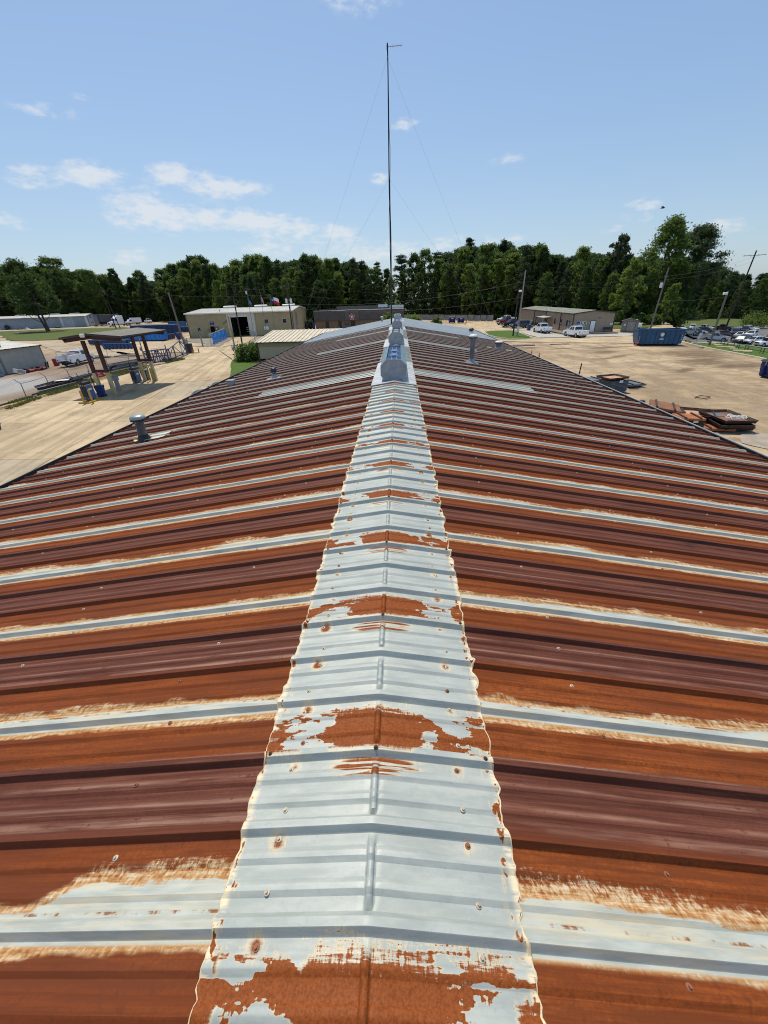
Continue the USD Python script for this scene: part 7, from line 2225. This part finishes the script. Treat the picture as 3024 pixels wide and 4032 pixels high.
for nm, lab, kd, x, y, rz, m in cars:
    v = vehicle(nm, lab, 'pickup truck' if kd == 'pickup' else 'car', (x, y, float(terrain(x, y)) + .03), rz, kd, m)
    if 'windscreen shade' in lab:
        obj('windscreen_shade', prism_xz([(.345, 1.66), (1.07, 1.12), (1.14, 1.12), (.40, 1.72)], -.62, .62), pm('shade_mint', (.30, .55, .50), .4), v)

# ------------------------------------------------------------------ rusty steel lids and pans stacked by the right eave
def lid(name, label, c, L, W, rz, mat, z0, h=.14, ribs=2, tilt=(0, 0), lip=0, hang=None, group=None):
    t = thing(name, label, 'steel hatch' if not lip else 'steel tray', (*c, z0), rz, group)
    T = lambda m: rot(rot(m, tilt[0], [1, 0, 0]), tilt[1], [0, 1, 0])
    if lip:
        obj('plate', T(bx(-L / 2, L / 2, -W / 2, W / 2, 0, .03)), mat, t)
        for s in (-1, 1):
            obj('lip', T(prism_xz([(s * L / 2, 0), (s * (L / 2 - .04), .0), (s * (L / 2 + .08), lip), (s * (L / 2 + .13), lip)], -W / 2 - .05, W / 2 + .05)), RUST_DARK, t)
            q = prism_xz([(s * W / 2, 0), (s * (W / 2 - .04), .0), (s * (W / 2 + .08), lip), (s * (W / 2 + .13), lip)], -L / 2 - .05, L / 2 + .05)
            obj('lip', T(q.apply_transform(trimesh.transformations.rotation_matrix(math.pi / 2, [0, 0, 1]))), RUST_DARK, t)
    else:
        obj('plate', T(cat([bx(-L / 2, L / 2, -W / 2, W / 2, h - .02, h)])), mat, t)
        obj('edge', T(cat([bx(-L / 2, L / 2, s * W / 2 - .02, s * W / 2 + .02, 0, h - .022) for s in (-1, 1)] + [bx(s * L / 2 - .02, s * L / 2 + .02, -W / 2 + .03, W / 2 - .03, 0, h - .022) for s in (-1, 1)])), mat, t)
        for i in range(ribs):
            x = L * (-.30 + .60 * i / max(1, ribs - 1))
            obj('rib', T(bx(x - .05, x + .05, -W / 2 - .02, W / 2 + .04, h + .003, h + .07)), RUST_DARK if mat not in (DARK_LID,) else BLACK, t)
    return t


G = 'slate lids stacked under the rusty tray by the right eave'
for k in range(9):
    lid('stacked_hatch', 'slate painted steel lid in the neat stack under the pale rusty tray', (18.65 + .02 * (k % 2), 35.35, ), 1.75, 1.5, 12 + (k % 3) * 1.5, DARK_LID, .06 + .105 * k, .07, 2 if k == 8 else 0, group=G)
lid('rusty_tray', 'pale rusty steel tray with raised lips on top of the slate stack', (18.55, 35.45), 1.85, 1.45, 18, RUSTY3, 1.08, lip=.17)
lid('steel_hatch', 'slate blue lid lying flat on the dirt right of the slate stack', (21.4, 37.6), 1.7, 1.9, 12, DARK_LID, .10, .16)
lid('steel_hatch', 'slate lid with rusty ribs lying left of the slate stack by the eave', (17.9, 38.0), 1.9, 1.6, 10, DARK_LID, .42, .16)
lid('steel_hatch', 'brown rusty lid with two ribs, tilted on top of the left pile near the eave', (18.25, 27.2), 1.75, 2.1, -28, RUSTY2, .62, .14, tilt=(0, 7))
for k in range(3):
    lid('rusty_tray', 'dark tray under the tilted brown lid, ' + ('lowest', 'middle', 'upper')[k] + ' of three', (18.5, 27.3), 1.6, 1.8, -26 + 3 * k, RUST_DARK, .02 + .19 * k, lip=.15)
lid('rusty_tray', 'wide rusty tray with its inside showing, between the brown lid and the long dark pile', (19.6, 26.0), 1.7, 1.9, -28, RUSTY3, .42, lip=.20)
lid('rusty_tray', 'dark tray supporting the wide rusty tray', (19.7, 26.0), 1.6, 1.8, -28, RUST_DARK, .04, lip=.30)
lid('steel_hatch', 'orange rusty lid with two ribs on the pile nearest the eave', (17.9, 24.2), 1.35, 1.2, -8, RUSTY, .72, .12)
for k in range(4):
    lid('stacked_hatch', 'dark lid in the pile beneath the orange ribbed lid, at the eave', (17.95, 24.2), 1.3, 1.15, -8 + 2 * (k % 2), RUST_DARK, .05 + .165 * k, .13, 0, group='dark lids piled beneath the orange ribbed lid')
lid('steel_hatch', 'orange rusty lid lying flat on the dirt in front of the long dark pile', (19.75, 24.35), 1.7, 1.45, -10, RUSTY, .04, .14)
for k in range(3):
    lid('rusty_tray', ['bottom tray of the long dark pile', 'second tray of the long dark pile', 'top tray of the long dark pile, tangled with white strapping'][k], (20.6 + [.10, -.06, .03][k], 24.75 + [.12, -.14, .02][k]), 1.65, 2.45, -4 + [6, -5, 2][k], [RUST_DARK, RUST_DARK, RUSTY2][k], .03 + .24 * k, lip=.20)
solo('tray_sheet', box((20.35, 25.35, .555), (.95, .75, .02), 8), DARK_LID, 'pale slate sheet lying inside the far end of the top dark tray', 'metal sheet')
for i, (c, sz, rz) in enumerate([((18.95, 34.62, .93), (.34, .02, .20), 14), ((18.0, 23.60, .68), (.26, .02, .20), -8)]):
    solo('paper_tag', box(c, sz, rz), OFFWHITE, ['white paper tag on the front edge of the slate stack', 'white paper tag on the front edge of the pile nearest the eave'][i], 'tag')
rng = np.random.default_rng(4)
for i in range(7):
    pts = [np.array([20.6, 24.0, .78]) + np.array([.75, .45, .10]) * rng.uniform(-1, 1, 3) for _ in range(7)]
    tt = np.linspace(0, 6, 40)
    P = np.stack([np.interp(tt, range(7), [p[k] for p in pts]) for k in range(3)], 1)
    P = np.apply_along_axis(lambda v: np.convolve(np.pad(v, 3, mode='edge'), np.ones(7) / 7, 'valid'), 0, P)
    solo('strapping', tube(P, .022, 5), OFFWHITE, 'tangled white strapping lying in the top tray of the long dark pile', 'strapping', 'white strapping in the top dark tray')
t = thing('welded_rectangle', 'thin rusty rectangular frame lying on the dirt beyond the rusty trays', 'frame', (24.4, 32.3, .02), 35)
for a, b in (((-.5, -.35), (.5, -.35)), ((.5, -.35), (.5, .35)), ((.5, .35), (-.5, .35)), ((-.5, .35), (-.5, -.35))):
    obj('bar', cyl((*a, .03), (*b, .03), .03, n=6), RUST_DARK, t)
pole('post', 'short dark pipe post standing just outside the right eave', (19.2, 43.6, 0), 1.05, .06, .06, RUST_DARK, (.05, 0), cat_='post')
solo('timber_block', rbox((18.3, 30.3, .18), (.9, .35, .34), .02, 20), BLACK, 'small dark block lying by the eave, left of the brown lid', 'block')
solo('timber_block', rbox((18.0, 29.2, .1), (.5, .4, .2), .02, 40), RUSTY3, 'small pale block lying by the eave beside the dark one', 'block')
solo('plank', rbox((20.9, 35.9, .06), (.9, .14, .05), .01, 5), WOOD_DARK, 'short dark plank on the dirt in front of the slate blue lid', 'plank')

# ------------------------------------------------------------------ trees
def leaf_mesh(centres, radii, n, size, rng, flat=1.0, up=.0, narrow=1.0):
    centres, radii = np.asarray(centres, float), np.asarray(radii, float)
    if radii.ndim == 1:
        radii = np.column_stack([radii, radii, radii * flat])
    w = (radii.prod(1)) ** (2 / 3)
    idx = rng.choice(len(centres), n, p=w / w.sum())
    d = rng.normal(size=(n, 3)); d /= np.linalg.norm(d, axis=1, keepdims=True)
    r = np.where(rng.uniform(0, 1, n) < .55, np.abs(rng.normal(0, .62, n)), rng.uniform(0, 1, n) ** .45)
    p = centres[idx] + d * np.minimum(r, 1.35)[:, None] * radii[idx]
    nrm = d * .7 + rng.normal(size=(n, 3)) * .8 + (0, 0, up)
    nrm /= np.linalg.norm(nrm, axis=1, keepdims=True)
    a = np.cross(nrm, rng.normal(size=(n, 3))); a /= np.linalg.norm(a, axis=1, keepdims=True)
    b = np.cross(nrm, a)
    s = size * rng.uniform(.6, 1.35, n)[:, None]
    fold = nrm * s * .22
    V = np.stack([p - a * s, p - b * s * .55 * narrow + fold, p + a * s, p + b * s * .55 * narrow + fold], 1).reshape(-1, 3)
    i = np.arange(n)[:, None] * 4
    return V, np.hstack([i, i + 1, i + 2, i + 3])


def broad_tree(name, label, loc, h, r, seed, leafm, n=4600, low=.12, size=.42, group=None, cl=46, pointed=.0, trunks=1, lean=(0, 0), sparse=1.0):
    rng = np.random.default_rng(seed)
    t = thing(name, label, 'tree', loc, 0, group)
    C, R = [], []
    for i in range(cl):
        f = rng.uniform(0, 1) ** .85
        z = h * (low + (1 - low) * f)
        prof = math.sin(math.pi * min(1, (.16 + .84 * f) ** .75)) ** .65 if pointed < .2 else min(1, .35 + f / .22) * (1 - f) ** (pointed * .8) + .06
        rr = r * prof * math.sqrt(rng.uniform(.12, 1))
        a = rng.uniform(0, 2 * math.pi)
        C.append((rr * math.cos(a) + lean[0] * f * h, rr * math.sin(a) + lean[1] * f * h, min(z, h * .965)))
        k = r * rng.uniform(.13, .34) * sparse
        R.append((k, k, k * rng.uniform(.65, 1.1)))
    C.append((lean[0] * h, lean[1] * h, h * .95)); R.append((r * .22, r * .22, h * .05))
    limbs = []
    for q in range(trunks):
        off = np.array([(q - (trunks - 1) / 2) * .9, 0, 0])
        top = np.array([lean[0] * h * .8 + off[0] * 4, lean[1] * h * .8, h * .82])
        ts = np.linspace(0, 1, 7)
        P = off * (1 - ts)[:, None] * .5 + top * ts[:, None] + rng.normal(0, .12, (7, 3)) * np.array([1, 1, 0]) * ts[:, None] * (h / 12)
        P[0, 2] = -.3
        limbs.append(tube(P, np.interp(ts, [0, .08, 1], [h * .024, h * .017, h * .004]), 7))
        for i in rng.choice(len(C) - 1, min(14, len(C) - 1), replace=False):
            c = np.array(C[i]); f = np.clip(c[2] / h - .18, .12, .8)
            s0 = np.array([np.interp(f / .82, ts, P[:, k]) for k in range(3)])
            limbs.append(tube([s0, (s0 + c) / 2 + (0, 0, -.1 * r), c], [h * .007, h * .005, h * .002], 5))
    obj('trunk', cat(limbs), BARK, t, smooth=True)
    obj('crown', leaf_mesh(C, R, n, size, rng, up=.15), leafm, t)
    return t.GetPrim()


def pine_tree(name, label, loc, h, r, seed, leafm=None, n=4200, bare=.35, group=None, lean=(0, 0), size=.46):
    rng = np.random.default_rng(seed)
    t = thing(name, label, 'tree', loc, 0, group)
    ts = np.linspace(0, 1, 8)
    P = np.column_stack([lean[0] * h * ts + rng.normal(0, .06, 8), lean[1] * h * ts + rng.normal(0, .06, 8), h * .97 * ts])
    P[0, 2] = -.3
    limbs = [tube(P, np.interp(ts, [0, 1], [h * .015, h * .003]), 7)]
    C, R = [], []
    z = bare * h
    while z < h * .97:
        f = (z - bare * h) / (h * (1 - bare))
        reach = r * (1 - f ** 1.7) * (.55 + .45 * min(1, f * 4)) + .5
        for k in range(rng.integers(3, 6)):
            a = rng.uniform(0, 2 * math.pi)
            ln = reach * rng.uniform(.5, 1.1)
            s0 = np.array([lean[0] * z, lean[1] * z, z])
            e = s0 + (ln * math.cos(a), ln * math.sin(a), ln * .22)
            limbs.append(tube([s0, (s0 + e) / 2 - (0, 0, .1 * ln), e], [h * .005, h * .004, h * .0015], 4))
            for u in (.55, .85, 1.0):
                c = s0 + (e - s0) * u + rng.normal(0, .2, 3)
                C.append(c); R.append((r * .20, r * .20, r * .11) * rng.uniform(.7, 1.3, 3))
        z += h * rng.uniform(.035, .06)
    C.append(np.array([lean[0] * h, lean[1] * h, h * .97])); R.append((r * .12, r * .12, h * .03))
    obj('trunk', cat(limbs), BARK, t, smooth=True)
    obj('crown', leaf_mesh(C, R, n, size, rng, up=.2, narrow=.55), leafm or NEEDLE, t)
    return t.GetPrim()


def bush(name, label, loc, r, h, seed, leafm, n=1500, size=.22, group=None):
    rng = np.random.default_rng(seed)
    t = thing(name, label, 'bush', loc, 0, group)
    C, R = [], []
    for i in range(22):
        a, q = rng.uniform(0, 2 * math.pi), math.sqrt(rng.uniform(0, 1))
        C.append((r * .75 * q * math.cos(a), r * .75 * q * math.sin(a), h * rng.uniform(.18, .82) * (1 - .45 * q * q))); R.append(rng.uniform(.28, .42) * min(r, h))
    obj('stems', cat([tube([(0, 0, -.1), np.array(C[i]) * .6, C[i]], [.05, .035, .015], 5) for i in range(0, 22, 3)]), BARK, t)
    obj('foliage', leaf_mesh(C, R, n, size, rng, up=.2), leafm, t)
    return t.GetPrim()


# one tree of each kind, placed where the photograph shows a distinct one
bush('round_bush', 'round dense green bush at the left corner of the tan outbuilding', (-22.3, 61.0, 0), 2.5, 2.75, 3, LEAF_MID, 5200, .16)
solo('covered_machine', cat([rbox((-24.0, 62.6, .8), (.9, 2.4, 1.4), .05), rbox((-23.0, 60.6, .45), (1.6, .5, .7), .05)]), BLACK, 'dark covered machine half hidden left of the round bush', 'machine')
broad_tree('leaning_tree', 'big dark double-trunked tree standing alone before the warehouse', (-132.5, 156.0, 0), 22.5, 8.5, 11, LEAF_DARK, 11000, .30, .34, cl=90, trunks=2, lean=(-.18, .05), sparse=.82)
broad_tree('tall_tree', 'tall bright green broadleaf tree standing above the shed at the right', (70.5, 124.0, 0), 23.0, 6.6, 12, LEAF_MID, 17000, .08, .29, cl=150, sparse=.95)
pine_tree('tall_pine', 'tallest dark pine at the right, beside the bright broadleaf tree', (79.5, 126.5, -.6), 22.6, 8.8, 13, n=16000, bare=.30, lean=(.03, 0), size=.36)
broad_tree('pale_tree', 'pale grey-green tree left of the bright broadleaf tree', (61.5, 131.0, 0), 21.0, 5.0, 14, LEAF_PALE, 8500, .18, .30, cl=80, sparse=.6)
broad_tree('yellow_green_tree', 'yellow-green tree lit by the sun at the right end of the beige office', (57.0, 112.0, 0), 14.0, 3.6, 15, LEAF_LIGHT, 8000, .10, .25, cl=80, sparse=.7)
broad_tree('slender_tree', 'slender light green sapling below the tallest pine', (66.0, 109.0, 0), 8.5, 2.4, 16, LEAF_LIGHT, 4500, .08, .2, cl=60, pointed=.5, sparse=.7)
pine_tree('flat_topped_pine', 'thin flat-topped pine rising beyond the lorry tractor', (-117.0, 216.0, 0), 20.0, 4.6, 17, n=2800, bare=.45)
broad_tree('open_tree', 'light open-crowned tree in the gap left of the workshop', (-112.0, 214.0, 0), 20.0, 7.5, 18, LEAF_MID, 6500, .22, .36, cl=60, sparse=.6)
pine_tree('rounded_pine', 'dark rounded pine standing above the forest right of the mast', (28.0, 186.0, 0), 27.5, 5.0, 19, n=9000, bare=.40, size=.36)

kinds = []


def tree_words(k, x, row, far):
    kind = ['dark round-crowned tree', 'mid green leafy tree', 'dark narrow tree', 'dark pine', 'bright green tree', 'slim dark pine'][k]
    if far:
        place = 'beyond the lower car park'
    else:
        place = [w for lim, w in REG if x >= lim][-1]
    lab = f'{kind} in the {row} forest row {place}'
    return lab, f'{kind}s, {row} row of the forest {place}'


REG = [(-999, 'behind the long warehouse'), (-140, 'behind the lorry tractor'), (-110, 'behind the tall blue bins'), (-75, 'left of the workshop'), (-50, 'behind the workshop'), (-24, 'behind the brick office'),
       (2, 'behind the mast foot'), (15, 'behind the panel fence'), (34, 'behind the beige office'), (50, 'behind the storage shed'), (68, 'behind the parked cars')]
for k, (x, y, h, r, s_, m_, n_, z_) in enumerate([(-166, 214, 24, 6.4, 31, LEAF_DARK, 13000, .27), (-152, 216, 23.5, 5.4, 32, LEAF_MID, 12500, .26), (-141, 218, 24, 4.3, 33, LEAF_DARK, 12000, .26), (-128, 221, 22, 4.2, 34, None, 10000, .28), (-100, 207, 22, 4.2, 35, LEAF_LIGHT, 12000, .25), (-88, 205, 24, 3.6, 36, None, 10000, .28)]):
    l_, g_ = tree_words(k, x, 'front', False)
    if k in (3, 5):
        kinds.append(pine_tree('forest_pine', l_, (x, y, 0), h, r, s_, None, n_, .25 if k == 3 else .12, g_, size=z_))
    else:
        kinds.append(broad_tree('forest_tree', l_, (x, y, 0), h, r, s_, m_, n_, .05, z_, g_, 130, [.15, .42, .6, 0, .45][k], sparse=.78))
KH = [24, 23.5, 24, 22, 22, 24]

SKY = [(-60, .065), (-50, .068), (-41.9, .0701), (-41.1, .0737), (-39.8, .0688), (-38.2, .0748), (-36.9, .0648), (-34.9, .0651), (-34.2, .0468), (-33, .0543), (-32.5, .0353), (-30.8, .0542), (-29.1, .0464), (-27.7, .0734), (-25.3, .0774), (-22.8, .0759),
       (-20.8, .0694), (-17.5, .0868), (-14.9, .0767), (-12.6, .0845), (-9.3, .0753), (-5.8, .0782), (-3.6, .0629), (-1.2, .0677), (1.1, .0833), (5, .085), (8.3, .100), (11.1, .0925), (13.1, .1024), (16.3, .0914), (19.5, .0688), (21.8, .074), (23.8, .0655), (25.3, .058), (27.2, .055), (28.9, .056), (30.4, .056), (32.2, .054), (34.5, .036), (36.3, .0195), (38.3, .0208), (45, .03), (60, .03)]
PATH = [(-285, 222), (-230, 216), (-172, 214), (-150, 217), (-130, 222), (-112, 218), (-100, 208), (-84, 200), (-66, 176), (-48, 162), (-31, 156), (-12, 168), (3, 178), (16, 168), (28, 158), (36, 146), (46, 136), (56, 126), (66, 121), (76, 124), (88, 134)]
FAR = [(96, 196), (118, 204), (142, 206), (168, 200), (196, 190), (230, 176), (262, 150)]


def forest():
    rng = np.random.default_rng(77)
    n = 0
    for path, dz, rows, step in ((PATH, 0.0, ((0, .80, 1), (5.5, .97, 1), (12, 1.0, 1.2)), 5.2), (FAR, -5.2, ((0, .9, 1), (9, 1.0, 1)), 7.5)):
        line = sg.LineString(path)
        for off, hk, sk in rows:
            s = rng.uniform(0, 3)
            while s < line.length:
                p = np.array(line.interpolate(s).coords[0])
                q = np.array(line.interpolate(min(s + 1, line.length)).coords[0]) if s + 1 < line.length else p + (1, 0)
                d = (q - p) / (np.linalg.norm(q - p) + 1e-9)
                nrm = np.array([-d[1], d[0]])
                c = p + nrm * (off + rng.uniform(-1.6, 1.6)) + d * rng.uniform(-1.2, 1.2)
                dist = np.hypot(*(c - CAM[:2]))
                az = math.degrees(math.atan2(*(c - CAM[:2])))
                te = np.interp(az, [k[0] for k in SKY], [k[1] for k in SKY])
                hh = CAM[2] - dz + dist * te
                h = hh * hk * (rng.uniform(.80, 1.0) if off < 5 else rng.uniform(.78, 1.07))
                right = c[0] > -20
                k = rng.choice(6, p=[.18, .24, .18, .10, .22, .08]) if not right else rng.choice(6, p=[.10, .18, .16, .20, .20, .16])
                lab, grp = tree_words(k, c[0], {0: 'front', 5.5: 'middle', 9: 'middle', 12: 'rear'}[off], dz != 0)
                sc = h / KH[k]
                sxy = sc * rng.uniform(.85, 1.1) * sk
                if abs(az) < 62:
                    dup(kinds[k], (*c, dz + 0.0), rng.uniform(0, 360), lab, grp, (sxy, sxy, sc))
                    n += 1
                s += step * sk * rng.uniform(.8, 1.25)
    return n


N_TREES = forest()


def undergrowth():
    """shrubs and saplings that close the foot of the forest, as one uncountable mass"""
    rng = np.random.default_rng(5)
    C, R = [], []
    for path, dz in ((PATH, 0.0), (FAR, -5.2)):
        line = sg.LineString(path)
        s = 0
        while s < line.length:
            for off in (-1.5, 3, 9):
                p = np.array(line.interpolate(s).coords[0]); q = np.array(line.interpolate(min(s + 1, line.length)).coords[0]) + 1e-6
                d = (q - p) / np.linalg.norm(q - p)
                c = p + np.array([-d[1], d[0]]) * (off + rng.uniform(-1, 1))
                hh = rng.uniform(1.2, 3.4) + (1.5 if off > 0 else 0)
                C.append((*c, dz + hh * .45)); R.append((rng.uniform(1.4, 2.6), rng.uniform(1.2, 2.2), hh * .6))
            s += 2.2
    tag(obj('undergrowth', leaf_mesh(C, R, 60000, .34, rng, up=.2), LEAF_DARK), kind='stuff')
    # deep woods behind the edge: trunks and crowns nobody could count
    pts = []
    for path, dz in ((PATH, 0.0), (FAR, -5.2)):
        line = sg.LineString(path)
        for off in (18, 23, 29, 37):
            s = rng.uniform(0, 4)
            while s < line.length:
                p = np.array(line.interpolate(s).coords[0]); q = np.array(line.interpolate(min(s + 1, line.length)).coords[0]) + 1e-6
                d = (q - p) / np.linalg.norm(q - p)
                c = p + np.array([-d[1], d[0]]) * (off + rng.uniform(-2, 2))
                dist = np.hypot(*(c - CAM[:2])); az = math.degrees(math.atan2(*(c - CAM[:2])))
                te = np.interp(az, [k[0] for k in SKY], [k[1] for k in SKY]) * .88
                pts.append((c[0], c[1], dz, CAM[2] - dz + dist * te))
                s += 5.5
    pi = UsdGeom.PointInstancer.Define(stage, '/World/deep_woods')
    protos = []
    for k in (0, 2, 3):
        pr = UsdGeom.Xform.Define(stage, f'/World/deep_woods/kind_{"abc"[len(protos)]}')
        pr.GetPrim().GetReferences().AddInternalReference(kinds[k].GetPath())
        for a, v in (('xformOp:translate', Gf.Vec3d(0, 0, 0)), ('xformOp:rotateZ', 0.0)):
            pr.GetPrim().GetAttribute(a).Set(v)
        for key in ('category', 'label', 'group'):
            pr.GetPrim().SetCustomDataByKey(key, '')
        protos.append(pr.GetPath())
    pi.CreatePrototypesRel().SetTargets(protos)
    idx = rng.integers(0, 3, len(pts))
    pi.CreateProtoIndicesAttr(Vt.IntArray([int(i) for i in idx]))
    pi.CreatePositionsAttr(Vt.Vec3fArray([Gf.Vec3f(*map(float, p[:3])) for p in pts]))
    pi.CreateScalesAttr(Vt.Vec3fArray([Gf.Vec3f(float(p[3] / KH[[0, 2, 3][i]])) for p, i in zip(pts, idx)]))
    ang = rng.uniform(0, math.pi, len(pts))
    pi.CreateOrientationsAttr(Vt.QuathArray([Gf.Quath(math.cos(a), 0, 0, math.sin(a)) for a in ang]))
    tag(pi.GetPrim(), kind='stuff')


undergrowth()
LITTER = pm('forest_litter', (.045, .040, .022), .95, 0, .3, 1.)
for path in (PATH, FAR):
    line = sg.LineString(path)
    near, far_ = line.parallel_offset(-2.5, 'left') if False else line.offset_curve(-2.5), line.offset_curve(60)
    struct('forest_floor', drape(sg.Polygon(list(near.coords) + list(far_.coords)[::-1]).buffer(0), .06, 9), LITTER)
G = 'shrubs in the hedge along the beige office'
f_ = None
for i in range(7):
    lab, loc = 'small grey-green shrub in the hedge along the beige office', (34.6 + .10 * (i % 2), 108.5 + 1.25 * i, 0)
    if f_ is None:
        f_ = bush('hedge_shrub', lab, loc, .95, 1.35, 41, HEDGE, 1300, .13, G)
    else:
        dup(f_, loc, 50 * i, lab, G, (1, 1, .9 + .05 * (i % 4)))
f_ = bush('shrub', 'pale shrub between the workshop and the brick office', (-26.8, 128.2, 0), 1.6, 3.2, 44, LEAF_PALE, 1600, .22)
for i, (x, y, r, h, l, lm) in enumerate([(-1.5, 112.0, 3.2, 5.2, 'leafy bush showing just above the far end of the long roof', LEAF_LIGHT), (3.8, 112.0, 2.6, 4.4, 'small leafy bush right of the far end of the long roof ridge', LEAF_LIGHT), (9.5, 108, 1.8, 3.4, 'low leafy bush beyond the pale roof end, right of the others', LEAF_LIGHT),
                                         (62.5, 108.5, 2.4, 3.4, 'light green bush at the foot of the pole with one transformer', LEAF_MID), (80.0, 131.0, 4.0, 4.2, 'bright bush behind the dark navy SUV', LEAF_LIGHT), (86.5, 138.5, 3.6, 3.6, 'bright bush right of the one behind the dark navy SUV', LEAF_MID),
                                         (122.0, 152.0, 5.0, 5.5, 'sunlit yellow-green bush at the right edge behind the parked cars', LEAF_LIGHT), (-52.5, 134, 2.6, 6.0, 'light green vine-covered bush at the left corner of the workshop', LEAF_LIGHT)]):
    z = -2.5 if 75 < x < 100 else (-5.2 if x >= 100 else 0)
    bush('bush', l, (x, y, z), r, h, 50 + i, lm, 2200, .26)

# ------------------------------------------------------------------ overhead lines
wire('upper power line from the twin-transformer pole to the pole behind the workshop', (-25.6, 101.5, 10.7), (-52, 148, 11.6), .6)
wire('power line from the twin-transformer pole towards the thin far pole, higher of two', (-25.6, 101.5, 10.6), (28.5, 172, 9.3), 1.3)
wire('power line from the twin-transformer pole towards the thin far pole, lower of two', (-25.6, 101.5, 8.9), (28.5, 172, 7.0), 1.4)
wire('power line from the twin-transformer pole across the yard to the floodlit pole, higher of two', (-25.2, 101.5, 7.0), (24.2, 87.2, 9.6), 1.5)
wire('power line from the twin-transformer pole across the yard to the floodlit pole, lower of two', (-25.2, 101.5, 6.1), (24.2, 87.2, 7.0), 1.5)
wire('power line from the thin far pole to the top of the floodlit pole', (28.5, 172, 9.2), (24.2, 87.2, 11.2), 1.0)
wire('power line from the floodlit pole to the pole with one transformer, higher of two', (24.2, 87.2, 9.7), (55.5, 95.5, 9.8), .7)
wire('power line from the floodlit pole to the pole with one transformer, lower of two', (24.2, 87.2, 9.0), (55.5, 95.5, 8.9), .7)
wire('service line from the floodlit pole to the roof mast of the beige office', (24.2, 87.2, 9.4), (35.9, 107.2, 4.8), .5)
wire('power line from the pole with one transformer to the tall crossarm pole', (55.5, 95.5, 9.9), (101.0, 134.0, 15.0), .7, .014)
wire('lower power line from the pole with one transformer to the tall crossarm pole', (55.5, 95.5, 9.3), (101.0, 134.0, 13.8), .7, .014)
wire('power line from the pole with one transformer to the leaning lamp pole', (55.4, 95.5, 5.6), (48.4, 66.8, 6.4), .3)
wire('power line leaving the leaning lamp pole to the right edge, higher of two', (48.4, 66.8, 6.6), (86, 66, 4.6), .5)
wire('power line leaving the leaning lamp pole to the right edge, lower of two', (48.4, 66.8, 5.4), (86, 66, 3.2), .5)
wire('power line from the leaning pole at the lorry to the left edge, higher of two', (-109.8, 160.5, 12.6), (-160, 118, 9.5), 1.0)
wire('power line from the leaning pole at the lorry to the left edge, lower of two', (-109.8, 160.5, 11.2), (-160, 118, 7.5), 1.0)
wire('power line from the leaning gate pole to the leaning pole at the lorry', (-37.8, 71.8, 9.2), (-109.8, 160.5, 12.4), 1.8)
wire('power line from the leaning gate pole to the twin-transformer pole', (-37.8, 71.8, 9.0), (-25.6, 101.5, 9.4), .5)

# ------------------------------------------------------------------ a bird over the trees
t = thing('bird', 'small dark bird flying in the sky above the right-hand trees', 'bird', (18.86, 34.99, 12.73), -35)
bd = trimesh.creation.icosphere(2, 1.0)
obj('body', trimesh.Trimesh(bd.vertices * (.13, .05, .045), bd.faces), BLACK, t, smooth=True)
for s in (-1, 1):
    P = np.array([[(.06 - .03 * u, s * .17 * u, .03 + .10 * u - .05 * u * u) for u in np.linspace(0, 1, 6)], [(-.07 - .05 * u, s * .17 * u, .025 + .10 * u - .05 * u * u) for u in np.linspace(0, 1, 6)]])
    obj('wing', (grid_mesh(P)), pm('brown_feather', (.09, .06, .03), .7), t)
obj('tail', bx(-.20, -.10, -.03, .03, -.005, .005), BLACK, t)
obj('beak', cyl((.12, 0, 0), (.16, 0, 0), .012, .002, 6), BLACK, t)
